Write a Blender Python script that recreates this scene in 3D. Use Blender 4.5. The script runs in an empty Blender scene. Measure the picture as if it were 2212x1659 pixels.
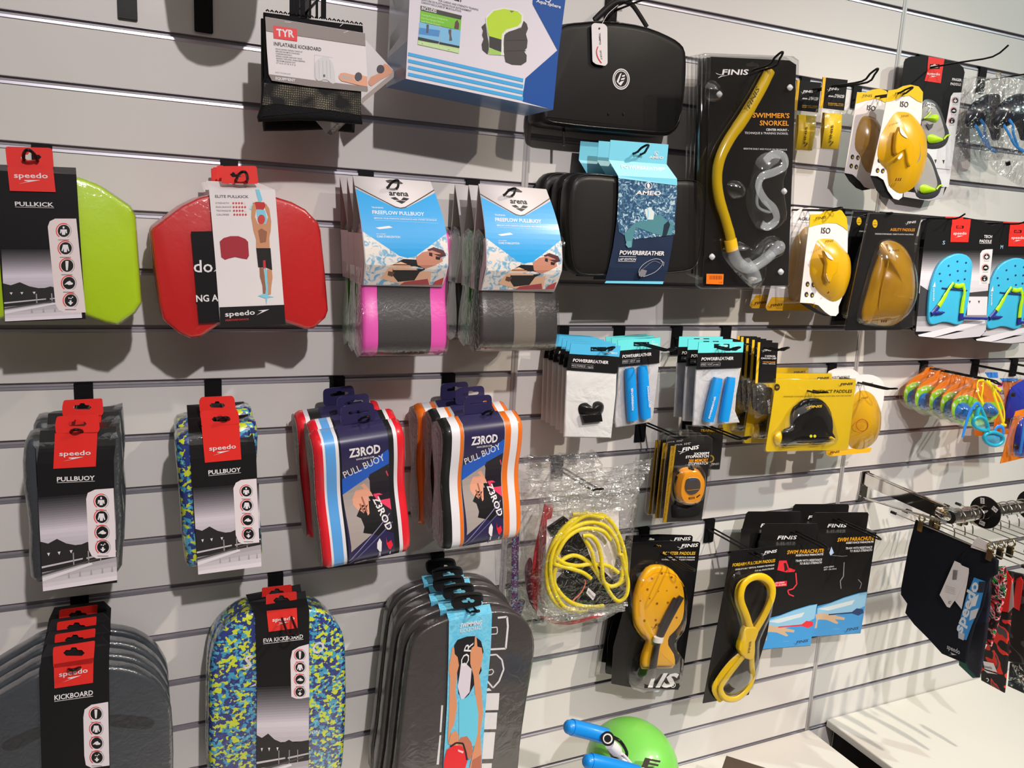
import bpy, bmesh, math, random
from mathutils import Vector, Matrix
random.seed(7)
S = bpy.context.scene
COL = S.collection
# ------------------------------------------------------------ camera, world, lights, exposure
ZOFF = 1.40                                   # height of the reference groove above the floor
FPX, PITCH, YAW, ROLL = 1762.94, -0.189300, 0.441902, 0.055667
CAMP = Vector((0.0, -1.58598, 0.212887 + ZOFF))
_cy, _sy, _cp, _sp, _cr, _sr = math.cos(YAW), math.sin(YAW), math.cos(PITCH), math.sin(PITCH), math.cos(ROLL), math.sin(ROLL)
FW = Vector((_sy*_cp, _cy*_cp, _sp)); _r = Vector((_cy, -_sy, 0)); _u = _r.cross(FW)
RT = _r*_cr + _u*_sr; UP = -_r*_sr + _u*_cr
cam = bpy.data.cameras.new('camera'); camo = bpy.data.objects.new('camera', cam); COL.objects.link(camo)
camo.matrix_world = Matrix(((RT.x, UP.x, -FW.x, CAMP.x), (RT.y, UP.y, -FW.y, CAMP.y), (RT.z, UP.z, -FW.z, CAMP.z), (0, 0, 0, 1)))
cam.sensor_width = 36.0; cam.sensor_fit = 'HORIZONTAL'; cam.lens = FPX/2212*36.0; cam.clip_start = 0.02
S.camera = camo
S.view_settings.view_transform = 'Standard'; S.view_settings.look = 'None'
S.view_settings.exposure = 0.0; S.view_settings.gamma = 1.0; S.view_settings.use_curve_mapping = False
w = bpy.data.worlds.new('store_ambient'); S.world = w; w.use_nodes = True
w.node_tree.nodes['Background'].inputs[0].default_value = (0.9, 0.93, 1.0, 1); w.node_tree.nodes['Background'].inputs[1].default_value = 0.2
try:
    S.cycles.transparent_max_bounces = 20; S.cycles.max_bounces = 7; S.cycles.glossy_bounces = 3; S.cycles.diffuse_bounces = 3
except Exception: pass
def spot(name, loc, aim, watts, color, size, blend, radius):
    l = bpy.data.lights.new(name, 'SPOT'); l.energy = watts; l.color = color; l.spot_size = math.radians(size); l.spot_blend = blend; l.shadow_soft_size = radius
    o = bpy.data.objects.new(name, l); COL.objects.link(o); o.location = loc
    o.rotation_euler = (Vector(aim) - Vector(loc)).to_track_quat('-Z', 'Y').to_euler()
    return o
def area(name, loc, aim, watts, color, sx, sy):
    l = bpy.data.lights.new(name, 'AREA'); l.shape = 'RECTANGLE'; l.size = sx; l.size_y = sy; l.energy = watts; l.color = color
    o = bpy.data.objects.new(name, l); COL.objects.link(o); o.location = loc
    o.rotation_euler = (Vector(aim) - Vector(loc)).to_track_quat('-Z', 'Y').to_euler()
    return o
spot('ceiling_spot_lamp', (0.42, -3.8, 3.65), (0.75, 0, 0.2), 410, (1.0, 0.935, 0.92), 70, 0.95, 0.045)
spot('ceiling_spot_lamp', (2.4, -2.3, 3.7), (1.2, 0, 0.2), 350, (1.0, 0.89, 0.73), 54, 0.95, 0.04)
spot('ceiling_spot_lamp', (4.0, -2.2, 3.7), (2.8, 0, 1.15), 215, (0.84, 1.0, 0.92), 60, 0.6, 0.04)
area('ambient_fill_panel', (1.0, -3.0, 3.88), (1.0, -3.0, 0), 50, (1.0, 0.95, 0.93), 5.0, 3.5)  # added fill lamp for the ambient level, not a known ceiling fixture

# ------------------------------------------------------------ materials
def lin(c):
    c = c/255.0
    return c/12.92 if c <= 0.04045 else ((c+0.055)/1.055)**2.4
K = 1.35
def rgb(c, k=None):
    k = K if k is None else k
    t = [lin(v)*k for v in c[:3]]; mx = max(t)
    if mx > .86: t = [v*.86/mx for v in t]
    if mx < .05: t = [v*(.28+.72*mx/.05) for v in t]
    return tuple(max(.0025, v) for v in t) + (1.0,)
_M = {}
def mat(name, c=(128, 128, 128), rough=0.5, metal=0.0, var=0.06, vs=30.0, bump=0.0, bs=200.0, coat=0.0, alpha=1.0, k=None, ior=1.5):
    if name in _M: return _M[name]
    m = bpy.data.materials.new(name); m.use_nodes = True; _M[name] = m
    nt = m.node_tree; b = nt.nodes['Principled BSDF']
    tc = nt.nodes.new('ShaderNodeTexCoord'); n = nt.nodes.new('ShaderNodeTexNoise'); n.inputs['Scale'].default_value = vs; n.inputs['Detail'].default_value = 3
    nt.links.new(tc.outputs['Object'], n.inputs['Vector'])
    mx = nt.nodes.new('ShaderNodeMix'); mx.data_type = 'RGBA'; nt.links.new(n.outputs['Fac'], mx.inputs[0])
    base = rgb(c, k)
    mx.inputs[6].default_value = tuple(v*(1-var) for v in base[:3])+(1,); mx.inputs[7].default_value = tuple(min(0.9, v*(1+var)) for v in base[:3])+(1,)
    nt.links.new(mx.outputs[2], b.inputs['Base Color'])
    b.inputs['Roughness'].default_value = rough; b.inputs['Metallic'].default_value = metal; b.inputs['Coat Weight'].default_value = coat; b.inputs['Coat Roughness'].default_value = 0.12
    b.inputs['IOR'].default_value = ior
    if max(base[:3]) < .03: b.inputs['Specular IOR Level'].default_value = .22; b.inputs['Coat Weight'].default_value = coat*.5
    if True: b.inputs['Alpha'].default_value = alpha
    if bump > 0:
        n2 = nt.nodes.new('ShaderNodeTexNoise'); n2.inputs['Scale'].default_value = bs; n2.inputs['Detail'].default_value = 4
        nt.links.new(tc.outputs['Object'], n2.inputs['Vector'])
        bp = nt.nodes.new('ShaderNodeBump'); bp.inputs['Strength'].default_value = bump; bp.inputs['Distance'].default_value = 0.004
        nt.links.new(n2.outputs['Fac'], bp.inputs['Height']); nt.links.new(bp.outputs['Normal'], b.inputs['Normal'])
        if coat > 0: nt.links.new(bp.outputs['Normal'], b.inputs['Coat Normal'])
    return m
def film(name, tint=(255, 255, 255), base=0.05, edge=0.55, wr=0.0, ws=40.0, rough=0.08, milk=0.0):
    """clear plastic: see-through, glossy at grazing angles, optional wrinkles and milkiness"""
    if name in _M: return _M[name]
    m = bpy.data.materials.new(name); m.use_nodes = True; _M[name] = m
    nt = m.node_tree; nt.nodes.remove(nt.nodes['Principled BSDF']); out = nt.nodes['Material Output']
    tr = nt.nodes.new('ShaderNodeBsdfTransparent'); tr.inputs[0].default_value = tuple(lin(v) for v in tint)+(1,)
    gl = nt.nodes.new('ShaderNodeBsdfGlossy'); gl.inputs['Roughness'].default_value = rough; gl.inputs['Color'].default_value = (0.9, 0.9, 0.9, 1)
    lw = nt.nodes.new('ShaderNodeLayerWeight'); lw.inputs['Blend'].default_value = 0.35
    mr = nt.nodes.new('ShaderNodeMapRange'); mr.inputs['To Min'].default_value = base; mr.inputs['To Max'].default_value = edge
    nt.links.new(lw.outputs['Facing'], mr.inputs['Value'])
    mix = nt.nodes.new('ShaderNodeMixShader'); nt.links.new(mr.outputs[0], mix.inputs[0]); nt.links.new(tr.outputs[0], mix.inputs[1]); nt.links.new(gl.outputs[0], mix.inputs[2])
    tc = nt.nodes.new('ShaderNodeTexCoord'); n = nt.nodes.new('ShaderNodeTexNoise'); n.inputs['Scale'].default_value = ws; n.inputs['Detail'].default_value = 3; n.inputs['Distortion'].default_value = 1.2
    nt.links.new(tc.outputs['Object'], n.inputs['Vector'])
    if wr > 0:
        bp = nt.nodes.new('ShaderNodeBump'); bp.inputs['Strength'].default_value = wr; bp.inputs['Distance'].default_value = 0.02
        nt.links.new(n.outputs['Fac'], bp.inputs['Height']); nt.links.new(bp.outputs['Normal'], gl.inputs['Normal']); nt.links.new(bp.outputs['Normal'], lw.inputs['Normal'])
    last = mix
    if milk > 0:
        df = nt.nodes.new('ShaderNodeBsdfDiffuse')
        if wr > 0: nt.links.new(bp.outputs['Normal'], df.inputs['Normal'])
        df.inputs[0].default_value = tuple(min(.8, lin(v)) for v in tint)+(1,)
        m2 = nt.nodes.new('ShaderNodeMixShader'); m2.inputs[0].default_value = milk; nt.links.new(mix.outputs[0], m2.inputs[1]); nt.links.new(df.outputs[0], m2.inputs[2]); last = m2
    nt.links.new(last.outputs[0], out.inputs[0])
    return m
def print_mat(name='printed_ink', rough=0.4, coat=0.15):
    if name in _M: return _M[name]
    m = bpy.data.materials.new(name); m.use_nodes = True; _M[name] = m
    nt = m.node_tree; b = nt.nodes['Principled BSDF']
    a = nt.nodes.new('ShaderNodeAttribute'); a.attribute_name = 'Col'; nt.links.new(a.outputs['Color'], b.inputs['Base Color'])
    n = nt.nodes.new('ShaderNodeTexNoise'); n.inputs['Scale'].default_value = 80
    mr = nt.nodes.new('ShaderNodeMapRange'); mr.inputs['To Min'].default_value = rough-.05; mr.inputs['To Max'].default_value = rough+.05
    nt.links.new(n.outputs['Fac'], mr.inputs['Value']); nt.links.new(mr.outputs[0], b.inputs['Roughness'])
    b.inputs['Coat Weight'].default_value = coat; b.inputs['Coat Roughness'].default_value = 0.15
    return m
def ramp_mat(name, stops, scale=40, kind='noise', detail=4, dist=1.5, rough=0.4, const=True, coat=0.0, bump=0.0, warp=0.0, stretch=(1, 1, 1)):
    """multi-colour pattern from noise or warped voronoi cells through a colour ramp"""
    if name in _M: return _M[name]
    m = bpy.data.materials.new(name); m.use_nodes = True; _M[name] = m
    nt = m.node_tree; b = nt.nodes['Principled BSDF']; tc = nt.nodes.new('ShaderNodeTexCoord')
    mp = nt.nodes.new('ShaderNodeMapping'); mp.inputs['Scale'].default_value = stretch; nt.links.new(tc.outputs['Object'], mp.inputs[0]); vec = mp.outputs[0]
    if warp > 0:
        nn = nt.nodes.new('ShaderNodeTexNoise'); nn.inputs['Scale'].default_value = scale*0.9; nn.inputs['Detail'].default_value = 2; nt.links.new(vec, nn.inputs['Vector'])
        vm = nt.nodes.new('ShaderNodeVectorMath'); vm.operation = 'MULTIPLY_ADD'; vm.inputs[1].default_value = (warp,)*3
        nt.links.new(nn.outputs['Color'], vm.inputs[0]); nt.links.new(vec, vm.inputs[2]); vec = vm.outputs[0]
    if kind == 'noise':
        t = nt.nodes.new('ShaderNodeTexNoise'); t.inputs['Scale'].default_value = scale; t.inputs['Detail'].default_value = detail; t.inputs['Distortion'].default_value = dist; o = t.outputs['Fac']
    else:
        t = nt.nodes.new('ShaderNodeTexVoronoi'); t.inputs['Scale'].default_value = scale
        sp = nt.nodes.new('ShaderNodeSeparateColor'); nt.links.new(t.outputs['Color'], sp.inputs[0]); o = sp.outputs[0]
    nt.links.new(vec, t.inputs['Vector'])
    r = nt.nodes.new('ShaderNodeValToRGB'); r.color_ramp.interpolation = 'CONSTANT' if const else 'LINEAR'
    e = r.color_ramp.elements
    while len(e) < len(stops): e.new(0.5)
    for i, (p, c) in enumerate(stops): e[i].position = p; e[i].color = rgb(c)
    nt.links.new(o, r.inputs[0]); nt.links.new(r.outputs[0], b.inputs['Base Color'])
    b.inputs['Roughness'].default_value = rough; b.inputs['Coat Weight'].default_value = coat; b.inputs['Coat Roughness'].default_value = .1
    if bump > 0:
        n2 = nt.nodes.new('ShaderNodeTexNoise'); n2.inputs['Scale'].default_value = 60; nt.links.new(tc.outputs['Object'], n2.inputs['Vector'])
        bp = nt.nodes.new('ShaderNodeBump'); bp.inputs['Strength'].default_value = bump; bp.inputs['Distance'].default_value = 0.004
        nt.links.new(n2.outputs['Fac'], bp.inputs['Height']); nt.links.new(bp.outputs['Normal'], b.inputs['Coat Normal'])
    return m

# ------------------------------------------------------------ geometry helpers
def link_mesh(name, verts, faces, m, parent=None, smooth=False, mats=None, fm=None):
    me = bpy.data.meshes.new(name); me.from_pydata([tuple(v) for v in verts], [], faces)
    for mm in (mats or [m]): me.materials.append(mm)
    if fm:
        for p, i in zip(me.polygons, fm): p.material_index = i
    if smooth: me.polygons.foreach_set('use_smooth', [True]*len(me.polygons))
    me.update()
    o = bpy.data.objects.new(name, me); COL.objects.link(o)
    if parent: o.parent = parent
    return o
def fixn(o):
    bm = bmesh.new(); bm.from_mesh(o.data); bmesh.ops.recalc_face_normals(bm, faces=bm.faces); bm.to_mesh(o.data); bm.free(); return o
def tag(o, label=None, cat=None, group=None, kind=None):
    if label: o['label'] = label
    if cat: o['category'] = cat
    if group: o['group'] = group
    if kind: o['kind'] = kind
    return o
def catmull(pts, k=4, closed=True):
    n = len(pts); out = []
    rng = range(n) if closed else range(n-1)
    g = (lambda i: pts[i % n]) if closed else (lambda i: pts[max(0, min(n-1, i))])
    for i in rng:
        p0, p1, p2, p3 = g(i-1), g(i), g(i+1), g(i+2)
        for j in range(k):
            t = j/k
            out.append(tuple(0.5*((2*b)+(-a+c)*t+(2*a-5*b+4*c-d)*t*t+(-a+3*b-3*c+d)*t**3) for a, b, c, d in zip(p0, p1, p2, p3)))
    if not closed: out.append(tuple(pts[-1]))
    return out
def area2(p): return sum(p[i][0]*p[(i+1) % len(p)][1]-p[(i+1) % len(p)][0]*p[i][1] for i in range(len(p)))
def inset(pts, r):
    n = len(pts); out = []
    for i in range(n):
        a = Vector(pts[i-1][:2]); b = Vector(pts[i][:2]); c = Vector(pts[(i+1) % n][:2])
        e1 = (b-a); e2 = (c-b)
        if e1.length < 1e-9 or e2.length < 1e-9: out.append((b.x, b.y)); continue
        e1.normalize(); e2.normalize()
        n1 = Vector((-e1.y, e1.x)); n2 = Vector((-e2.y, e2.x)); s = n1+n2
        if s.length < 1e-6: s = n1
        s.normalize(); d = r/max(0.5, s.dot(n1))
        out.append((b.x+s.x*d, b.y+s.y*d))
    return out
def rounded(pts, r, k=4):
    """polygon with its corners rounded by radius r"""
    n = len(pts); out = []
    for i in range(n):
        a = Vector(pts[i-1]); b = Vector(pts[i]); c = Vector(pts[(i+1) % n])
        d1 = (a-b); d2 = (c-b); l = min(r, d1.length*.49, d2.length*.49)
        p = b+d1.normalized()*l; q = b+d2.normalized()*l
        for j in range(k+1):
            t = j/k; v = p*(1-t)**2+b*2*t*(1-t)+q*t*t
            out.append(tuple(v))
    return out
def loft(name, loops, m, parent=None, cap=(True, True), smooth=True, sharp=False):
    n = len(loops[0]); vs = [v for l in loops for v in l]; fs = []
    for i in range(len(loops)-1):
        for j in range(n):
            a = i*n+j; b = i*n+(j+1) % n; fs.append((a, b, b+n, a+n))
    if cap[0]: fs.append(tuple(range(n-1, -1, -1)))
    if cap[1]: fs.append(tuple(range((len(loops)-1)*n, len(loops)*n)))
    o = link_mesh(name, vs, fs, m, parent, smooth=smooth); fixn(o)
    if smooth:
        try: o.data.set_sharp_from_angle(angle=math.radians(50))
        except Exception: pass
    return o
def slab2(name, pts, z0, z1, m, parent=None, r=0.0, rb=None, steps=3):
    """solid plate: outline pts (local xy), back z0, front z1, rounded edges of radius r"""
    if area2(pts) < 0: pts = pts[::-1]
    rb = r if rb is None else rb
    L = []
    if rb > 0:
        for i in range(steps): a = i/steps*math.pi/2; L.append([(x, y, z0+rb*(1-math.sin(a))) for x, y in inset(pts, rb*(1-math.cos(a)))])
        L = []
        for i in range(steps+1):
            a = i/steps*math.pi/2; L.append([(x, y, z0+rb*(1-math.sin(a))) for x, y in inset(pts, rb*(1-math.sin(math.pi/2-a)))])
        L = L[::-1]
    else: L.append([(x, y, z0) for x, y in pts])
    if r > 0:
        for i in range(steps+1):
            a = i/steps*math.pi/2; L.append([(x, y, z1-r*(1-math.cos(a))) if False else (x, y, z1-r+r*math.sin(a)) for x, y in inset(pts, r*(1-math.cos(a)))])
    else: L.append([(x, y, z1) for x, y in pts])
    return loft(name, L, m, parent)
def tube3(name, pts, r, m, parent=None, n=8, k=4, closed=False, caps=True, flat=1.0, rs=None):
    """round (or flattened) tube along 3-D points"""
    P = [Vector(p) for p in (catmull(pts, k, closed) if k > 1 else pts)]
    N = len(P); loops = []
    prev = None
    for i, p in enumerate(P):
        t = (P[(i+1) % N]-P[i-1]) if closed else (P[min(N-1, i+1)]-P[max(0, i-1)])
        if t.length < 1e-9: t = Vector((0, 0, 1))
        t.normalize()
        if prev is None:
            a = Vector((0, 0, 1)) if abs(t.z) < .9 else Vector((1, 0, 0))
            u = t.cross(a).normalized()
        else:
            u = prev-t*prev.dot(t)
            if u.length < 1e-6: u = t.orthogonal()
            u.normalize()
        prev = u; v = t.cross(u)
        rr = r if rs is None else rs[min(len(rs)-1, int(i/max(1, N-1)*(len(rs)-1)+.5))]
        loops.append([tuple(p+u*math.cos(2*math.pi*j/n)*rr+v*math.sin(2*math.pi*j/n)*rr*flat) for j in range(n)])
    if closed:
        nn = n; vs = [q for l in loops for q in l]; fs = []
        for i in range(N):
            for j in range(nn):
                a = i*nn+j; b = i*nn+(j+1) % nn; c = ((i+1) % N)*nn
                fs.append((a, b, c+(j+1) % nn, c+j))
        return fixn(link_mesh(name, vs, fs, m, parent, smooth=True))
    return loft(name, loops, m, parent, cap=(caps, caps))
def boxm(name, x0, x1, y0, y1, z0, z1, m, parent=None, bev=0.0):
    bm = bmesh.new(); bmesh.ops.create_cube(bm, size=1)
    for v in bm.verts: v.co = Vector(((x0+x1)/2+v.co.x*(x1-x0), (y0+y1)/2+v.co.y*(y1-y0), (z0+z1)/2+v.co.z*(z1-z0)))
    if bev > 0: bmesh.ops.bevel(bm, geom=bm.edges[:], offset=bev, segments=2, affect='EDGES')
    me = bpy.data.meshes.new(name); bm.to_mesh(me); bm.free(); me.materials.append(m)
    o = bpy.data.objects.new(name, me); COL.objects.link(o)
    if parent: o.parent = parent
    return o
# ------------------------------------------------------------ crop frames of the photograph -> photo pixels
def FR(x0, y0, s): return lambda p: (x0+p[0]/s, y0+p[1]/s)
Z0 = lambda p: p
def rayd(px): return FW*FPX+RT*(px[0]-1106)-UP*(px[1]-829.5)
def wallpt(px, d):
    r = rayd(px); t = (-d-CAMP.y)/r.y; return CAMP+r*t
_T = {}
def glyphs(s, bold):
    key = (s, bold)
    if key in _T: return _T[key]
    c = bpy.data.curves.new('t', 'FONT'); c.body = s; c.offset = 0.011*bold; c.resolution_u = 2; c.fill_mode = 'FRONT'
    o = bpy.data.objects.new('t', c); me = bpy.data.meshes.new_from_object(o)
    V = [(v.co.x, v.co.y) for v in me.vertices]; F = [tuple(p.vertices) for p in me.polygons]
    bpy.data.objects.remove(o); bpy.data.curves.remove(c); bpy.data.meshes.remove(me)
    if not V: V = [(0, 0), (1, 0), (1, 1)]; F = []
    x0 = min(v[0] for v in V); x1 = max(v[0] for v in V)
    V = [((v[0]-x0)/(x1-x0), v[1]/0.729) for v in V]
    _T[key] = (V, F); return _T[key]
class It:
    """one thing: an empty at its hanging point, parts as children, drawn in crop-of-photo coordinates that are cast onto its own plane in the room"""
    def __init__(s, name, label, cat, ref, d, fr=Z0, group=None, yaw=0, tilt=0, roll=0, plane=None):
        s.fr = fr; s.d = d; s.refpx = fr(ref)
        o = wallpt(s.refpx, d) if plane is None else plane
        s.M = Matrix.Translation(o) @ Matrix.Rotation(yaw, 4, 'Z') @ Matrix.Rotation(tilt, 4, 'X') @ Matrix.Rotation(roll, 4, 'Y') @ Matrix(((1, 0, 0, 0), (0, 0, -1, 0), (0, 1, 0, 0), (0, 0, 0, 1)))
        s.Mi = s.M.inverted(); s.root = bpy.data.objects.new(name, None); s.root.empty_display_size = .02; COL.objects.link(s.root); s.root.matrix_world = s.M
        tag(s.root, label, cat, group); s.z = 0.0; s.V = []; s.F = []; s.C = []; s.zf = None
        s.Lc = s.Mi @ CAMP; s.R3 = s.Mi.to_3x3()
    def p(s, q, z=0.0):
        r = s.R3 @ rayd(s.fr(q)); t = (z-s.Lc.z)/r.z; v = s.Lc+r*t; return (v.x, v.y)
    def p3(s, q, z=0.0): x, y = s.p(q, z); return (x, y, z)
    def PP(s, pts, z=0.0): return [s.p(q, z) for q in pts]
    def slab(s, name, pts, z0, z1, m, r=0.0, sm=0, rnd=0, parent=None, rb=None):
        P = s.PP(pts, z1)
        if sm: P = catmull(P, sm)
        if rnd: P = rounded(P, rnd)
        return slab2(name, P, z0, z1, m, parent or s.root, r, rb)
    def card(s, name, pts, z, m, th=0.0012, rnd=0, holes=(), parent=None, sm=0):
        """thin card with real holes cut through it"""
        c = bpy.data.curves.new('c', 'CURVE'); c.dimensions = '2D'; c.fill_mode = 'BOTH'; c.extrude = th/2
        P = s.PP(pts, z)
        if rnd: P = rounded(P, rnd)
        if sm: P = catmull(P, sm)
        for loop in [P]+[s.PP(h, z) for h in holes]:
            sp = c.splines.new('POLY'); sp.points.add(len(loop)-1)
            for i, q in enumerate(loop): sp.points[i].co = (q[0], q[1], 0, 1)
            sp.use_cyclic_u = True
        t = bpy.data.objects.new('c', c); me = bpy.data.meshes.new_from_object(t); bpy.data.objects.remove(t); bpy.data.curves.remove(c)
        for v in me.vertices: v.co.z += z-th/2
        me.name = name; me.materials.clear(); me.materials.append(m)
        o = bpy.data.objects.new(name, me); COL.objects.link(o); o.parent = parent or s.root; return o
    def sheet(s, name, rows, m, th=0.0012, parent=None, smooth=False):
        """bent card: rows of ((xl,yl),(xr,yr),z)"""
        n = len(rows); vs = []; fs = []
        for (a, b, z) in rows: vs += [s.p3(a, z), s.p3(b, z)]
        for (a, b, z) in rows:
            p = s.p3(a, z); q = s.p3(b, z); vs += [(p[0], p[1], z-th), (q[0], q[1], z-th)]
        for i in range(n-1):
            a = 2*i; fs.append((a, a+2, a+3, a+1)); c = 2*n+2*i; fs.append((c, c+1, c+3, c+2)); fs.append((a, c, c+2, a+2)); fs.append((a+1, a+3, c+3, c+1))
        fs.append((0, 1, 2*n+1, 2*n)); fs.append((2*n-2, 4*n-2, 4*n-1, 2*n-1))
        return fixn(link_mesh(name, vs, fs, m, parent or s.root, smooth=smooth))
    def tube(s, name, pts, r, m, n=8, k=4, closed=False, parent=None, flat=1.0, rs=None):
        return tube3(name, [s.p3(q[:2], q[2]) for q in pts], r, m, parent or s.root, n, k, closed, flat=flat, rs=rs)
    def quadbox(s, name, pts, z0, z1, m, bev=0.0, parent=None): return s.slab(name, pts, z0, z1, m, r=bev, parent=parent)
    # ---- flat print
    def at(s, z, zf=None): s.z = z+0.0002; s.zf = zf; return s
    def _add(s, V, F, C):
        b = len(s.V)
        if s.zf:
            s.V += [(x, y, s.zf(x, y)+s.z) for x, y in V]
        else: s.V += [(x, y, s.z) for x, y in V]
        s.F += [tuple(i+b for i in f) for f in F]; s.C += C; s.z += 0.000015
    def zq(s, q):
        if not s.zf: return s.p(q, s.z)
        x, y = s.p(q, 0)
        for _ in range(3): x, y = s.p(q, s.zf(x, y))
        return (x, y)
    def poly(s, pts, c, sm=0):
        P = [s.zq(q) for q in pts]
        if sm: P = catmull(P, sm)
        if s.zf and len(P) == 4:
            n = 8; V = []; F = []
            for i in range(n+1):
                t = i/n
                for a, b in ((P[0], P[3]), (P[1], P[2])): V.append((a[0]+(b[0]-a[0])*t, a[1]+(b[1]-a[1])*t))
            F = [(2*i, 2*i+1, 2*i+3, 2*i+2) for i in range(n)]
            s._add(V, F, [rgb(c)]*n); return
        s._add(P, [tuple(range(len(P)))], [rgb(c)])
    def grad(s, a, b, c, d, c0, c1, n=6, mid=None):
        """vertical gradient print, a b top corners, c d bottom-right, bottom-left"""
        A, B, C_, D = [s.zq(q) for q in (a, b, c, d)]; V = []; F = []; CC = []
        for i in range(n+1):
            t = i/n; V += [(A[0]+(D[0]-A[0])*t, A[1]+(D[1]-A[1])*t), (B[0]+(C_[0]-B[0])*t, B[1]+(C_[1]-B[1])*t)]
        for i in range(n):
            t = (i+.5)/n; F.append((2*i, 2*i+1, 2*i+3, 2*i+2)); CC.append(rgb(tuple(x+(y-x)*t for x, y in zip(c0, c1))))
        s._add(V, F, CC)
    def ell(s, cx, cy, rx, ry, c, n=20): s.poly([(cx+rx*math.cos(2*math.pi*i/n), cy+ry*math.sin(2*math.pi*i/n)) for i in range(n)], c)
    def line(s, pts, w, c, sm=0):
        if sm: pts = catmull(pts, sm, False)
        for a, b in zip(pts[:-1], pts[1:]):
            dx, dy = b[0]-a[0], b[1]-a[1]; l = math.hypot(dx, dy) or 1; nx, ny = -dy/l*w/2, dx/l*w/2
            s.poly([(a[0]+nx, a[1]+ny), (b[0]+nx, b[1]+ny), (b[0]-nx, b[1]-ny), (a[0]-nx, a[1]-ny)], c); s.z -= 0.000015
        s.z += 0.000015
    def arc(s, cx, cy, r, w, a0, a1, c, n=10):
        pts = [(cx+r*math.cos(math.radians(a0+(a1-a0)*i/n)), cy-r*math.sin(math.radians(a0+(a1-a0)*i/n))) for i in range(n+1)]
        pin = [(cx+(r-w)*math.cos(math.radians(a0+(a1-a0)*i/n)), cy-(r-w)*math.sin(math.radians(a0+(a1-a0)*i/n))) for i in range(n, -1, -1)]
        s.poly(pts+pin, c)
    def text(s, t, a, b, h, c, bold=1.0, it=0.0, up=None):
        """baseline from a to b, cap height h (all in crop px)"""
        A = Vector(s.zq(a)); B = Vector(s.zq(b)); U = B-A
        hl = (Vector(s.zq((a[0], a[1]-h)))-A).length
        V_ = Vector((-U.y, U.x)).normalized()*hl
        if V_.y < 0 and abs(V_.y) > abs(V_.x) and U.x > 0: V_ = -V_
        G, F = glyphs(t, bold)
        V = [tuple(A+U*x+V_*y+U.normalized()*(it*y*hl)) for x, y in G]
        s._add(V, F, [rgb(c)]*len(F))
    def done(s, m=None, name='print', parent=None):
        if not s.V: return
        me = bpy.data.meshes.new(name); me.from_pydata(s.V, [], s.F); me.materials.append(m or print_mat())
        ca = me.color_attributes.new('Col', 'FLOAT_COLOR', 'CORNER'); buf = []
        for p, c in zip(me.polygons, s.C): buf += list(c)*p.loop_total
        ca.data.foreach_set('color', buf)
        o = bpy.data.objects.new(name, me); COL.objects.link(o); o.parent = parent or s.root; s.V = []; s.F = []; s.C = []
        return o
    def patch(s, name, pts, z, m, sm=0):
        P = s.PP(pts, z)
        if sm: P = catmull(P, sm)
        if area2(P) < 0: P = P[::-1]
        return link_mesh(name, [(x, y, z) for x, y in P], [tuple(range(len(P)))], m, s.root)
    # ---- repeats on the same hook
    def copy(s, ref, d, label, skip=()):
        """copy thing and parts so that its reference point sits on crop pixel ref at depth d"""
        o = wallpt(s.fr(ref), d); r = s.root.copy(); COL.objects.link(r)
        M = s.M.copy(); M.translation = o; r.matrix_world = M; r['label'] = label
        for ch in list(s.root.children):
            if ch.name.split('.')[0] in skip: continue
            c = ch.copy(); COL.objects.link(c); c.parent = r
            for g in ch.children: e = g.copy(); COL.objects.link(e); e.parent = c
        return r
def mirx(pts, c0, c1):
    """mirror a crop outline across the axis through c0, c1"""
    out = []
    for x, y in pts:
        t = (y-c0[1])/(c1[1]-c0[1]); cx = c0[0]+(c1[0]-c0[0])*t; out.append((2*cx-x, y))
    return out[::-1]
W_ = (232, 228, 230); BK = (28, 27, 28); RED = (228, 48, 42); YEL = (250, 205, 30); ORG = (250, 165, 40)
def speedo(i, a, b, h, c=W_, arrow=True):
    i.text('speedo', a, b, h, c, 1.2)
    if arrow:
        dx, dy = b[0]-a[0], b[1]-a[1]
        f = lambda u, v: (a[0]+dx*u, a[1]+dy*u+h*v)
        i.poly([f(.30, .42), f(.78, .38), f(.12, 1.15), f(.42, .72), f(.30, .55)], c)
def finis(i, a, b, h, c=W_):
    i.text('FINIS', (a[0]+(b[0]-a[0])*.2, a[1]+(b[1]-a[1])*.2), b, h, c, 2.2, .25)
    dx, dy = b[0]-a[0], b[1]-a[1]; f = lambda u, v: (a[0]+dx*u, a[1]+dy*u-h*v)
    i.poly([f(0, .35), f(.12, .05), f(.28, .0), f(.14, -.05), f(.05, .1)], c)
    i.poly([f(.08, -.55), f(.18, -.2), f(.42, -.1), f(.2, -.32), f(.1, -.6)], c)
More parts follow.
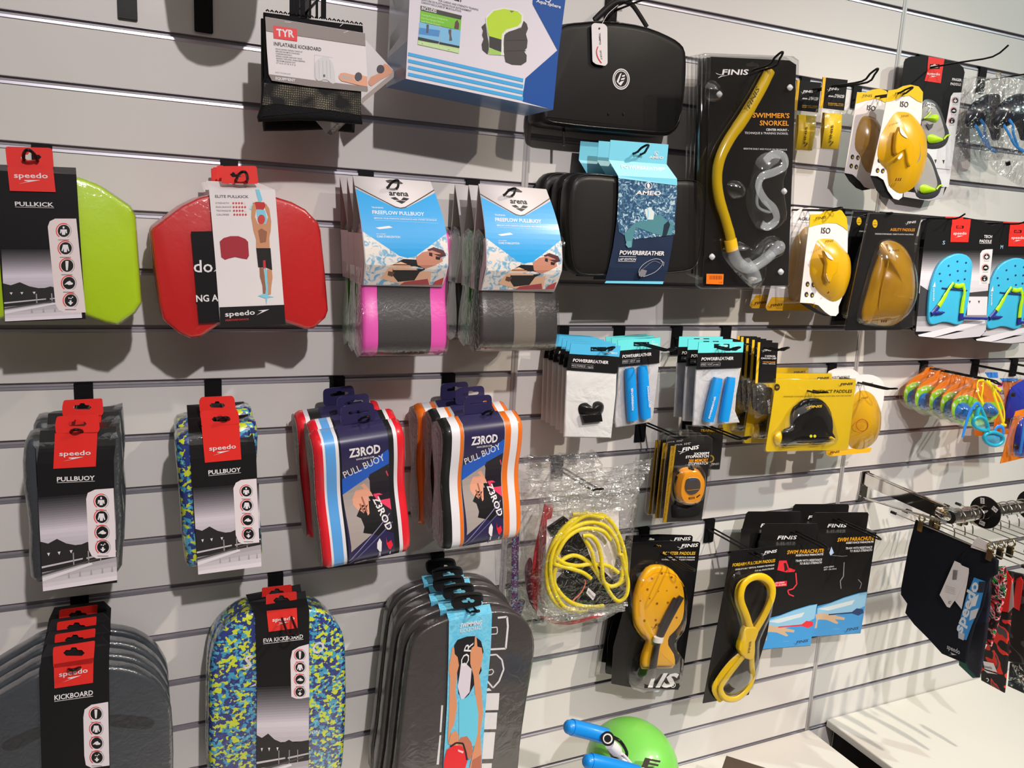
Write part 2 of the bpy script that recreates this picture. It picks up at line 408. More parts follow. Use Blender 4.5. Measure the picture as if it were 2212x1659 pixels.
def icon(i, cx, cy, r, kind='body'):
    i.arc(cx, cy, r, r*.13, 60, 235, (215, 60, 55)); i.arc(cx, cy, r, r*.09, -60, 60, (150, 145, 145))
    i.ell(cx+r*.03, cy, r*.78, r*.78, (30, 28, 30)); wc = (228, 225, 228)
    f = lambda pts: [(cx+x*r, cy+y*r) for x, y in pts]
    if kind == 'body': i.ell(cx, cy-.42*r, .13*r, .16*r, wc, 10); i.poly(f([(-.4, -.18), (.4, -.18), (.45, .3), (.3, .3), (.24, 0), (.2, .5), (-.2, .5), (-.24, 0), (-.32, .3), (-.45, .3)]), wc)
    elif kind == 'torso': i.poly(f([(-.3, -.45), (.3, -.45), (.5, .35), (.36, .38), (.22, 0), (.18, .5), (-.18, .5), (-.22, 0), (-.36, .38), (-.5, .35)]), wc)
    elif kind == 'legs': i.poly(f([(-.2, -.6), (.2, -.6), (.16, .1), (.1, .6), (-.1, .6), (-.16, .1)]), wc)
    elif kind == 'swim': i.poly(f([(-.55, .2), (-.2, -.15), (.15, -.3), (.3, -.1), (.55, 0), (.45, .2), (0, .25), (-.2, .15)]), wc)
    else:
        i.poly(f([(-.12, 0), (.12, 0), (.12, .22), (.35, .22), (0, .6), (-.35, .22), (-.12, .22)]), wc)
        for x, y in ((-.2, -.3), (.05, -.25), (.25, -.4)): i.ell(cx+x*r, cy+y*r, .09*r, .09*r, wc, 8)
    i.line([(cx-.7*r, cy+1.15*r), (cx+.7*r, cy+1.15*r)], r*.1, (120, 115, 118))
def poolscene(i, q, trees=True):
    """black-and-white pool photograph printed on the lower part of a card; q(u,v) maps 0..1 to crop px"""
    i.grad(q(0, 0), q(1, 0), q(1, .35), q(0, .35), (34, 33, 36), (188, 180, 190), 14)
    i.grad(q(0, .35), q(1, .35), q(1, .55), q(0, .55), (196, 188, 198), (170, 163, 172), 4)
    i.poly([q(0, .47), q(.1, .5), q(.22, .46), q(.34, .52), q(.5, .56), q(.62, .53), q(.72, .56), q(1, .54), q(1, .8), q(0, .8)], (42, 40, 42))
    for u in (.1, .24, .4): i.poly([q(u-.02, .6), q(u+.02, .6), q(u, .635)], (200, 195, 200))
    i.poly([q(0, .735), q(.55, .70), q(.55, .715), q(0, .755)], (180, 175, 180)); i.poly([q(.6, .70), q(1, .665), q(1, .68), q(.6, .718)], (170, 165, 170))
    for u in (.42, .62, .78): i.poly([q(u, .63), q(u+.015, .63), q(u+.015, .8), q(u, .8)], (140, 136, 140))
    i.grad(q(0, .8), q(1, .74), q(1, 1), q(0, 1), (150, 145, 150), (214, 206, 214), 5)
    i.poly([q(0, .855), q(.66, .765), q(.68, .785), q(0, .895)], (205, 200, 206)); i.poly([q(0, .81), q(.4, .765), q(.9, .70), q(.9, .715), q(.4, .785), q(0, .835)], (70, 68, 70))
    for u in (.35, .5, .65, .8, .93): i.poly([q(u, .84), q(u+.012, .84), q(u+.02, .9), q(u-.01, .9)], (150, 145, 152))
HK = 0
def hook(root, L, label, tip=0.012, drop=0.022, fr=Z0, sep=0.0085, ph=0.05, single=False, group=None, up=0.0):
    """black slatwall prong: backplate hooked in the groove and a wire loop standing out of the wall"""
    P = wallpt(fr(root), 0.0); Zg = ZOFF+round((P.z-ZOFF)/0.1)*0.1
    e = bpy.data.objects.new('display_hook', None); e.empty_display_size = .02; COL.objects.link(e); e.location = (P.x, 0, Zg)
    tag(e, label, 'hook', group)
    m = mat('black_powder_coat', (26, 26, 28), rough=.38, var=.1, vs=300, bump=.05, bs=900)
    boxm('backplate', -.015, .015, -.0052, -.0006, -ph, .004, m, e, .0012)
    boxm('wall_lip', -.015, .015, -.004, .005, -.002, .004, m, e, .0005)
    z = -drop; y = -.004
    if single: tube3('prong', [(0, y, z), (0, -L*.5, z+up*.5), (0, -L*.85, z+up), (0, -L, z+tip+up)], .0022, m, e, 8, 3)
    else:
        tube3('prong', [(-sep, y, z), (-sep, -L*.5, z+up*.5), (-sep, -L+.03, z+up), (-sep*.8, -L+.012, z+tip*.6+up), (-sep*.3, -L, z+tip+up), (sep*.3, -L, z+tip+up), (sep*.8, -L+.012, z+tip*.6+up), (sep, -L+.03, z+up), (sep, -L*.5, z+up*.5), (sep, y, z)], .0023, m, e, 8, 3)
    return e
# ------------------------------------------------------------ the slat wall and the room
wall_m = mat('white_laminate', (226, 222, 219), rough=.33, var=.015, vs=6, bump=.01, bs=60, coat=.1, k=1.0)
alu = mat('satin_aluminium', (186, 184, 196), rough=.34, metal=.85, var=.04, vs=200, k=1.0)
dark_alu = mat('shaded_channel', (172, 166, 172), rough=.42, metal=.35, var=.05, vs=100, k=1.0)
wall = bpy.data.objects.new('wall_back', None); COL.objects.link(wall); tag(wall, kind='structure')
JX = [-1.296, -0.271, 0.754, 1.779, 2.804, 3.829]
ROWS = list(range(-14, 13))
for ci in range(5):
    xa, xb = JX[ci], JX[ci+1]; w2 = (xb-xa)/2; xc = (xa+xb)/2
    bm = bmesh.new(); bmesh.ops.create_cube(bm, size=1)
    for v in bm.verts: v.co = Vector((v.co.x*(2*w2-.012), .009+v.co.y*.018, .05+v.co.z*.0875))
    bmesh.ops.bevel(bm, geom=[e for e in bm.edges if abs(e.verts[0].co.y-e.verts[1].co.y) < 1e-6 and e.verts[0].co.y < .001], offset=.0007, segments=2, affect='EDGES')
    sm_ = bpy.data.meshes.new('slat'); bm.to_mesh(sm_); bm.free(); sm_.materials.append(wall_m)
    # aluminium groove insert: back, top return, bottom lip
    a, b = -(w2-.006), (w2-.006)
    prof = [(.0005, .0070), (.0005, .0060), (.0065, .0055), (.0065, -.0035), (.003, -.0042), (.0022, -.0008), (.0006, -.0004), (-.0006, -.0012), (-.0010, -.0056), (-.0002, -.0068), (.012, -.0068), (.012, .0070)]
    vs = [(a, y, z) for y, z in prof]+[(b, y, z) for y, z in prof]; n = len(prof)
    fs = [(i, (i+1) % n, n+(i+1) % n, n+i) for i in range(n)]
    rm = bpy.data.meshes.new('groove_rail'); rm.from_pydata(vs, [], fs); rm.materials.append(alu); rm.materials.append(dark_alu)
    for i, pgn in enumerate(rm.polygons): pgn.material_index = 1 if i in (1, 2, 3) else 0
    for k in ROWS:
        o = bpy.data.objects.new('slat', sm_); COL.objects.link(o); o.location = (xc, 0, ZOFF+k*.1); o.parent = wall
        if True:
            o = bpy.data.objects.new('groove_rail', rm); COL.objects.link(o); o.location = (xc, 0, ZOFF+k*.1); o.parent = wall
    o = boxm('joint_strip', xb-.0078, xb+.0078, -.0012, .014, 0.0, ZOFF+1.3, mat('joint_aluminium', (196, 192, 192), rough=.45, metal=.4, var=.04, vs=100, k=1.0), wall, .0006)
    o2 = boxm('joint_gap', xb-.0011, xb+.0011, -.0016, -.0011, 0.0, ZOFF+1.3, dark_alu, wall)
boxm('backing_board', JX[0], JX[-1], .019, .03, 0, 3.95, mat('backing_board_grey', (150, 146, 143), .7, k=1.0), wall)
boxm('fascia_board', JX[0], JX[-1], .0, .019, ZOFF+1.297, 3.95, wall_m, wall)
X0, X1, Y0 = -3.2, 6.5, -6.5
boxm('floor', X0, X1, Y0, .03, -.05, 0, mat('grey_vinyl_floor', (150, 143, 136), .35, var=.08, vs=4, k=1.0)).__setitem__('kind', 'structure')
boxm('ceiling', X0, X1, Y0, .03, 3.95, 4.0, mat('white_ceiling_paint', (235, 233, 230), .8, var=.02, k=1.0)).__setitem__('kind', 'structure')
pw = mat('painted_plaster', (205, 200, 195), .75, var=.03, vs=3, k=1.0)
boxm('wall_left', X0-.1, X0, Y0, .03, 0, 4, pw).__setitem__('kind', 'structure'); boxm('wall_right', X1, X1+.1, Y0, .03, 0, 4, pw).__setitem__('kind', 'structure')
boxm('wall_front', X0, X1, Y0-.1, Y0, 0, 4, pw).__setitem__('kind', 'structure')
# back wall outside the slatted stretch
boxm('trim_1', X0, JX[0], -.002, .03, 0, 3.95, pw).__setitem__('kind', 'structure'); boxm('trim_2', JX[-1], X1, -.002, .03, 0, 3.95, pw).__setitem__('kind', 'structure')
# ------------------------------------------------------------ shared materials for goods
cblack = mat('black_card', (33, 32, 34), .38, var=.04, coat=.2)
cwhite = mat('white_card', (235, 228, 228), .45, var=.02, k=1.1)
cred = mat('red_card', (228, 44, 38), .4, var=.03, coat=.15)
cgrey = mat('inner_grey_card', (176, 166, 163), .6, var=.04, k=1.1)
wrap = film('shrink_wrap', base=.045, edge=.5, wr=.12, ws=70, rough=.10)
blis = film('clear_blister', base=.04, edge=.5, rough=.05)
crink = film('crinkled_bag', base=.035, edge=.45, wr=.8, ws=28, rough=.1)
eblack = mat('charcoal_eva_foam', (56, 61, 67), .42, var=.08, bump=.12, bs=500, coat=.35)
foamk = mat('black_foam', (44, 43, 44), .5, var=.1, bump=.1, bs=600, coat=.25)
camo = ramp_mat('camo_foam', [(0, (38, 52, 118)), (.36, (60, 150, 185)), (.55, (205, 218, 50)), (.82, (45, 60, 130)), (.93, (90, 175, 200))], scale=165, kind='voronoi', warp=.0095, rough=.35, coat=.4, stretch=(1, 1.1, 1))
hookm = mat('black_powder_coat', (26, 26, 28), rough=.38, var=.1, vs=300, bump=.05, bs=900)

def eurohole(cx, cy, w, h):
    """slot with a round middle, as a hole loop in crop px"""
    return [(cx-w/2, cy), (cx-w/2+h*.3, cy-h*.32), (cx-w*.18, cy-h*.32), (cx-w*.1, cy-h*.6), (cx+w*.1, cy-h*.6), (cx+w*.18, cy-h*.32), (cx+w/2-h*.3, cy-h*.32), (cx+w/2, cy), (cx+w/2-h*.3, cy+h*.32), (cx-w/2+h*.3, cy+h*.32)]

# ------------------------------------------------------------ green pull kick, far left
Z17 = FR(0, 290, 3.858)
cols_pk = []
def pullkick(label, front=True):
    i = It('pull_kick', label, 'swim board', (250, 165), .185, Z17, 'green pull kicks on the left hook')
    g = mat('lime_foam', (168, 200, 18), .38, var=.05, bump=.08, bs=90, coat=.5)
    right = [(590, 345), (700, 372), (830, 425), (1085, 600), (1128, 680), (1150, 1000), (1182, 1400), (1125, 1490), (985, 1592), (880, 1575), (715, 1515)]
    left = mirx(right[:-1], (288, 300), (378, 1550))
    i.slab('foam_board', right+[(378, 1440)]+left, -.048, -.006, g, r=.007)
    i.slab('shrink_wrap', [(x*1.0+(6 if x > 378 else -6), y+(4 if y > 900 else -4)) for x, y in right+[(378, 1450)]+left], -.052, -.0025, wrap, r=.008)
    i.sheet('card_sleeve', [((-66, 250), (632, 278), -.03), ((-60, 300), (636, 335), -.0005), ((-30, 700), (662, 760), 0), ((40, 1566), (714, 1540), 0)], cblack)
    i.card('hang_tab', [(42, 102), (432, 114), (445, 290), (60, 272)], .001, cred, rnd=.004, holes=[eurohole(250, 190, 190, 75)])
    if front:
        i.at(.0016)
        i.poly([(60, 272), (443, 288), (464, 482), (82, 472)], RED)
        speedo(i, (118, 362), (400, 366), 44)
        i.text('PULLKICK', (126, 596), (448, 604), 36, W_, 2); i.line([(126, 606), (450, 614)], 3, W_)
        q = lambda u, v: (10+u*630+v*32+u*v*12, 960+(600-u*30)*v)
        poolscene(i, q)
        i.poly([(398, 770), (415, 725), (460, 703), (635, 703), (715, 1485), (545, 1487), (490, 1465), (462, 1420)], (226, 212, 212))
        for (x, y), kd in zip([(530, 805), (545, 950), (558, 1095), (573, 1240), (588, 1385)], ['body', 'torso', 'legs', 'swim', 'arrow']): icon(i, x, y, 66, kd)
        i.done()
    return i
a = pullkick('lime green pull kick board in black card sleeve, front one of the far left hook')
b = a.copy((262, 170), .125, 'lime green pull kick board hanging behind the front lime green one', skip=('print',))
hook((90, 312), .215, 'black hook carrying the lime green pull kick boards', tip=.012, drop=.030)

# ------------------------------------------------------------ red elite pull kicks
Z18 = FR(310, 340, 4.046)
def elite(label):
    i = It('pull_kick', label, 'swim board', (840, 160), .172, Z18, 'red pull kicks on the second hook')
    rm = mat('red_foam', (184, 22, 24), .4, var=.07, vs=14, bump=.08, bs=70, coat=.5)
    out = [(64, 645), (80, 615), (150, 560), (330, 425), (470, 355), (600, 318), (860, 300), (1155, 345), (1300, 390), (1420, 455), (1530, 570), (1552, 640), (1590, 1000), (1618, 1340), (1595, 1405), (1490, 1500), (1420, 1505), (1240, 1442), (1000, 1395), (830, 1400), (665, 1462), (500, 1575), (410, 1585), (310, 1540), (168, 1420), (140, 1300), (95, 960)]
    i.slab('foam_board', out, -.05, -.008, rm, r=.006)
    i.slab('shrink_wrap', out, -.053, -.0035, wrap, r=.007)
    i.sheet('wrapped_label', [((415, 648), (640, 644), -.002), ((485, 1450), (700, 1440), -.002)], cblack, th=.0006)
    i.at(-.0018); i.text('do', (440, 1003), (606, 1003), 112, W_, .8); i.poly([(612, 1000), (650, 960), (650, 985)], W_); i.text('NG A', (462, 1262), (655, 1255), 60, W_, 2); i.done(name='label_print')
    i.sheet('card_sleeve', [((545, 205), (1000, 222), -.028), ((572, 276), (1150, 284), 0), ((625, 870), (1195, 870), 0), ((672, 1485), (1241, 1460), 0)], cwhite)
    i.card('hang_tab', [(640, 72), (700, 70), (700, 200), (645, 205)], -.03, cred, rnd=.002)
    i.card('hang_tab', [(688, 76), (988, 74), (1005, 231), (682, 228)], .003, cred, rnd=.004, holes=[eurohole(840, 150, 170, 70)])
    return i
i = elite('red elite pull kick board in white card sleeve, front one of the second hook'); 
i.at(.0001)
i.text('ELITE PULLKICK', (626, 352), (920, 355), 24, (90, 85, 90), 2)
for n, (t, y, x1) in enumerate([('STRENGTH', 406, 748), ('ENDURANCE', 440, 768), ('TECHNIQUE', 472, 764), ('CALORIES', 506, 748)]):
    i.text(t, (630+n*3, y), (x1, y), 14, (130, 122, 126), 1)
    for k in range(5): i.ell(785+n*3+k*25, y-6, 9, 9, (190, 60, 66) if not (k == 4 and n in (0, 2)) else (205, 196, 198), 10)
i.poly([(666, 735), (700, 705), (760, 688), (830, 688), (890, 712), (914, 738), (922, 860), (905, 890), (870, 885), (800, 870), (740, 885), (712, 895), (680, 872)], (150, 40, 52))
skin = (186, 132, 98); skd = (140, 92, 70); wat = (120, 186, 206)
i.poly([(978, 278), (1012, 280), (1040, 370), (1010, 400), (990, 330)], wat); i.poly([(930, 430), (960, 380), (950, 460), (925, 450)], (175, 208, 216)); i.poly([(985, 450), (1060, 460), (1080, 540), (1060, 600), (1000, 560)], wat)
i.poly([(955, 400), (985, 388), (1055, 392), (1070, 420), (1050, 455), (985, 455)], (176, 48, 48))
i.poly([(945, 430), (970, 395), (985, 450), (975, 520), (1000, 580), (1070, 580), (1090, 520), (1062, 440), (1068, 400), (1100, 450), (1116, 560), (1112, 640), (1100, 700), (1103, 795), (985, 795), (985, 720), (962, 640), (942, 520)], skin)
i.poly([(1000, 640), (1030, 620), (1080, 650), (1070, 740), (1020, 750)], skd); i.ell(1030, 542, 32, 42, (186, 62, 58))
i.poly([(985, 793), (1110, 793), (1125, 985), (1065, 960), (1040, 962), (1003, 960)], (36, 33, 36)); i.poly([(1045, 900), (1066, 898), (1070, 980), (1046, 965)], (175, 48, 52))
i.poly([(1058, 960), (1080, 990), (1090, 1180), (1075, 1290), (1062, 1200)], wat); i.poly([(1000, 1210), (1040, 1195), (1140, 1220), (1060, 1230)], wat)
i.poly([(1014, 962), (1050, 970), (1060, 1060), (1070, 1150), (1065, 1190), (1045, 1192), (1040, 1120), (1018, 1040)], skd); i.poly([(1080, 975), (1122, 985), (1128, 1050), (1116, 1140), (1114, 1195), (1088, 1200), (1090, 1120), (1080, 1040)], skin)
i.poly([(664, 1310), (1230, 1288), (1242, 1460), (671, 1486)], BK)
i.text('speedo', (715, 1392), (975, 1372), 44, W_, 1.6); i.poly([(1000, 1338), (1100, 1328), (985, 1380), (1040, 1345)], W_); i.text('PERFORMANCE', (718, 1432), (920, 1420), 16, (190, 40, 42), 1)
i.zf = None
i.done()
i.copy((800, 172), .118, 'red elite pull kick board hanging second behind the front red one', skip=('print',)); i.copy((775, 178), .060, 'red elite pull kick board hanging nearest the wall in the red stack', skip=('print',))
hook((495, 352), .205, 'black hook carrying the red elite pull kick boards', tip=.012, drop=.037)

# ------------------------------------------------------------ hourglass buoys with card headers
def hourglass(vt, vb, tm, tw, n=28):
    """closed side profile (y, z) of a pull buoy from top vt to bottom vb, thickness tm, waist tw; z from -tm to 0"""
    h = vt-vb; pts = []
    def half(t):                       # t 0 top .. 1 bottom -> half thickness
        e = min(t, 1-t)*h
        cap = tm/2
        if e < cap*.9: base = math.sqrt(max(0, 1-(1-e/(cap*.9))**2))
        else: base = 1.0
        wv = math.exp(-((t-.47)/.2)**2)
        return base*(tm/2-(tm-tw)/2*wv)
    for i in range(n+1): t = i/n; pts.append((vt-h*t, half(t)))
    loop = [(y, hz-tm/2) for y, hz in pts]+[(y, -hz-tm/2) for y, hz in pts[1:-1][::-1]]
    return loop, (lambda x, y: half(max(0, min(1, (vt-y)/h)))-tm/2)
def buoy(i, xl, xr, vt, vb, tm, tw, bands, zoff=0.0, endr=.006, name='foam_layer'):
    loop, zf = hourglass(vt, vb, tm, tw); n = len(bands)
    for k, (f0, f1, m) in enumerate(bands):
        x0 = xl+(xr-xl)*f0; x1 = xl+(xr-xl)*f1; L = []
        def ring(x, s_):
            cy, cz = (vt+vb)/2, -tm/2
            out = []
            for y, z in loop:
                ny, nz = y-cy, z-cz
                l = 1.0
                out.append((x, y-math.copysign(min(abs(ny), s_), ny)*(abs(ny)/((vt-vb)/2))**2, z-math.copysign(min(abs(nz), s_), nz)+zoff))
            return out
        if k == 0: L += [ring(x0+endr*.0, endr), ring(x0+endr*.25, endr*.45), ring(x0+endr, 0)]
        else: L += [ring(x0, 0)]
        if k == n-1: L += [ring(x1-endr, 0), ring(x1-endr*.25, endr*.45), ring(x1, endr)]
        else: L += [ring(x1, 0)]
        loft(name, L, m, i.root)
    return lambda x, y: zf(x, y)+zoff
Z6 = FR(690, 360, 3.771)
pink = mat('pink_foam', (238, 92, 188), .38, var=.03, bump=.06, bs=70, coat=.45); agreen = mat('green_foam', (40, 130, 30), .4, var=.05, bump=.06, bs=70, coat=.45)
agrey = mat('warm_grey_foam', (112, 104, 96), .5, var=.1, vs=500, bump=.1, bs=500, coat=.3); adark = mat('dark_grey_foam', (52, 49, 51), .5, var=.12, vs=500, bump=.1, bs=500, coat=.35)
watr = ramp_mat('printed_foam_water', [(0, (60, 110, 150)), (.4, (110, 160, 190)), (.5, (205, 200, 195)), (.62, (232, 222, 214)), (1, (200, 190, 180))], scale=70, detail=6, const=False, rough=.4)
def arena(label, pts, bands, front, group, refp, d, fr=Z6, buoyb=None, tilt=0.0, roll=0.0):
    i = It('pull_buoy', label, 'pull buoy', refp, d, fr, group, tilt=tilt, roll=roll)
    (tl, tr, br, bl, fb) = pts           # card corners and the lowest point of the foam (crop px)
    # outer card bows forward on its way down, inner card falls straight behind it
    b0, b1 = i.p(bl, .033), i.p(br, .033); t0, t1 = i.p(tl, 0), i.p(tr, 0); vb = i.p(fb, .03)[1]
    H_ = t0[1]-b0[1]
    L = lambda a, b, t: (a[0]+(b[0]-a[0])*t, a[1]+(b[1]-a[1])*t)
    zt = .030
    def zc(t): return .054*math.sin(math.pi*min(1, t)*.62)**1.0 if t < .8 else .054*math.sin(math.pi*.62*.8)-(t-.8)*.105
    n = 9
    front_rows = []; back_rows = []
    for k in range(n+1):
        t = k/n; zz = zc(t)
        front_rows.append((t0[0]+(b0[0]-t0[0])*t, t1[0]+(b1[0]-t1[0])*t+.009*math.sin(math.pi*t), t0[1]-H_*t, zz)); back_rows.append((t0[0]+(b0[0]-t0[0])*t, t1[0]+(b1[0]-t1[0])*t, t0[1]-H_*t, -.016*min(1, t*1.6)))
    def rows2(rows, nm, m):
        vs = []; fs = []
        for xl, xr, y, z in rows: vs += [(xl, y, z), (xr, y, z)]
        for xl, xr, y, z in rows: vs += [(xl, y, z-.0012), (xr, y, z-.0012)]
        nn = len(rows)
        for a in range(nn-1):
            c = 2*a; fs += [(c, c+2, c+3, c+1), (2*nn+c, 2*nn+c+1, 2*nn+c+3, 2*nn+c+2), (c, 2*nn+c, 2*nn+c+2, c+2), (c+1, c+3, 2*nn+c+3, 2*nn+c+1)]
        fs += [(0, 1, 2*nn+1, 2*nn), (2*nn-2, 4*nn-2, 4*nn-1, 2*nn-1)]
        return fixn(link_mesh(nm, vs, fs, m, i.root, smooth=True))
    rows2(front_rows, 'front_card', cwhite); rows2(back_rows, 'back_card', cgrey)
    # side flaps low down hold the foam
    for sx in (0, 1):
        vs = []; fs = []
        for t in (.52, .75, 1.0):
            x = (t0[0]+(b0[0]-t0[0])*t) if sx == 0 else (t1[0]+(b1[0]-t1[0])*t)
            vs += [(x, t0[1]-H_*t, zc(t)-.001), (x, t0[1]-H_*t, -.016)]
        link_mesh('side_flap', vs, [(0, 1, 3, 2), (2, 3, 5, 4)], cwhite, i.root)
    xl, xr = b0[0]+.004, b1[0]+.003; vt = t0[1]-H_*.43
    bx = buoy(i, xl-.004, xr+.006, vt, vb, .064, .032, bands, zoff=.045)
    loft('shrink_wrap', [[(x, y+math.copysign(.0015, y-(vt+vb)/2), z+.045+math.copysign(.0015, z+.032)) for y, z in hourglass(vt, vb, .064, .032)[0]] for x in (xl-.006, xr+.008)], wrap, i.root)
    if front:
        def zf(x, y): t = max(0, min(1, (t0[1]-y)/H_)); return zc(t)
        i.at(0, zf); A = lambda u, v: (tl[0]+(tr[0]-tl[0])*u+(bl[0]-tl[0])*v+((br[0]-bl[0])-(tr[0]-tl[0]))*u*v, tl[1]+(tr[1]-tl[1])*u+(bl[1]-tl[1])*v+((br[1]-bl[1])-(tr[1]-tl[1]))*u*v)
        def P_(u, v):                  # card (u,v) -> local xy
            return (t0[0]+(b0[0]-t0[0])*v+((t1[0]-t0[0])*(1-v)+(b1[0]-b0[0])*v+.009*math.sin(math.pi*v))*u, t0[1]+(t1[1]-t0[1])*u*(1-v)-H_*v+(b1[1]-b0[1])*u*v)
        def strip(poly, c, m=None):    # polygon in (u,v), sliced into horizontal bands so that it follows the bow
            bm = bmesh.new(); vv = [bm.verts.new((u, v, 0)) for u, v in poly]; bm.faces.new(vv)
            for s_ in range(1, 20):
                bmesh.ops.bisect_plane(bm, geom=bm.verts[:]+bm.edges[:]+bm.faces[:], plane_co=(0, s_/20, 0), plane_no=(0, 1, 0))
            bm.verts.ensure_lookup_table(); V = [P_(v.co.x, v.co.y) for v in bm.verts]; F = [tuple(v.index for v in f.verts) for f in bm.faces]; bm.verts.index_update(); F = [tuple(v.index for v in f.verts) for f in bm.faces]; bm.free()
            if m:
                o = link_mesh('printed_photo', [(x, y, zf(x, y)+.0004) for x, y in V], F, m, i.root)
            else: i._add(V, F, [rgb(c)]*len(F))
        def txt(t, u0, u1, v, h, c, b=1.0, it=0):
            A0 = Vector(P_(u0, v)); B0 = Vector(P_(u1, v)); U = B0-A0; G, F = glyphs(t, b); hh = h*H_
            N_ = Vector((-U.y, U.x)).normalized()*hh
            i._add([tuple(A0+U*x+N_*y+U.normalized()*it*y*hh) for x, y in G], F, [rgb(c)]*len(F))
        strip([(.01, .50), (.5, .735), (.99, .50), (.99, .995), (.01, .995)], None, watr); i.z += .0003
        strip([(.003, .12), (.5, .30), (.997, .12), (.997, .50), (.60, .715), (.5, .735), (.40, .715), (.003, .50)], (30, 158, 224))
        strip([(0, .09), (.44, .265), (.5, .275), (.56, .265), (1, .09), (1, .1), (.56, .275), (.5, .285), (.44, .275), (0, .1)], (60, 50, 50))
        txt('arena', .40, .64, .165, .05, BK, 2.2)
        for (u, v) in ((.465, .195), (.59, .195), (.465+.03, .195+.02)): pass
        dm = lambda u, v: strip([(u-.055, v), (u, v-.018), (u+.055, v), (u, v+.018)], BK)
        strip([(.41, .187), (.47, .178), (.51, .203), (.45, .205)], BK); strip([(.57, .178), (.64, .187), (.60, .207), (.53, .203)], BK); strip([(.52, .207), (.59, .215), (.53, .238), (.46, .213)], BK)
        txt('TRAINING', .15, .29, .29, .014, W_, 1); txt('FREEFLOW PULLBUOY', .15, .77, .342, .034, W_, 1.8); txt('IMPROVE YOUR STRENGTH, ENDURANCE AND STROKE TECHNIQUE.', .16, .91, .385, .013, W_, 1)
        strip([(.15, .355), (.92, .365), (.92, .368), (.15, .358)], (150, 205, 235)); strip([(.16, .395), (.92, .405), (.92, .408), (.16, .398)], (150, 205, 235))
        strip([(.16, .465), (.24, .455), (.32, .445), (.36, .46), (.3, .468), (.2, .478)], W_); txt('BODY ALIGNMENT', .16, .27, .525, .009, W_, 1); txt('CORE STABILIZATION', .16, .43, .553, .019, W_, 1.4)
        # swimmer resting on the lane line
        strip([(.30, .80), (.42, .77), (.52, .80), (.66, .86), (.80, .86), (.83, .995), (.45, .985), (.28, .95), (.20, .93)], (214, 170, 140))
        strip([(.32, .80), (.45, .745), (.62, .75), (.72, .84), (.66, .87), (.62, .95), (.42, .965), (.34, .90)], (30, 28, 34))
        strip([(.60, .73), (.68, .68), (.80, .66), (.90, .69), (.93, .76), (.84, .80), (.72, .835), (.62, .80)], (176, 120, 100))
        strip([(.74, .655), (.82, .63), (.94, .66), (.97, .71), (.90, .725), (.80, .69)], (70, 28, 34)); strip([(.76, .68), (.80, .685), (.80, .72), (.76, .71)], (30, 26, 26)); strip([(.84, .715), (.90, .725), (.89, .75), (.84, .745)], (30, 26, 26))
        strip([(.50, .965), (.78, .935), (.82, .995), (.45, .995)], (150, 60, 66)); strip([(.88, .96), (.98, .92), (.985, .995), (.86, .995)], (170, 60, 60))
        strip([(.28, .86), (.36, .87), (.34, .915), (.28, .90)], (90, 60, 44))
        i.done(name='print')
        # dark hang slot
        i.at(0, zf); 
        strip([(.40, .03), (.46, .018), (.56, .018), (.62, .045), (.60, .055), (.42, .05)], (60, 52, 50)); i.done(name='hang_slot')
    return i
B2 = lambda m1, m2, a_=.17, b_=.80: [(0, a_, m1), (a_, b_, m2), (b_, 1, m1)]
r1 = ((272, 72), (905, 108), (1003, 965), (352, 968), (600, 1555))
i = arena('pink and black pull buoy with blue and white header card', r1, B2(pink, adark), True, 'pull buoys with blue header cards', (600, 125), .17)
for (rx, ry, d_, lb) in [((540), 138, .102, 'green wrapped pull buoy directly behind the pink one'), ((470), 135, .034, 'green wrapped pull buoy nearest the wall behind the pink one')]:
    j = arena(lb, r1, B2(agreen, agreen), False, 'pull buoys with blue header cards', (600, 125), .17)
    j.root.matrix_world = Matrix.Translation(wallpt(Z6((rx, ry)), d_)-wallpt(Z6((600, 125)), .17)) @ j.M
r2 = ((1296, 140), (1848, 180), (1912, 998), (1312, 1010), (1600, 1508))
B3 = [(0, .14, adark), (.14, .42, adark), (.42, .70, agrey), (.70, 1, adark)]
i = arena('dark grey pull buoy with grey centre stripe and blue header card', r2, B3, True, 'pull buoys with blue header cards', (1590, 205), .17)
for (rx, ry, d_, m1, m2, lb) in [(1500, 210, .102, agreen, agreen, 'green wrapped pull buoy directly behind the grey striped one'), (1380, 205, .034, adark, adark, 'dark wrapped pull buoy nearest the wall behind the grey striped one')]:
    j = arena(lb, r2, B2(m1, m2), False, 'pull buoys with blue header cards', (1590, 205), .17)
    j.root.matrix_world = Matrix.Translation(wallpt(Z6((rx, ry)), d_)-wallpt(Z6((1590, 205)), .17)) @ j.M
hook((790, 377), .205, 'black hook carrying the pink and green pull buoys', drop=.032); hook((1020, 400), .205, 'black hook carrying the grey striped pull buoy', drop=.030)

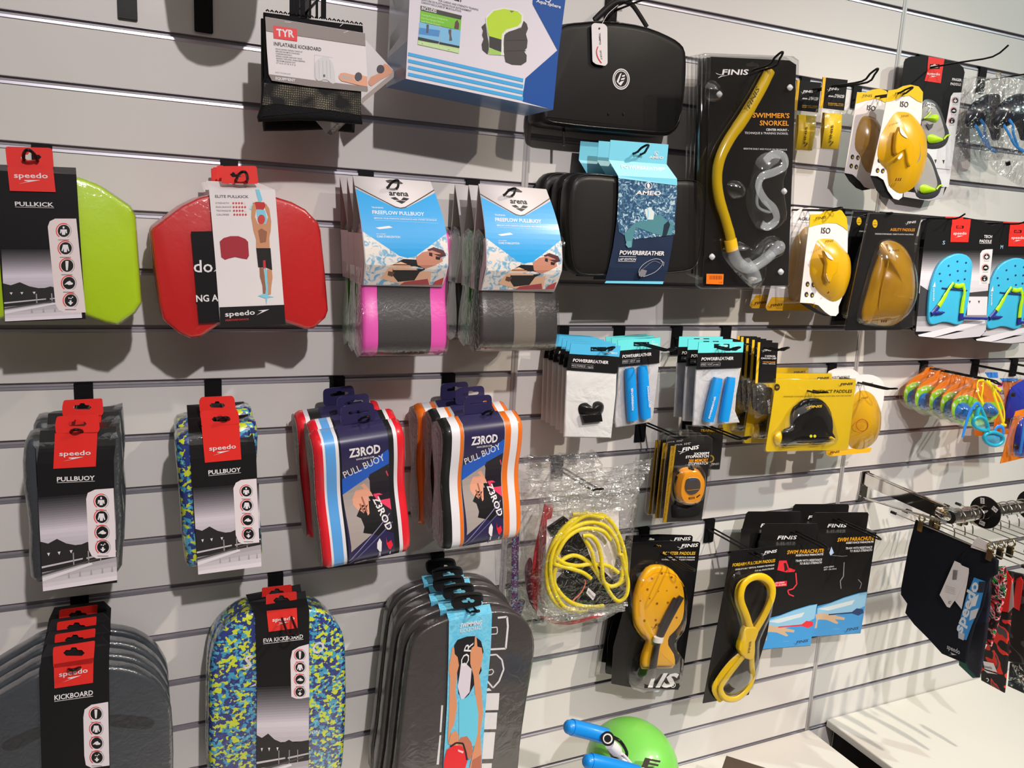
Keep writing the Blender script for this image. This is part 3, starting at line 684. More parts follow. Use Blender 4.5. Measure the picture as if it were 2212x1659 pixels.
# ------------------------------------------------------------ speedo pull buoys (row four, left)
Z9 = FR(0, 800, 3.456)
def pbuoy(label, foam, mode):
    if mode == 0:
        i = It('pull_buoy', label, 'pull buoy', (572, 385), .235, Z9, 'dark pull buoys in black sleeves')
        out = [(175, 560), (200, 520), (245, 507), (420, 500), (700, 470), (860, 430), (895, 420), (905, 520), (918, 700), (905, 900), (925, 1100), (920, 1300), (912, 1480), (880, 1530), (600, 1575), (330, 1600), (265, 1605), (225, 1570), (208, 1400), (212, 1200), (195, 1060), (168, 900), (160, 700)]
        card = [((345, 430), (850, 380), -.05), ((300, 452), (868, 430), -.008), ((290, 585), (862, 560), -.002), ((272, 700), (850, 668), 0), ((295, 1100), (858, 1060), 0), ((322, 1648), (875, 1585), 0)]
        tab = [(425, 345), (735, 328), (745, 440), (728, 470), (415, 470), (412, 400)]; red = [(410, 470), (728, 460), (715, 718), (398, 735)]; hole = eurohole(575, 400, 145, 55)
        q = lambda u, v: (284+u*572+v*37+u*v*-18, 950+(700-u*20)*v-u*44-u*v*20+(0))
        pan = [(643, 960), (655, 915), (710, 890), (848, 880), (865, 1392), (720, 1405), (685, 1385), (662, 1340)]; ic = [(755, 978), (757, 1095), (762, 1210), (768, 1320)]; ir = 58
        sp = ((443, 640), (678, 630), 36); ti = ('PULLBUOY', (425, 830), (708, 818), 34)
    else:
        i = It('pull_buoy', label, 'pull buoy', (1640, 360), .20, Z9, 'patterned pull buoys in black sleeves')
        out = [(1312, 540), (1335, 500), (1400, 480), (1600, 440), (1800, 400), (1870, 385), (1920, 400), (1935, 480), (1930, 620), (1918, 760), (1935, 1000), (1960, 1200), (1968, 1380), (1950, 1415), (1700, 1450), (1470, 1485), (1410, 1490), (1385, 1440), (1362, 1250), (1350, 1050), (1335, 850), (1318, 680)]
        card = [((1400, 360), (1850, 330), -.05), ((1408, 470), (1872, 420), -.008), ((1414, 560), (1900, 530), -.002), ((1422, 665), (1912, 618), 0), ((1448, 1100), (1930, 1050), 0), ((1480, 1525), (1943, 1457), 0)]
        tab = [(1515, 300), (1762, 288), (1778, 310), (1790, 400), (1505, 420), (1498, 330)]; red = [(1505, 420), (1785, 398), (1802, 665), (1530, 690)]; hole = eurohole(1642, 365, 125, 55)
        q = lambda u, v: (1440+u*492+v*40-u*v*20, 880+(645)*v-u*38-u*v*24)
        pan = [(1742, 880), (1760, 840), (1800, 818), (1915, 808), (1936, 1285), (1815, 1297), (1780, 1280), (1760, 1230)]; ic = [(1838, 903), (1842, 1010), (1848, 1118), (1855, 1222)]; ir = 50
        sp = ((1562, 600), (1762, 582), 34); ti = ('PULLBUOY', (1556, 778), (1798, 755), 32)
    i.slab('foam_body', out, -.075, -.004, foam, r=.016, rb=.016)
    i.slab('shrink_wrap', out, -.078, -.0015, wrap, r=.016, rb=.016)
    i.sheet('card_sleeve', card, cblack)
    i.card('hang_tab', tab, .0014, cred, rnd=.003, holes=[hole])
    i.at(.0003); i.poly([red[0], red[1], red[2], red[3]], RED) if False else None
    # red patch bridges the sloping shoulder of the sleeve
    n = len(card)
    i.sheet('red_flag', [(red[0], red[1], .0014), (red[3], red[2], .0014)], cred, th=.0008)
    i.at(.0022); speedo(i, sp[0], sp[1], sp[2]); i.z = .0006
    i.text(ti[0], ti[1], ti[2], ti[3], W_, 2.2); i.line([(ti[1][0], ti[1][1]+9), (ti[2][0], ti[2][1]+9)], 3, W_)
    poolscene(i, q)
    i.poly(pan, (232, 222, 226))
    for (x, y), kd in zip(ic, ['body', 'torso', 'swim', 'arrow']): icon(i, x, y, ir, kd)
    i.done(); return i
i = pbuoy('charcoal pull buoy in black sleeve with red flag, front of its hook', eblack, 0)
i.copy((612, 262), .135, 'charcoal pull buoy hanging behind the front charcoal one', skip=('print',))
i = pbuoy('pull buoy in blue and yellow camouflage foam, front of its hook', camo, 1)
i.copy((1620, 258), .11, 'camouflage pull buoy hanging behind the front camouflage one', skip=('print',))
hook((180, 828), .25, 'black hook carrying the charcoal pull buoys', drop=.03); hook((460, 824), .215, 'black hook carrying the camouflage pull buoys', drop=.03)

# ------------------------------------------------------------ zerod style pull buoys
Z10 = FR(600, 800, 3.687)
zred = mat('red_layer', (205, 28, 42), .35, var=.04, coat=.6, bump=.03, bs=60); zwhite = mat('white_layer', (226, 224, 230), .4, var=.02, coat=.5, k=1.1); zblue = mat('blue_layer', (82, 150, 212), .36, var=.05, vs=12, coat=.6, bump=.05, bs=50)
zblack = mat('black_layer', (36, 38, 38), .36, var=.05, coat=.6); zor = mat('orange_layer', (244, 120, 30), .36, var=.04, coat=.6); zgrey = mat('grey_layer', (150, 146, 150), .4, coat=.5)
znavy = mat('navy_sleeve_card', (38, 34, 70), .32, var=.05, coat=.4)
def zbuoy(label, group, ref, d, bands, cf, front, top=0, roll=-.10, tilt=.05, Wd=.162, H_=.262, sleeve=(.28, .80)):
    i = It('pull_buoy', label, 'pull buoy', ref, d, Z10, group, roll=roll, tilt=tilt)
    # ref is the slot of the hang tab; body hangs below it
    vt = -.022; xl, xr = -Wd/2-.002, Wd/2-.002; vb = vt-H_
    loop, zf0 = hourglass(vt, vb, .068, .036)
    buoy(i, xl, xr, vt, vb, .068, .036, bands, zoff=.028, endr=.009)
    ce = film('crumpled_end_wrap', tint=(236, 226, 224), base=.12, edge=.5, wr=.9, ws=120, rough=.2, milk=.42 if bands[0][2] is not zblack else .2) if bands[0][2] is not zblack else film('crumpled_dark_wrap', tint=(236, 236, 240), base=.12, edge=.5, wr=.9, ws=120, rough=.2, milk=.10)
    for sc, of in ((.90, .0012), (.62, .0016), (.34, .0020)):
        cyy = (vt+vb)/2; loft('wrap_end', [[(xl-of-q_, cyy+(y-cyy)*(1-(1-sc)*.32), .028-.034+(z+.034)*sc) for y, z in loop] for q_ in (0, .0004)], ce, i.root)

    zf = lambda x, y: zf0(x, y)+.028
    x0 = xl+Wd*sleeve[0]; x1 = xl+Wd*sleeve[1]
    n = 22; vs = []; fs = []
    ys = [vt+.0015-(H_+.003)*k/n for k in range(n+1)]
    lp = [(y, zf(0, y)+.0015) for y in ys]
    lp[0] = (vt+.002, -.006); lp[-1] = (vb-.002, -.010)
    for y, z in lp: vs += [(x0, y, z), (x1, y, z)]
    fs = [(2*k, 2*k+2, 2*k+3, 2*k+1) for k in range(n)]
    o = link_mesh('card_sleeve', vs, fs, znavy, i.root, smooth=True)
    # hang tab rising from the sleeve top
    pts = rounded([(x0+.010, -.020), (x1-.012, -.020), (x1-.014, .014), (x0+.012, .014)], .009)
    c = bpy.data.curves.new('c', 'CURVE'); c.dimensions = '2D'; c.fill_mode = 'BOTH'; c.extrude = .0007
    cx = (x0+x1)/2; hole = [(cx-.018, 0), (cx-.015, .003), (cx-.006, .003), (cx-.003, .006), (cx+.003, .006), (cx+.006, .003), (cx+.015, .003), (cx+.018, 0), (cx+.015, -.003), (cx-.015, -.003)]
    for lp_ in (pts, hole):
        sp = c.splines.new('POLY'); sp.points.add(len(lp_)-1)
        for k, q in enumerate(lp_): sp.points[k].co = (q[0], q[1], 0, 1)
        sp.use_cyclic_u = True
    t = bpy.data.objects.new('c', c); me = bpy.data.meshes.new_from_object(t); bpy.data.objects.remove(t)
    for v in me.vertices: v.co.z -= .004
    me.materials.clear(); me.materials.append(znavy); me.name = 'hang_tab'
    o = bpy.data.objects.new('hang_tab', me); COL.objects.link(o); o.parent = i.root
    if front:
        Y = lambda v: vt+.001-(H_+.002)*v; X = lambda u: x0+(x1-x0)*u
        z_ = [0.0019]
        def strip(poly, cc):
            bm = bmesh.new(); bm.faces.new([bm.verts.new((u, v, 0)) for u, v in poly])
            for s_ in range(1, 22): bmesh.ops.bisect_plane(bm, geom=bm.verts[:]+bm.edges[:]+bm.faces[:], plane_co=(0, s_/22, 0), plane_no=(0, 1, 0))
            bm.verts.index_update(); V = [(X(v.co.x), Y(v.co.y)) for v in bm.verts]; F = [tuple(v.index for v in f.verts) for f in bm.faces]; bm.free()
            i._add(V, F, [rgb(cc)]*len(F))
        def txt(t, u0, v0, u1, v1, h, cc, b=1, it=0.):
            A0 = Vector((X(u0), Y(v0))); B0 = Vector((X(u1), Y(v1))); U = B0-A0; G, F = glyphs(t, b); hh = h*H_; N_ = Vector((-U.y, U.x)).normalized()*hh
            i._add([tuple(A0+U*x+N_*y+U.normalized()*it*y*hh) for x, y in G], F, [rgb(cc)]*len(F))
        i.at(.0018, zf)
        strip([(0, .34), (.5, .27), (.98, .17), (1, .19), (1, .30), (.55, .36), (0, .46)], (26, 84, 180))
        strip([(0, .46), (.55, .36), (.6, .4), (.58, .75), (.05, .86), (.06, .82)], (150, 140, 136)); strip([(.58, .34), (1, .28), (1, .78), (.6, .72)], (34, 28, 40))
        strip([(.62, .46), (1, .54), (1, .62), (.68, .53)], (224, 60, 96)); strip([(.95, .33), (1, .38), (1, .40), (.93, .34)], (224, 60, 96))
        strip([(.24, .62), (.33, .64), (.38, .70), (.34, .74), (.70, .78), (.80, .74), (.74, .62), (.60, .50), (.44, .52)], (28, 26, 30))
        strip([(.20, .50), (.30, .43), (.46, .40), (.58, .46), (.66, .52), (.54, .50), (.52, .62), (.48, .63), (.46, .58), (.40, .61), (.34, .59), (.28, .58), (.20, .54)], (206, 146, 122))
        strip([(.30, .52), (.33, .51), (.42, .60), (.39, .61)], (150, 92, 76)); strip([(.38, .50), (.41, .49), (.49, .60), (.46, .61)], (150, 92, 76))
        txt('Z3ROD', .62, .52, .86, .76, .045, W_, 2.5)
        strip([(.0, .92), (.95, .64), (.96, .645), (.0, .93)], (120, 116, 150)); strip([(.0, .95), (.99, .70), (1, .705), (.0, .96)], (90, 88, 130))
        txt('Z3ROD', .16, .185, .82, .185, .062, W_, 3.2); txt('WWW.ZEROD.COM', .30, .215, .68, .215, .014, W_, 1); txt('PULL BUOY', .06, .335, .92, .245, .055, W_, .6)
        strip([(.62, .83), (.68, .80), (.72, .83), (.70, .90), (.66, .90), (.61, .87)], W_); strip([(.63, .90), (.66, .90), (.66, .97), (.63, .97)], (90, 86, 110)); strip([(.67, .90), (.7, .90), (.7, .96), (.67, .96)], (90, 86, 110)); strip([(.655, .905), (.68, .905), (.68, .935), (.655, .935)], W_)
        strip([(.82, .80), (.84, .845), (.93, .83), (.96, .87), (.90, .90), (.86, .89), (.82, .85)], (216, 34, 50)); strip([(.885, .915), (.905, .915), (.905, .94), (.885, .94)], W_)
        txt('Z3ROD', .12, .975, .38, .965, .018, W_, 2.4, .2)
        i.done()
    return i
bA = [(0, .09, zred), (.09, .115, zwhite), (.115, .225, zblue), (.225, .26, zwhite), (.26, .86, zblack), (.86, .90, zwhite), (.90, 1, zred)]
zbuoy('red blue and black pull buoy in navy sleeve, front of the left navy stack', 'red and blue pull buoys', (625, 338), .215, bA, None, True)
bA2 = [(0, .09, zred), (.09, .13, zwhite), (.13, .22, zblue), (.22, .26, zwhite), (.26, .86, zblack), (.86, .90, zwhite), (.90, 1, zred)]
zbuoy('red blue and black pull buoy second from front in the left navy stack', 'red and blue pull buoys', (590, 262), .143, bA2, None, False)
bA3 = [(0, .10, zred), (.10, .15, zwhite), (.15, .86, zblack), (.86, .90, zwhite), (.90, 1, zred)]
zbuoy('red edged black pull buoy nearest the wall in the left navy stack', 'red and blue pull buoys', (475, 195), .07, bA3, None, False)
bB = [(0, .10, zblack), (.10, .20, zwhite), (.20, .24, zor), (.24, .72, zgrey), (.72, .76, zgrey), (.76, .83, zor), (.83, .92, zwhite), (.92, 1, zor)]
zbuoy('orange and white pull buoy with black end, front of the right navy stack', 'orange and white pull buoys', (1615, 262), .215, bB, None, True, tilt=.04, roll=-.06, sleeve=(.25, .745))
zbuoy('orange and white pull buoy with black end, second in the right navy stack', 'orange and white pull buoys', (1525, 192), .14, bB, None, False, tilt=.04, roll=-.06)
bC = [(0, .10, zor), (.10, .20, zwhite), (.20, .26, zor), (.26, .78, zgrey), (.78, .9, zwhite), (.9, 1, zor)]
zbuoy('orange ended pull buoy nearest the wall in the right navy stack', 'orange and white pull buoys', (1400, 155), .07, bC, None, False, tilt=.04, roll=-.06)
hook((728, 818), .235, 'black hook carrying the red and blue pull buoys', drop=.035); hook((968, 812), .235, 'black hook carrying the orange and white pull buoys', drop=.035)

# ------------------------------------------------------------ kickboards, bottom row
Z13 = FR(0, 1220, 2.911)
i = It('kickboard', 'charcoal kickboard with hand grooves, front of the bottom left stack', 'swim board', (475, 560), .19, Z13, 'charcoal kickboards bottom left')
top = [(-300, 1500), (-260, 1000), (-180, 830), (-60, 760), (100, 770), (175, 730), (330, 660), (500, 640), (690, 642), (830, 662), (960, 730), (1040, 810), (1080, 910), (1092, 1200), (1085, 1500), (1060, 2000), (900, 2150), (400, 2200), (-100, 2150), (-280, 2000)]
top = [(-330, 1500), (-330, 1200), (-250, 1020), (-90, 880), (110, 760), (240, 690), (500, 640), (690, 642), (850, 668), (975, 740), (1045, 830), (1080, 930), (1092, 1200), (1085, 1500), (1070, 2050), (950, 2200), (400, 2260), (-150, 2230), (-310, 2080)]
i.slab('foam_board', top, -.030, -.004, eblack, r=.007, rb=.005, sm=2); i.slab('shrink_wrap', top, -.032, -.002, wrap, r=.008, sm=2)
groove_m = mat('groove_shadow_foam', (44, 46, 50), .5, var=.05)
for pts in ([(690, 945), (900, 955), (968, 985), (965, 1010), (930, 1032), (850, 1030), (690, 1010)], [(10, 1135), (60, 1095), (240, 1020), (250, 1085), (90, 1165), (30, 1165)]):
    i.patch('grip_groove_shade', pts, -.0036, groove_m, sm=3)  # flat patch, the groove's shade is put into the darker foam colour
i.sheet('card_sleeve', [((300, 500), (640, 450), -.020), ((262, 585), (690, 500), -.004), ((245, 672), (686, 590), 0), ((262, 1300), (690, 1240), 0), ((275, 2000), (700, 1900), 0)], cblack)
i.card('hang_tab', [(335, 520), (598, 478), (590, 585), (583, 620), (336, 650), (332, 560)], .0014, cred, rnd=.003, holes=[eurohole(465, 555, 135, 60)])
i.sheet('red_flag', [((338, 625), (588, 585), .0014), ((342, 778), (585, 742), .0014)], cred, th=.0008)
i.at(.0022); speedo(i, (372, 706), (552, 676), 32); i.z = .0007
i.text('KICKBOARD', (342, 852), (585, 818), 32, W_, 2); i.line([(342, 860), (585, 826)], 3, W_)
i.poly([(524, 960), (532, 910), (575, 880), (680, 862), (688, 1262), (575, 1277), (540, 1260), (530, 1200)], (222, 214, 220))
for (x, y), kd in zip([(603, 938), (605, 1032), (607, 1122), (609, 1212)], ['legs', 'torso', 'swim', 'arrow']): icon(i, x, y, 46, kd)
i.done()
i.copy((482, 480), .145, 'charcoal kickboard second from front in the bottom left stack', skip=('print',)); i.copy((492, 402), .10, 'charcoal kickboard third from front in the bottom left stack', skip=('print',)); i.copy((502, 325), .055, 'charcoal kickboard nearest the wall in the bottom left stack', skip=('print',))
hook((172, 1297), .215, 'black hook carrying the charcoal kickboards', drop=.035)

def sg(x, y): return (x, y)
i = It('kickboard', 'blue and yellow camouflage kickboard in black sleeve, front of its hook', 'swim board', (1770, 225), .13, Z13, 'camouflage kickboards')
out = [(1335, 560), (1365, 470), (1420, 400), (1510, 330), (1600, 290), (1760, 265), (1940, 275), (2040, 300), (2110, 360), (2160, 440), (2178, 560), (2182, 900), (2165, 1200), (2150, 1300), (2100, 1420), (1900, 1480), (1600, 1500), (1400, 1470), (1320, 1380), (1312, 1000), (1318, 700)]
i.slab('foam_board', out, -.045, -.004, camo, r=.012, rb=.01, sm=2); i.slab('shrink_wrap', out, -.047, -.002, wrap, r=.012, sm=2)
i.sheet('card_sleeve', [((1567, 235), (1920, 165), -.012), ((1582, 268), (1928, 212), -.001), ((1605, 325), (1945, 285), 0), ((1616, 700), (1945, 690), .001), ((1612, 1330), (1942, 1330), 0)], cblack)
i.card('hang_tab', [(1672, 190), (1865, 168), (1868, 262), (1858, 280), (1690, 300), (1672, 270)], -.002, cred, rnd=.003, holes=[eurohole(1770, 225, 105, 55)])
i.at(.0012)
i.poly([(1676, 290), (1866, 270), (1872, 398), (1690, 422)], RED); speedo(i, (1712, 358), (1852, 345), 24)
i.text('EVA KICKBOARD', (1655, 490), (1905, 462), 26, W_, 2); i.line([(1655, 498), (1908, 468)], 3, W_)
q = lambda u, v: (1616+u*328-v*4, 770+640*v-u*14)
poolscene(i, q)
i.poly([(1826, 600), (1838, 540), (1880, 515), (1942, 498), (1946, 832), (1870, 845), (1832, 830)], (226, 216, 222))
for (x, y), kd in zip([(1886, 567), (1886, 645), (1886, 722), (1886, 800)], ['legs', 'torso', 'swim', 'arrow']): icon(i, x, y, 38, kd)
i.z = -.0037; i.text('S', (1525, 655), (1580, 650), 85, W_, 2, .1); i.text('O', (1958, 560), (2034, 552), 72, W_, 2, .1); i.poly([(1565, 770), (1610, 745), (1610, 760)], W_); i.text('ION', (1950, 1064), (2006, 1060), 22, W_, 1)
i.done()
i.copy((1742, 180), .075, 'camouflage kickboard hanging behind the front camouflage kickboard', skip=('print',))
hook((595, 1245), .225, 'black hook carrying the camouflage kickboards', drop=.03)

Z14 = FR(720, 1180, 3.463)
i = It('kickboard', 'black kickboard with white letters and blue swimmer sleeve, front of its stack', 'swim board', (1010, 410), .215, Z14, 'black kickboards with blue sleeves')
kfoam = mat('black_board_foam', (54, 50, 51), .5, var=.05, vs=200, bump=.08, bs=500, coat=.08)
out = [(430, 2050), (470, 1660), (520, 1200), (562, 850), (600, 720), (680, 630), (790, 570), (900, 535), (1100, 500), (1250, 485), (1370, 510), (1460, 580), (1505, 700), (1500, 850), (1450, 1150), (1400, 1500), (1375, 1800), (1330, 2050), (1250, 2150), (600, 2180)]
i.slab('foam_board', out, -.028, -.004, kfoam, r=.005, rb=.005, sm=2); i.slab('shrink_wrap', out, -.030, -.002, film('board_wrap', base=.03, edge=.35, wr=.10, ws=30, rough=.15), r=.006, sm=2)
blw = ramp_mat('printed_pool_water', [(0, (60, 150, 190)), (.45, (92, 178, 212)), (.55, (120, 196, 222)), (.7, (84, 160, 196)), (1, (70, 150, 190))], scale=60, detail=5, const=False, rough=.35)
i.sheet('card_sleeve', [((845, 490), (1170, 432), -.020), ((865, 560), (1187, 500), 0), ((862, 800), (1180, 740), .001), ((850, 1200), (1145, 1130), .001), ((822, 1660), (1108, 1660), 0), ((800, 2050), (1085, 2050), 0)], blw)
i.tube('hang_loop', [(895, 440, -.024), (888, 400, -.010), (905, 375, .002), (1000, 355, .004), (1095, 355, -.006), (1112, 400, -.022)], .003, cblack, n=6)
i.card('hang_tab', [(890, 400), (905, 372), (1000, 362), (1105, 352), (1110, 440), (1000, 465), (905, 470), (890, 450)], -.006, cblack, rnd=.003, holes=[eurohole(1010, 410, 100, 40)])
i.at(.0014)
i.text('SWIMMING', (948, 610), (1108, 584), 32, W_, 2.4, .15); i.text('KICKBOARD', (945, 650), (1106, 620), 30, W_, 0, .15)
i.poly([(905, 740), (930, 700), (1000, 675), (1060, 672), (1105, 710), (1125, 790), (1100, 860), (1110, 930), (1015, 1110), (970, 1150), (935, 1100), (925, 900), (900, 800)], (30, 28, 34))
i.poly([(955, 880), (985, 870), (1035, 920), (1020, 1090), (960, 1160), (930, 1050), (945, 960)], (196, 188, 200)); i.text('OR', (1000, 900), (1050, 720), 60, (210, 210, 215), 0)
i.poly([(940, 1150), (1100, 1100), (1110, 1400), (1050, 1500), (940, 1450)], (96, 184, 210))
sk = (196, 132, 96)
i.poly([(862, 910), (878, 830), (890, 755), (905, 760), (908, 805), (930, 830), (940, 890), (925, 950), (915, 1080), (925, 1200), (905, 1330), (880, 1380), (870, 1430), (855, 1470), (865, 1250), (870, 1080), (872, 980)], sk)
i.poly([(1025, 800), (1035, 760), (1055, 745), (1060, 672), (1072, 680), (1078, 750), (1110, 760), (1120, 820), (1105, 900), (1090, 950), (1110, 1100), (1120, 1250), (1100, 1400), (1108, 1560), (1085, 1660), (1020, 1660), (1040, 1560), (1080, 1400), (1085, 1250), (1060, 1100), (1050, 970), (1025, 880)], sk)
i.poly([(860, 1480), (880, 1400), (920, 1380), (940, 1420), (935, 1500)], sk); i.poly([(930, 1480), (950, 1430), (1000, 1420), (1035, 1470), (1045, 1550), (1020, 1600), (990, 1560)], (176, 104, 80))
i.poly([(830, 1600), (850, 1520), (900, 1490), (960, 1495), (1000, 1540), (1005, 1600), (985, 1670), (960, 1760), (860, 1760), (825, 1680)], (214, 34, 42), sm=0); i.line([(875, 1500), (920, 1470), (970, 1475), (990, 1540), (1000, 1600)], 14, (40, 24, 34)); i.poly([(932, 1520), (975, 1535), (970, 1550), (934, 1535)], (230, 200, 205))
i.poly([(1040, 1600), (1108, 1560), (1104, 1760), (1020, 1760)], (168, 96, 74))
i.z = -.0037
wl = lambda pts, w: i.line(pts, w, W_)
wl([(1165, 610), (1225, 605), (1228, 640), (1222, 655), (1165, 660)], 7); wl([(1230, 535), (1300, 528), (1306, 600), (1290, 765), (1165, 772)], 14)
wl([(1165, 815), (1220, 810), (1262, 850), (1275, 920), (1240, 1010), (1195, 1060), (1145, 1000)], 12); wl([(1150, 930), (1190, 920), (1200, 940), (1185, 960), (1150, 965)], 7); i.poly([(1140, 1068), (1165, 1060), (1185, 1080), (1145, 1085)], W_)
for (x0_, y0_, x1_, y1_, dx) in ((1143, 1100, 1243, 1225, -8), (1133, 1245, 1227, 1368, -8), (1120, 1392, 1212, 1500+90, -18), (1112, 1625, 1186, 1700, -4)): i.poly([(x0_, y0_), (x1_, y0_-2), (x1_+dx, y1_), (x0_+dx, y1_+2)], W_)
for pts in ([(808, 1190), (822, 1190), (808, 1390), (795, 1392)], [(795, 1415), (808, 1413), (790, 1632), (772, 1634)]): i.poly(pts, W_)
i.done()
for (rx, ry, d_, lb) in [(942, 340, .178, 'black kickboard second from front in the blue sleeve stack'), (872, 282, .14, 'black kickboard third from front in the blue sleeve stack'), (862, 212, .10, 'black kickboard fourth from front in the blue sleeve stack'), (812, 150, .06, 'black kickboard nearest the wall in the blue sleeve stack')]: i.copy((rx, ry), d_, lb, skip=('print',))
hook((945, 1200), .235, 'black hook carrying the black kickboards with blue sleeves', drop=.035)
# ------------------------------------------------------------ helpers for moulded goods
def dome(i, name, pts, z0, h, m, sm=3, parent=None, rings=6, pw=2.0, cx=None, flat=0.0):
    P = i.PP(pts, z0+h*.3); P = catmull(P, sm) if sm else P
    if area2(P) < 0: P = P[::-1]
    c = i.p(cx, z0+h*.3) if cx else (sum(p[0] for p in P)/len(P), sum(p[1] for p in P)/len(P))
    L = []
    for k in range(rings+1):
        s_ = 1-(1-.04)*(k/rings); z = z0+h*(1-max(0, (s_-flat)/(1-flat))**pw)
        L.append([(c[0]+(x-c[0])*s_, c[1]+(y-c[1])*s_, z) for x, y in P])
    L = [[(x, y, z0-.0012) for x, y, z in L[0]]]+L
    return loft(name, L, m, parent or i.root)
def gel(name, c, op=.75, rough=.25, coat=.6, var=.1, vs=10):
    return mat(name, c, rough, var=var, vs=vs, coat=coat, alpha=op)
amber = gel('amber_rubber', (172, 126, 24), .70, .22, var=.35, vs=16); amberL = gel('bright_amber_rubber', (250, 188, 6), .9, .3); clearr = gel('clear_silicone', (214, 220, 228), .22, .1)
yplas = mat('yellow_plastic', (250, 190, 20), .35, var=.05, coat=.4); ycard = mat('yellow_card', (248, 208, 26), .4, var=.04, coat=.2); ocard = mat('orange_card', (236, 128, 30), .42, var=.03)
kplas = mat('black_plastic', (30, 29, 30), .3, var=.1, coat=.4); bfab = mat('black_bag_fabric', (36, 34, 34), .42, var=.1, vs=8, bump=.06, bs=900, coat=.1); bshiny = mat('black_piping', (40, 38, 38), .2, coat=.6)
cyan = mat('cyan_card', (112, 196, 220), .4, var=.02); teal = mat('teal_card', (95, 205, 205), .4, var=.02); bsil = mat('blue_silicone', (10, 132, 205), .42, var=.05, coat=.25); stm = mat('steel', (200, 196, 190), .18, metal=1, var=.03, k=1.0)
chrome = mat('chrome', (225, 222, 218), .07, metal=1, var=.02, k=1.0); brass = mat('nickel_clip', (190, 176, 140), .22, metal=1, var=.08, k=1.0)

# ------------------------------------------------------------ mesh kickboard bags, top row
Zt = FR(540, 0, 5.53)
def net_mat():
    m = mat('black_net', (24, 24, 25), .6); nt = m.node_tree; b = nt.nodes['Principled BSDF']; tc = nt.nodes.new('ShaderNodeTexCoord')
    v = nt.nodes.new('ShaderNodeTexVoronoi'); v.voronoi_dimensions = '2D'; v.feature = 'DISTANCE_TO_EDGE'; v.inputs['Scale'].default_value = 290; v.inputs['Randomness'].default_value = .45; nt.links.new(tc.outputs['Object'], v.inputs['Vector'])
    n = nt.nodes.new('ShaderNodeTexNoise'); n.inputs['Scale'].default_value = 26; nt.links.new(tc.outputs['Object'], n.inputs['Vector'])
    r = nt.nodes.new('ShaderNodeValToRGB'); r.color_ramp.elements[0].position = .12; r.color_ramp.elements[0].color = (.006, .006, .006, 1); r.color_ramp.elements[1].position = .2; r.color_ramp.elements[1].color = (.24, .21, .15, 1); nt.links.new(v.outputs['Distance'], r.inputs[0])
    r2 = nt.nodes.new('ShaderNodeValToRGB'); r2.color_ramp.elements[0].position = .42; r2.color_ramp.elements[1].position = .62; nt.links.new(n.outputs['Fac'], r2.inputs[0])
    mx = nt.nodes.new('ShaderNodeMix'); mx.data_type = 'RGBA'; nt.links.new(r2.outputs[0], mx.inputs[0]); mx.inputs[6].default_value = (.008, .008, .008, 1); nt.links.new(r.outputs[0], mx.inputs[7]); nt.links.new(mx.outputs[2], b.inputs['Base Color']); return m
netm = net_mat()
blk = mat('black_textile', (24, 23, 25), .75, var=.15, vs=60, bump=.3, bs=300)
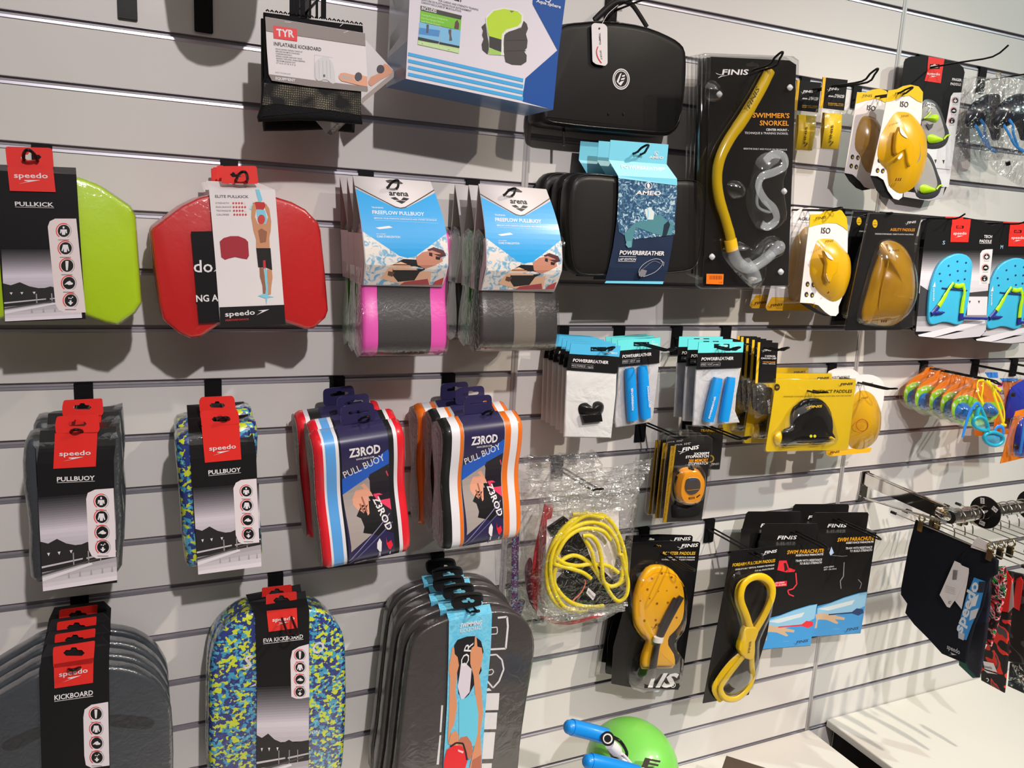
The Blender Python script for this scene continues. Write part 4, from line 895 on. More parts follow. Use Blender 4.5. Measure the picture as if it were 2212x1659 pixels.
def meshbag(label, front):
    i = It('mesh_bag', label, 'bag', (740, 60), .19, Zt, 'folded kickboards in black mesh bags')
    body = [(170, 135), (400, 165), (700, 215), (1000, 255), (1360, 300), (1365, 420), (1385, 800), (1340, 1100), (1335, 1300), (1358, 1480), (1200, 1470), (900, 1440), (600, 1430), (300, 1440), (110, 1450), (95, 1390), (140, 1250), (150, 1000), (190, 900), (175, 500)]
    i.slab('mesh_body', body, -.022, -.003, blk, r=.007, rb=.007)
    i.patch('mesh_window', [(165, 990), (400, 1010), (700, 1040), (1000, 1070), (1330, 1105), (1325, 1375), (900, 1310), (600, 1270), (300, 1240), (150, 1260)], -.0022, netm)
    for k in range(22):
        x = 190+k*53; i.tube('serrated_edge', [(x, 130+(x-170)*.14, -.004), (x+18, 112+(x-170)*.14, -.003), (x+38, 135+(x-170)*.14, -.004)], .0012, blk, n=5, k=1) if front else None
    for xa, wd, sway in ((500, 26, 0), (560, 30, 5), (630, 28, -6), (720, 12, 8), (800, 14, 0), (880, 30, 4)):
        i.sheet('strap', [((xa-wd+sway, -180), (xa+wd+sway, -180), -.012), ((xa-wd, 60), (xa+wd, 60), -.006), ((xa-wd, 215), (xa+wd, 220), -.0045)], blk, th=.002)
    if front:
        i.card('header_card', [(183, 200), (1374, 396), (1382, 600), (1412, 1090), (1395, 1098), (700, 1030), (262, 962), (225, 890), (200, 560)], .001, cwhite)
        i.at(.0017)
        G = (128, 118, 114)
        i.poly([(183, 202), (1374, 398), (1380, 548), (193, 370)], G); i.poly([(226, 892), (262, 962), (700, 1030), (1395, 1098), (1410, 1085), (1405, 1035), (700, 950), (222, 885)], G)
        i.poly([(275, 302), (562, 345), (565, 494), (282, 455)], (222, 40, 44)); i.text('TYR', (318, 428), (530, 446), 88, W_, 3)
        i.text('INFLATABLE KICKBOARD', (286, 540), (852, 610), 44, (62, 58, 60), 1)
        for n, t in enumerate(['SPACE SAVING DESIGN TAKES UP', '40% LESS ROOM IN YOUR BAG', 'STANDARD BUOYANCY', 'SPRING LOADED ONE-WAY VALVE', 'QUICKLY INFLATES, WHILE KEEPING', 'AIR FROM LEAKING OUT', '17" H X 13" W X 3" D']):
            i.text(t, (305+n*2, 588+n*28), (305+n*2+min(345, len(t)*11.5), 588+n*28+min(345, len(t)*11.5)*.12), 15, (95, 90, 90), 1)
        i.text('EASY TO INFLATE', (305, 868), (485, 892), 16, (150, 146, 146), .5); i.text('EQUIPMENT', (306, 948), (540, 975), 32, W_, 2.5)
        i.poly([(782, 740), (830, 695), (880, 675), (940, 690), (990, 760), (1012, 860), (1020, 990), (990, 1000), (960, 985), (925, 955), (880, 950), (845, 965), (812, 965), (785, 940), (778, 860)], (196, 194, 194)); 
        for xx in (822, 868, 914, 955): i.line([(xx, 720), (xx+8, 940)], 5, (165, 162, 162))
        i.ell(886, 905, 14, 18, (90, 88, 88)); i.line([(772, 650), (995, 685)], 2, (185, 180, 180)); i.line([(772, 650), (770, 930)], 2, (185, 180, 180))
        i.poly([(1060, 905), (1080, 875), (1130, 868), (1260, 900), (1240, 945), (1290, 985), (1340, 900), (1400, 915), (1404, 1034), (1310, 1020), (1090, 965), (1062, 930)], (222, 160, 130)); i.ell(1296, 915, 44, 52, (70, 66, 74)); i.poly([(1100, 890), (1220, 920), (1200, 960), (1090, 935)], (176, 160, 150))
        i.line([(415, 262), (490, 268)], 6, (205, 200, 196)); i.line([(1118, 390), (1175, 372)], 6, (205, 200, 196)); i.line([(1075, 315), (1112, 282)], 6, (205, 200, 196))
        i.done()
    return i
i = meshbag('black mesh bag with red and white header card at the top left', True)
j = It('mesh_bag', 'black mesh bag with crooked card peeking out behind the front mesh bag', 'bag', (700, 90), .13, Zt, 'folded kickboards in black mesh bags')
j.slab('mesh_body', [(145, 205), (400, 240), (900, 300), (1290, 380), (1290, 1100), (1262, 1580), (900, 1540), (500, 1555), (175, 1558), (165, 1480), (150, 1000)], -.025, -.003, blk, r=.008, rb=.006)
j.card('header_card', [(1370, 465), (1705, 830), (1728, 880), (1715, 925), (1345, 1232), (1300, 1100), (1290, 600)], .0, cwhite); j.at(.0007)
j.poly([(1728, 880), (1715, 925), (1345, 1232), (1340, 1170), (1660, 905), (1705, 832)], (160, 148, 142)); j.poly([(1412, 975), (1440, 920), (1530, 880), (1600, 760), (1650, 775), (1700, 835), (1695, 870), (1640, 910), (1560, 950), (1450, 1030), (1420, 1010)], (222, 160, 130)); j.ell(1560, 826, 46, 52, (70, 66, 74)); j.done()
j.card('hang_label', [(700, 1350), (760, 1340), (1100, 1430), (1160, 1455), (1010, 1600), (960, 1617), (918, 1590)], .002, cwhite); j.at(.0027); j.poly([(918, 1590), (960, 1617), (1010, 1600), (1160, 1455), (1100, 1430)], (140, 130, 126)); j.poly([(700, 1350), (760, 1340), (1100, 1430), (1060, 1480)], (150, 140, 136)); j.text('EQUIPMENT', (985, 1580), (1135, 1465), 36, W_, 2); j.done()
hook((650, -18), .23, 'black hook holding the mesh kickboard bags', drop=.03)
hook((272, -78), .1, 'empty black hook bracket at the top left corner', ph=.085, drop=.02); hook((438, -55), .212, 'black hook bracket right of the top left corner', ph=.088, drop=.02)

# ------------------------------------------------------------ flotation belt box
Za = FR(800, 0, 5.027)
i = It('belt_box', 'large blue and white flotation belt box with light blue stripes', 'box', (1200, 0), .20, Za)
boxw = mat('box_board_white', (206, 200, 208), .3, var=.03, vs=4, coat=.35); boxb = mat('box_blue_board', (52, 110, 165), .28, var=.1, vs=3, coat=.5)
P = i.PP([(385, 855), (1985, 1192), (2150, -700), (470, -1000)], 0)
vs = [(x, y, 0) for x, y in P]+[(x, y, -.115) for x, y in P]
link_mesh('carton', vs, [(0, 1, 2, 3), (7, 6, 5, 4), (0, 4, 5, 1), (1, 5, 6, 2), (2, 6, 7, 3), (3, 7, 4, 0)], None, i.root, mats=[boxw, boxb], fm=[0, 0, 1, 1, 0, 0])
i.at(.0005)
i.poly([(1985, 1192), (1655, 1100), (1652, 1060), (1685, 850), (2032, 545), (1762, 45), (1768, -100), (2150, -100), (2120, -10), (2040, 600)], (18, 70, 142)); i.grad((1700, 840), (2025, 560), (1985, 1190), (1660, 1080), (26, 70, 136), (20, 50, 104), 5) if False else None
for k in range(4): y0 = 567+k*73; i.poly([(412, y0), (1662, y0+286-k*6), (1658, y0+325-k*6), (408, y0+36)], (66, 160, 214))
i.text('BELT', (880, -10), (1000, 22), 60, (30, 30, 34), 3); i.text('FOR CARDIO AND STRENGTH TRAINING', (740, 14), (1172, 116), 22, (90, 92, 100), .6); i.text('CEINTURE DE FLOTTAISON POUR ENTRAINEMENT', (552, 2), (1098, 130), 22, (90, 92, 100), .6); i.text('CARDIOVASCULAIRE ET MUSCULATION', (552, 32), (985, 132), 22, (90, 92, 100), .6)
i.poly([(546, 60), (994, 170), (985, 216), (548, 116)], (58, 60, 50)); i.text('INCLUDES', (556, 104), (718, 142), 38, W_, 2.5)
i.poly([(546, 115), (988, 216), (980, 330), (538, 236)], (110, 178, 50))
for n, t in enumerate(['Training Program Designed by', 'Four-Time Olympian Swimmer', 'and Fitness Expert']): i.text(t, (552, 165+n*36), (840-n*40, 226+n*28), 20, (190, 225, 150), 1)
i.poly([(535, 238), (756, 290), (742, 470), (520, 432)], (120, 180, 216)); i.poly([(762, 292), (980, 330), (968, 520), (748, 475)], (120, 180, 216)); i.poly([(520, 400), (745, 450), (742, 472), (518, 436)], (44, 48, 56)); i.poly([(750, 455), (968, 500), (966, 522), (748, 478)], (44, 48, 56))
i.poly([(610, 265), (635, 268), (632, 340), (625, 370), (605, 365), (608, 320)], (70, 70, 80)); i.poly([(850, 320), (880, 318), (878, 380), (890, 440), (855, 445), (860, 390), (848, 350)], (90, 80, 80)); i.poly([(535, 300), (756, 330), (745, 400), (525, 370)], (70, 130, 186)); i.poly([(610, 290), (635, 293), (630, 360), (605, 358)], (80, 80, 96))
i.poly([(920, 240), (945, 215), (965, 260), (960, 320), (910, 310)], (90, 60, 66)); i.poly([(518, 436), (966, 524), (962, 580), (514, 482)], (170, 200, 130)); i.text('COMPLETE TRAINING PROGRAM ON DISK', (520, 474), (955, 570), 28, (225, 240, 205), 1.5)
i.poly([(1250, 250), (1290, 500), (1275, 590), (1218, 540), (1210, 480), (1232, 420), (1215, 380), (1225, 330), (1208, 290)], (62, 58, 56)); 
i.poly([(1250, 190), (1330, 105), (1450, 82), (1600, 110), (1660, 160), (1665, 220), (1640, 290), (1560, 330), (1470, 360), (1440, 440), (1460, 600), (1420, 600), (1285, 590), (1290, 400), (1260, 280)], (240, 240, 236))
i.poly([(1262, 200), (1340, 118), (1450, 95), (1600, 122), (1642, 165), (1640, 240), (1600, 285), (1480, 320), (1430, 370), (1425, 440), (1290, 400), (1268, 280)], (170, 200, 50)); i.poly([(1292, 392), (1425, 430), (1422, 570), (1290, 515)], (56, 54, 54)); i.poly([(1288, 518), (1420, 565), (1420, 600), (1285, 585)], (150, 190, 90))
i.poly([(1455, 380), (1500, 345), (1640, 300), (1665, 225), (1700, 260), (1712, 310), (1690, 370), (1708, 440), (1700, 520), (1668, 555), (1698, 600), (1695, 670), (1640, 705), (1540, 700), (1470, 670), (1448, 560)], (66, 62, 60)); i.poly([(1510, 115), (1565, 118), (1535, 138)], (110, 110, 60))
for (yy) in (440, 555): i.line([(1470, yy), (1690, yy-5)], 6, (44, 42, 42))
i.text('Aqua Sphere', (1800, 22), (2065, 92), 36, W_, 2.5, .15); i.arc(1930, -10, 36, 10, 200, 340, W_)
i.done()
# side panel print
S0 = It('x', 'x', 'x', (1200, 0), .165, Za); bpy.data.objects.remove(S0.root)
x0 = i.p((385, 855))[0]; 
def sidepoly(pts, c, nm='side_print'):
    """pts in (depth back 0..1, height above lower edge in m) on the left side of the carton"""
    A = Vector((*P[0], 0)); B = Vector((*P[3], 0)); up = (B-A).normalized()
    V = [A+up*h+Vector((-.0006, 0, -.115*f)) for f, h in pts]
    o = link_mesh(nm, V, [tuple(range(len(V)))], mat(nm+str(c), c, .35, coat=.3, var=.03), i.root); return o
sidepoly([(0, 0), (1, 0), (1, .05), (0, .06)], (40, 84, 130)); sidepoly([(0, .06), (1, .05), (1, .5), (0, .5)], (146, 150, 160), 'side_panel')
sidepoly([(.2, .17), (.3, .24), (.75, .27), (.95, .22), (.9, .15), (.6, .115), (.25, .12)], (40, 44, 42), 'side_belt_picture'); sidepoly([(.35, .075), (.9, .06), (.9, .085), (.35, .1)], (86, 150, 60), 'side_green_mark')
# black case hanging in front right of the box
Z3 = FR(1140, 0, 3.687)
i = It('carry_case', 'black zipped carry case with round white emblem and white hang tag', 'bag', (740, 60), .09, Z3)
body = [(200, 320), (235, 230), (300, 185), (420, 172), (560, 160), (760, 175), (960, 215), (1130, 285), (1225, 345), (1268, 420), (1272, 600), (1255, 800), (1225, 980), (1160, 1065), (1060, 1080), (800, 1060), (500, 1035), (250, 1005), (150, 985), (110, 930), (140, 700), (180, 450)]
i.slab('case_body', body, -.075, -.004, bfab, r=.012, rb=.012, sm=3)
i.tube('front_piping', [(x*.965+24, y*.955+20, -.006) for x, y in body], .0016, bshiny, closed=True, k=2); i.tube('handle', [(530, 165, -.03), (600, 100, -.03), (700, 20, -.028), (790, 15, -.028), (850, 60, -.03), (950, 215, -.03)], .0055, bfab, flat=.5, n=8); i.tube('handle', [(525, 155, -.045), (620, 60, -.05), (720, -20, -.05), (820, -30, -.05)], .004, bfab, flat=.5)
i.card('hang_tag', [(508, 200), (530, 182), (610, 190), (634, 215), (636, 505), (618, 525), (545, 512), (516, 490)], .004, cwhite, rnd=.003); i.at(.0047); i.text('TEMPO', (567, 262), (572, 355), 16, (90, 88, 92), 1.5); i.text('SPORT', (574, 400), (582, 475), 16, (90, 88, 92), .5); i.ell(571, 226, 7, 8, (30, 28, 28)); i.line([(560, 370), (548, 410), (560, 460), (588, 502)], 7, (205, 30, 40), sm=3); i.done(name='tag_print')
i.tube('tag_string', [(590, 195, .004), (640, 110, -.01), (720, 40, -.02)], .0006, cwhite, n=5)
i.at(-.0036); i.ell(744, 630, 68, 84, W_, 32); i.ell(744, 630, 60, 75, BK, 32); i.ell(744, 630, 55, 69, W_, 32); i.ell(744, 630, 49, 62, BK, 32)
for pts in ([(735, 588), (748, 580), (722, 660), (740, 655), (735, 680), (708, 650)], [(752, 600), (778, 595), (770, 610), (750, 612)], [(745, 625), (776, 618), (768, 634), (742, 638)], [(738, 650), (768, 642), (742, 682), (730, 672)]): i.poly(pts, W_)
i.done(); 
for x in (643, 762): dome(i, 'snap_stud', [(x-10, 905), (x, 893), (x+10, 905), (x, 925)], -.004, .003, bshiny)
i.tube('zip_pull', [(285, 1015, -.03), (287, 1060, -.028), (288, 1160, -.026)], .003, bshiny, flat=.6)
hook((1320, -5), .17, 'black hook carrying the black carry case', drop=.03, ph=.06)

# ------------------------------------------------------------ snorkel blister packs
Z19 = FR(1440, 90, 3.016)
def snorkelpack(label, front):
    i = It('snorkel_pack', label, 'snorkel', (560, 150), .19, Z19, 'snorkel packs hanging in a row')
    i.card('backing_card', [(288, 98), (800, 122), (845, 150), (790, 1590), (236, 1592)], -.012, mat('gloss_black_card', (30, 29, 30), .22, coat=.6, var=.05), th=.0015, holes=[eurohole(560, 150, 90, 36)])
    i.slab('clear_tray', [(228, 85), (250, 72), (830, 92), (868, 120), (862, 300), (812, 1580), (790, 1608), (230, 1612), (206, 1590)], -.014, -.004, film('thick_blister', base=.03, edge=.6, rough=.05), r=.004, rb=.001)
    if not front: return i
    sn = gel('yellow_snorkel_tube', (168, 138, 12), .86, .2)
    i.tube('snorkel_tube', [(672, 190, .0), (600, 330, .002), (500, 500, .004), (405, 640, .005), (345, 770, .006), (328, 900, .006), (345, 1030, .006), (385, 1160, .005), (415, 1270, .004), (424, 1340, .004)], .013, sn, n=12, k=5, flat=.75, rs=[.0125, .013, .0135, .0125, .012, .0115, .0115, .011, .0115, .0115])
    i.tube('tube_collar', [(415, 1290, .004), (428, 1360, .004)], .0142, mat('yellow_collar', (232, 180, 30), .35, coat=.4), n=12, k=1, flat=.75)
    i.tube('lower_elbow', [(425, 1345, .004), (460, 1430, .004), (530, 1475, .005), (610, 1440, .005), (680, 1385, .005)], .0125, clearr, n=10); i.tube('drain_valve', [(510, 1440, .003), (560, 1500, .003), (580, 1560, .003)], .014, clearr, n=10)
    i.tube('mouthpiece', [(660, 1400, .005), (715, 1350, .006), (750, 1325, .005)], .011, clearr, n=10, rs=[.009, .012, .015, .01])
    i.tube('head_strap', [(640, 780, .002), (690, 735, .003), (760, 745, .004), (770, 810, .004), (700, 850, .004), (620, 880, .004), (600, 950, .004), (640, 1030, .004), (700, 1090, .004), (715, 1160, .004), (660, 1205, .004), (620, 1190, .003)], .0085, clearr, n=8, k=5, flat=.25)
    i.tube('head_bracket', [(615, 900, .0), (590, 1000, .0), (600, 1080, .0), (680, 1110, .0), (640, 1040, .0)], .003, clearr, n=6)
    for pts in ([(255, 300), (300, 250), (360, 290), (372, 360), (320, 390), (268, 370)], [(400, 930), (440, 905), (500, 920), (525, 970), (500, 1015), (440, 1020), (405, 985)]): dome(i, 'blister_bubble', pts, -.004, .010, blis)
    dome(i, 'blister_bubble', [(560, 900), (600, 760), (700, 710), (780, 720), (800, 800), (770, 900), (790, 1080), (790, 1160), (700, 1230), (600, 1210), (540, 1100), (530, 1000)], -.004, .018, blis, flat=.4)
    dome(i, 'blister_bubble', [(480, 1300), (580, 1380), (640, 1290), (720, 1265), (780, 1320), (770, 1390), (650, 1460), (640, 1580), (560, 1600), (430, 1470), (370, 1360)], -.004, .018, blis, flat=.4)
    for (x, y) in ((808, 298), (770, 975), (348, 342), (300, 1402), (748, 1500)): dome(i, 'rivet_button', [(x-20, y), (x, y-22), (x+20, y), (x, y+22)], -.004, .004, gel('clear_button', (200, 200, 204), .7, .1), sm=3)
    i.at(-.0108); finis(i, (318, 215), (530, 215), 36)
    i.text("SWIMMER'S", (560, 494), (800, 497), 32, ORG, 2); i.text('SNORKEL', (606, 545), (796, 547), 33, ORG, 2); i.text('CENTER MOUNT -', (648, 580), (795, 583), 15, W_, 2); i.text('TECHNIQUE & TRAINING SNORKEL', (508, 601), (792, 606), 15, (190, 188, 190), .6); i.text('BREATHE EASILY AND FOCUS ON TECHNIQUE', (502, 702), (784, 709), 11, (190, 188, 190), .6)
    i.z = -.0035; i.poly([(260, 1512), (372, 1514), (368, 1582), (258, 1578)], (250, 122, 22))
    for k in range(14): i.line([(278+k*6.2, 1524), (278+k*6.2, 1550)], 2+(k % 3), (120, 50, 20))
    i.text('12', (342, 1573), (360, 1573), 9, (120, 50, 20), 1); i.z = .0185; i.text('FINIS', (540, 440), (606, 310), 34, (56, 48, 14), 2, .2); i.done()
    return i
i = snorkelpack('yellow swimming snorkel in clear blister pack, front of its row', True)
for k, (rx, d_, lb) in enumerate([(522, .120, 'snorkel blister pack second from the front of its row'), (492, .10, 'snorkel blister pack third from the front of its row'), (462, .08, 'snorkel blister pack fourth from the front, rearmost of its row')]):
    i.copy((rx, 152+k*4), d_, lb, skip=('print', 'blister_bubble', 'rivet_button', 'head_strap', 'head_bracket', 'mouthpiece', 'drain_valve', 'lower_elbow', 'snorkel_tube', 'tube_collar'))
hook((1522, 150), .245, 'black hook carrying the snorkel packs', drop=.04, tip=.022)

# ------------------------------------------------------------ powerbreather bags
Z7 = FR(1140, 290, 3.687)
i = It('snorkel_bag', 'black zipped pouch with blue underwater swimmer sleeve, front of its row', 'bag', (900, 120), .17, Z7, 'black pouches with light blue sleeves')
body = [(318, 700), (330, 450), (370, 350), (440, 310), (560, 308), (720, 325), (1000, 340), (1200, 350), (1330, 355), (1400, 400), (1425, 520), (1410, 750), (1375, 1000), (1330, 1075), (1250, 1105), (1000, 1125), (700, 1130), (470, 1130), (380, 1100), (340, 1000)]
i.slab('pouch_body', body, -.045, -.004, bfab, r=.015, rb=.012, sm=2); i.tube('front_piping', [(x*.975+22, y*.965+25, -.008) for x, y in body], .0015, bshiny, closed=True, k=2)
slv = [((660, 45), (1120, 82), -.012), ((645, 205), (1105, 240), -.010), ((720, 330), (1188, 355), .0), ((722, 470), (1190, 480), .003), ((708, 700), (1175, 700), .004), ((680, 900), (1148, 900), .003), ((645, 1060), (1115, 1080), .001), ((612, 1186), (1076, 1195), -.006)]
i.sheet('card_sleeve', slv, mat('navy_photo_card', (30, 42, 66), .35, coat=.3, var=.3, vs=18), smooth=False)
i.sheet('blue_header', [((a[0]-1, a[1]), (b[0]+1, b[1]), z+.0008) for a, b, z in slv[:3]]+[((722, 350), (1190, 408), .002)], cyan, th=.0006)
def slvz(x, y):
    ks = [(i.p(a, z)[1], z) for a, b, z in slv]
    for (y0, z0), (y1, z1) in zip(ks[:-1], ks[1:]):
        if y <= y0 and y >= y1: return z0+(z1-z0)*(y0-y)/max(1e-6, y0-y1)
    return ks[-1][1] if y < ks[-1][0] else ks[0][1]
i.at(.0016, slvz)
i.text('POWERBREATHER', (742, 270), (1098, 293), 28, (225, 240, 248), 2); i.text('AMEO', (962, 192), (1075, 198), 20, W_, 2.4, .2); i.arc(1022, 155, 18, 4, 0, 330, W_); i.ell(1022, 158, 6, 8, W_, 8)
i.z = .0006
foam = ramp_mat('printed_splash', [(0, (20, 38, 66)), (.45, (42, 74, 106)), (.56, (84, 122, 148)), (.64, (200, 216, 222)), (.72, (60, 96, 126)), (1, (24, 44, 74))], scale=110, detail=6, const=False, rough=.35)
i.patch('splash_photo', [(722, 352), (1188, 412), (1188, 500), (1170, 640), (1172, 800), (1000, 820), (820, 840), (730, 780), (712, 680), (722, 470)], .0046, foam)
i.z = .0052; i.zf = None; tq = (70, 120, 130)
i.poly([(800, 760), (850, 710), (900, 690), (960, 690), (1000, 650), (1060, 640), (1110, 690), (1160, 700), (1150, 800), (1080, 810), (1000, 790), (920, 760), (860, 740), (840, 800), (830, 890), (800, 900), (780, 850), (770, 790)], tq); i.poly([(930, 600), (970, 580), (1010, 620), (1000, 680), (950, 680)], (190, 200, 200)); i.poly([(1085, 720), (1120, 690), (1135, 720), (1105, 810), (1070, 815)], (24, 40, 54))
i.line([(900, 600), (892, 640), (920, 680), (950, 680), (960, 620), (948, 580)], 6, (110, 180, 214), sm=3); i.poly([(790, 850), (825, 850), (828, 900), (800, 905), (780, 880)], (90, 140, 150))
i.arc(962, 410, 30, 5, 0, 359, W_, 20); i.poly([(950, 400), (962, 385), (974, 405), (968, 430), (955, 428)], W_); i.text('AMEO', (858, 480), (1058, 487), 34, W_, 2.6, .2)
i.text('POWERBREATHER', (730, 958), (1086, 965), 34, W_, 2.4, .2); i.line([(728, 972), (862, 975)], 3, W_); i.text('LAP EDITION', (722, 1004), (860, 1006), 20, W_, .6, .2); i.line([(720, 1011), (858, 1014)], 3, W_)
i.line([(890, 1130), (888, 1080), (930, 1030), (1000, 995), (1060, 1000), (1070, 1040), (1010, 1100), (920, 1135)], 3, (180, 180, 184), sm=3); i.poly([(885, 1105), (905, 1075), (950, 1085), (935, 1125), (900, 1138)], (110, 110, 114)); i.line([(1060, 1010), (1085, 1020), (1080, 1050)], 3, (180, 180, 184)); i.line([(910, 1080), (1000, 1010), (1060, 1030)], 2, (140, 140, 144), sm=3)
i.poly([(625, 1168), (1082, 1172), (1076, 1193), (612, 1186)], (104, 188, 214)); i.done()
i.copy((800, 125), .11, 'black pouch with light blue header, second in its row', skip=('print', 'splash_photo')); i.copy((650, 125), .055, 'black pouch with light blue header, nearest the wall', skip=('print', 'splash_photo'))
hook((1290, 305), .195, 'black hook carrying the black pouches', drop=.03, tip=.014)

# ------------------------------------------------------------ powerbreather small bags
Z11 = FR(1140, 690, 3.687)
milky = film('white_pouch_film', tint=(240, 238, 240), base=.06, edge=.5, wr=.28, ws=16, rough=.15, milk=.82); clearp = film('clear_pouch_film', tint=(245, 245, 248), base=.05, edge=.5, wr=.4, ws=22, rough=.12, milk=.40)
def smallbag(label, group, ref, d, hdr, bag, col, sub, kind):
    (h0, h1, h2, h3) = hdr; i = It('accessory_pouch', label, 'pouch', ref, d, Z11, group)
    m0 = lambda a, b, t: (a[0]+(b[0]-a[0])*t, a[1]+(b[1]-a[1])*t)
    i.slab('pouch', bag, -.008, -.002, milky if kind == 'mouth' else clearp, r=.003, rb=.003); i.patch('pouch_back', [(x*.985+bag[0][0]*.015, y) for x, y in bag], -.0075, mat('pouch_white_backing', (238, 234, 238), .5, k=1.3))
    i.card('header_card', [h0, h1, h2, h3], 0, cblack, holes=[eurohole(ref[0], ref[1]-4, 110, 30)])
    i.at(.0007); b0 = m0(h0, h3, .40); b1 = m0(h1, h2, .40)
    i.poly([h0, (ref[0]-62, h0[1]+(h1[1]-h0[1])*.4), (ref[0]-62, b0[1]+(b1[1]-b0[1])*.4), b0], col); i.poly([(ref[0]+62, h0[1]+(h1[1]-h0[1])*.6), h1, b1, (ref[0]+62, b0[1]+(b1[1]-b0[1])*.6)], col)
    i.poly([(ref[0]-62, h0[1]+(h1[1]-h0[1])*.4), (ref[0]+62, h0[1]+(h1[1]-h0[1])*.6), (ref[0]+62, ref[1]-20), (ref[0]-62, ref[1]-20)], col); i.poly([(ref[0]-62, ref[1]+14), (ref[0]+62, ref[1]+14), (ref[0]+62, b0[1]+(b1[1]-b0[1])*.6), (ref[0]-62, b0[1]+(b1[1]-b0[1])*.4)], col)
    t0 = m0(h0, h3, .68); t1 = m0(h1, h2, .68); A = m0(t0, t1, .09); B = m0(t0, t1, .80); i.text('POWERBREATHER', A, B, 25, W_, 2.4, .12)
    s0 = m0(m0(h0, h3, .86), m0(h1, h2, .86), .08); s1 = m0(m0(h0, h3, .86), m0(h1, h2, .86), .52); i.text(sub, s0, s1, 15, (170, 168, 170), .4, .12); i.line([(s0[0], s0[1]+7), (s1[0], s1[1]+7)], 2, (150, 148, 150)); i.line([(s0[0], s0[1]-21), (s1[0], s1[1]-21)], 2, (150, 148, 150))
    e0 = m0(m0(h0, h3, .30), m0(h1, h2, .30), .72); e1 = m0(m0(h0, h3, .30), m0(h1, h2, .30), .95); i.text('AMEO', e0, e1, 14, W_, 2, .2); i.arc((e0[0]+e1[0])/2, e0[1]-28, 11, 3, 0, 330, W_)
    i.done(); return i
i = smallbag('white pouch with black rubber mouthpiece under blue header, front of its row', 'mouthpiece pouches', (562, 240), .185, ((345, 188), (740, 212), (712, 430), (312, 402)), [(312, 400), (712, 428), (705, 600), (668, 945), (290, 938), (300, 700)], (74, 168, 210), 'MOUTHPIECE - regular', 'mouth')
dome(i, 'mouthpiece', [(410, 720), (425, 680), (480, 668), (520, 710), (530, 670), (570, 655), (608, 675), (612, 720), (585, 765), (500, 790), (430, 770)], -.001, .012, kplas); i.slab('mouthpiece_stem', [(432, 760), (590, 750), (600, 815), (450, 830)], -.001, .008, kplas, r=.002)
for k, (rx, ry, d_, w_) in enumerate([(528, 220, .155, 'second'), (490, 203, .125, 'third'), (440, 185, .09, 'fourth'), (400, 172, .06, 'fifth'), (360, 160, .03, 'sixth')]): i.copy((rx, ry), d_, 'white mouthpiece pouch, %s from the front of its row' % w_, skip=('mouthpiece', 'mouthpiece_stem'))
hook((1215, 712), .215, 'black hook carrying the mouthpiece pouches', drop=.02, tip=.01)
def ventbag(label, group, ref, d, hdr, bag, tubes, sub, txt):
    i = smallbag(label, group, ref, d, hdr, bag, (96, 205, 208), sub, 'vent')
    for a, b, rr in tubes:
        i.tube('vent_tube', [(a[0], a[1], .006), ((a[0]+b[0])/2, (a[1]+b[1])/2, .007), (b[0], b[1], .006)], rr, bsil, n=14, k=3, flat=.7, rs=[rr*.80, rr*.93, rr*.95, rr, rr, rr*.96]); f = .3; p0 = (a[0]+(b[0]-a[0])*f, a[1]+(b[1]-a[1])*f); i.tube('seam_ring', [(p0[0], p0[1], .0063), (p0[0]+(b[0]-a[0])*.015, p0[1]+(b[1]-a[1])*.015, .0063)], rr*1.01, bsil, n=12, k=1, flat=.7)
    i.at(.0180); [i.text('POWERBREATHER', a, b, 18, W_, 2) for a, b in txt]; i.done(name='lettering'); return i
i = ventbag('clear pouch with two upright blue vent tubes under teal header', 'upright vent tube pouches', (905, 200), .10, ((715, 165), (1055, 142), (1048, 348), (728, 378)), [(728, 376), (1048, 350), (1022, 600), (1000, 790), (970, 820), (705, 862), (695, 800), (712, 600)], [((812, 390), (835, 800), .0135), ((915, 372), (938, 785), .0135)], 'SPEED VENT easy', [((845, 722), (838, 545)), ((950, 535), (966, 705))])
for k, (rx, ry, d_, w_) in enumerate([(855, 183, .065, 'second'), (805, 172, .03, 'rearmost')]): i.copy((rx, ry), d_, 'upright vent tube pouch, %s of its row' % w_, skip=('lettering',))
hook((1337, 710), .22, 'black hook carrying the upright vent tube pouches', drop=.022, tip=.01)
i = ventbag('clear pouch with two slanted blue vent tubes under teal header, front of row', 'slanted vent tube pouches', (1545, 215), .165, ((1362, 180), (1720, 180), (1705, 385), (1345, 398)), [(1345, 397), (1704, 385), (1665, 600), (1655, 730), (1692, 820), (1600, 830), (1450, 850), (1318, 845), (1330, 620)], [((1515, 465), (1435, 810), .0145), ((1620, 460), (1560, 810), .0135)], 'SPEED VENT power S', [((1452, 790), (1500, 615))])
for k, (rx, ry, d_, w_) in enumerate([(1460, 192, .125, 'second'), (1385, 170, .085, 'rearmost')]): i.copy((rx, ry), d_, 'slanted vent tube pouch, %s of its row' % w_, skip=('lettering',))
hook((1462, 710), .225, 'black hook carrying the slanted vent tube pouches', drop=.022, tip=.01, ph=.065)
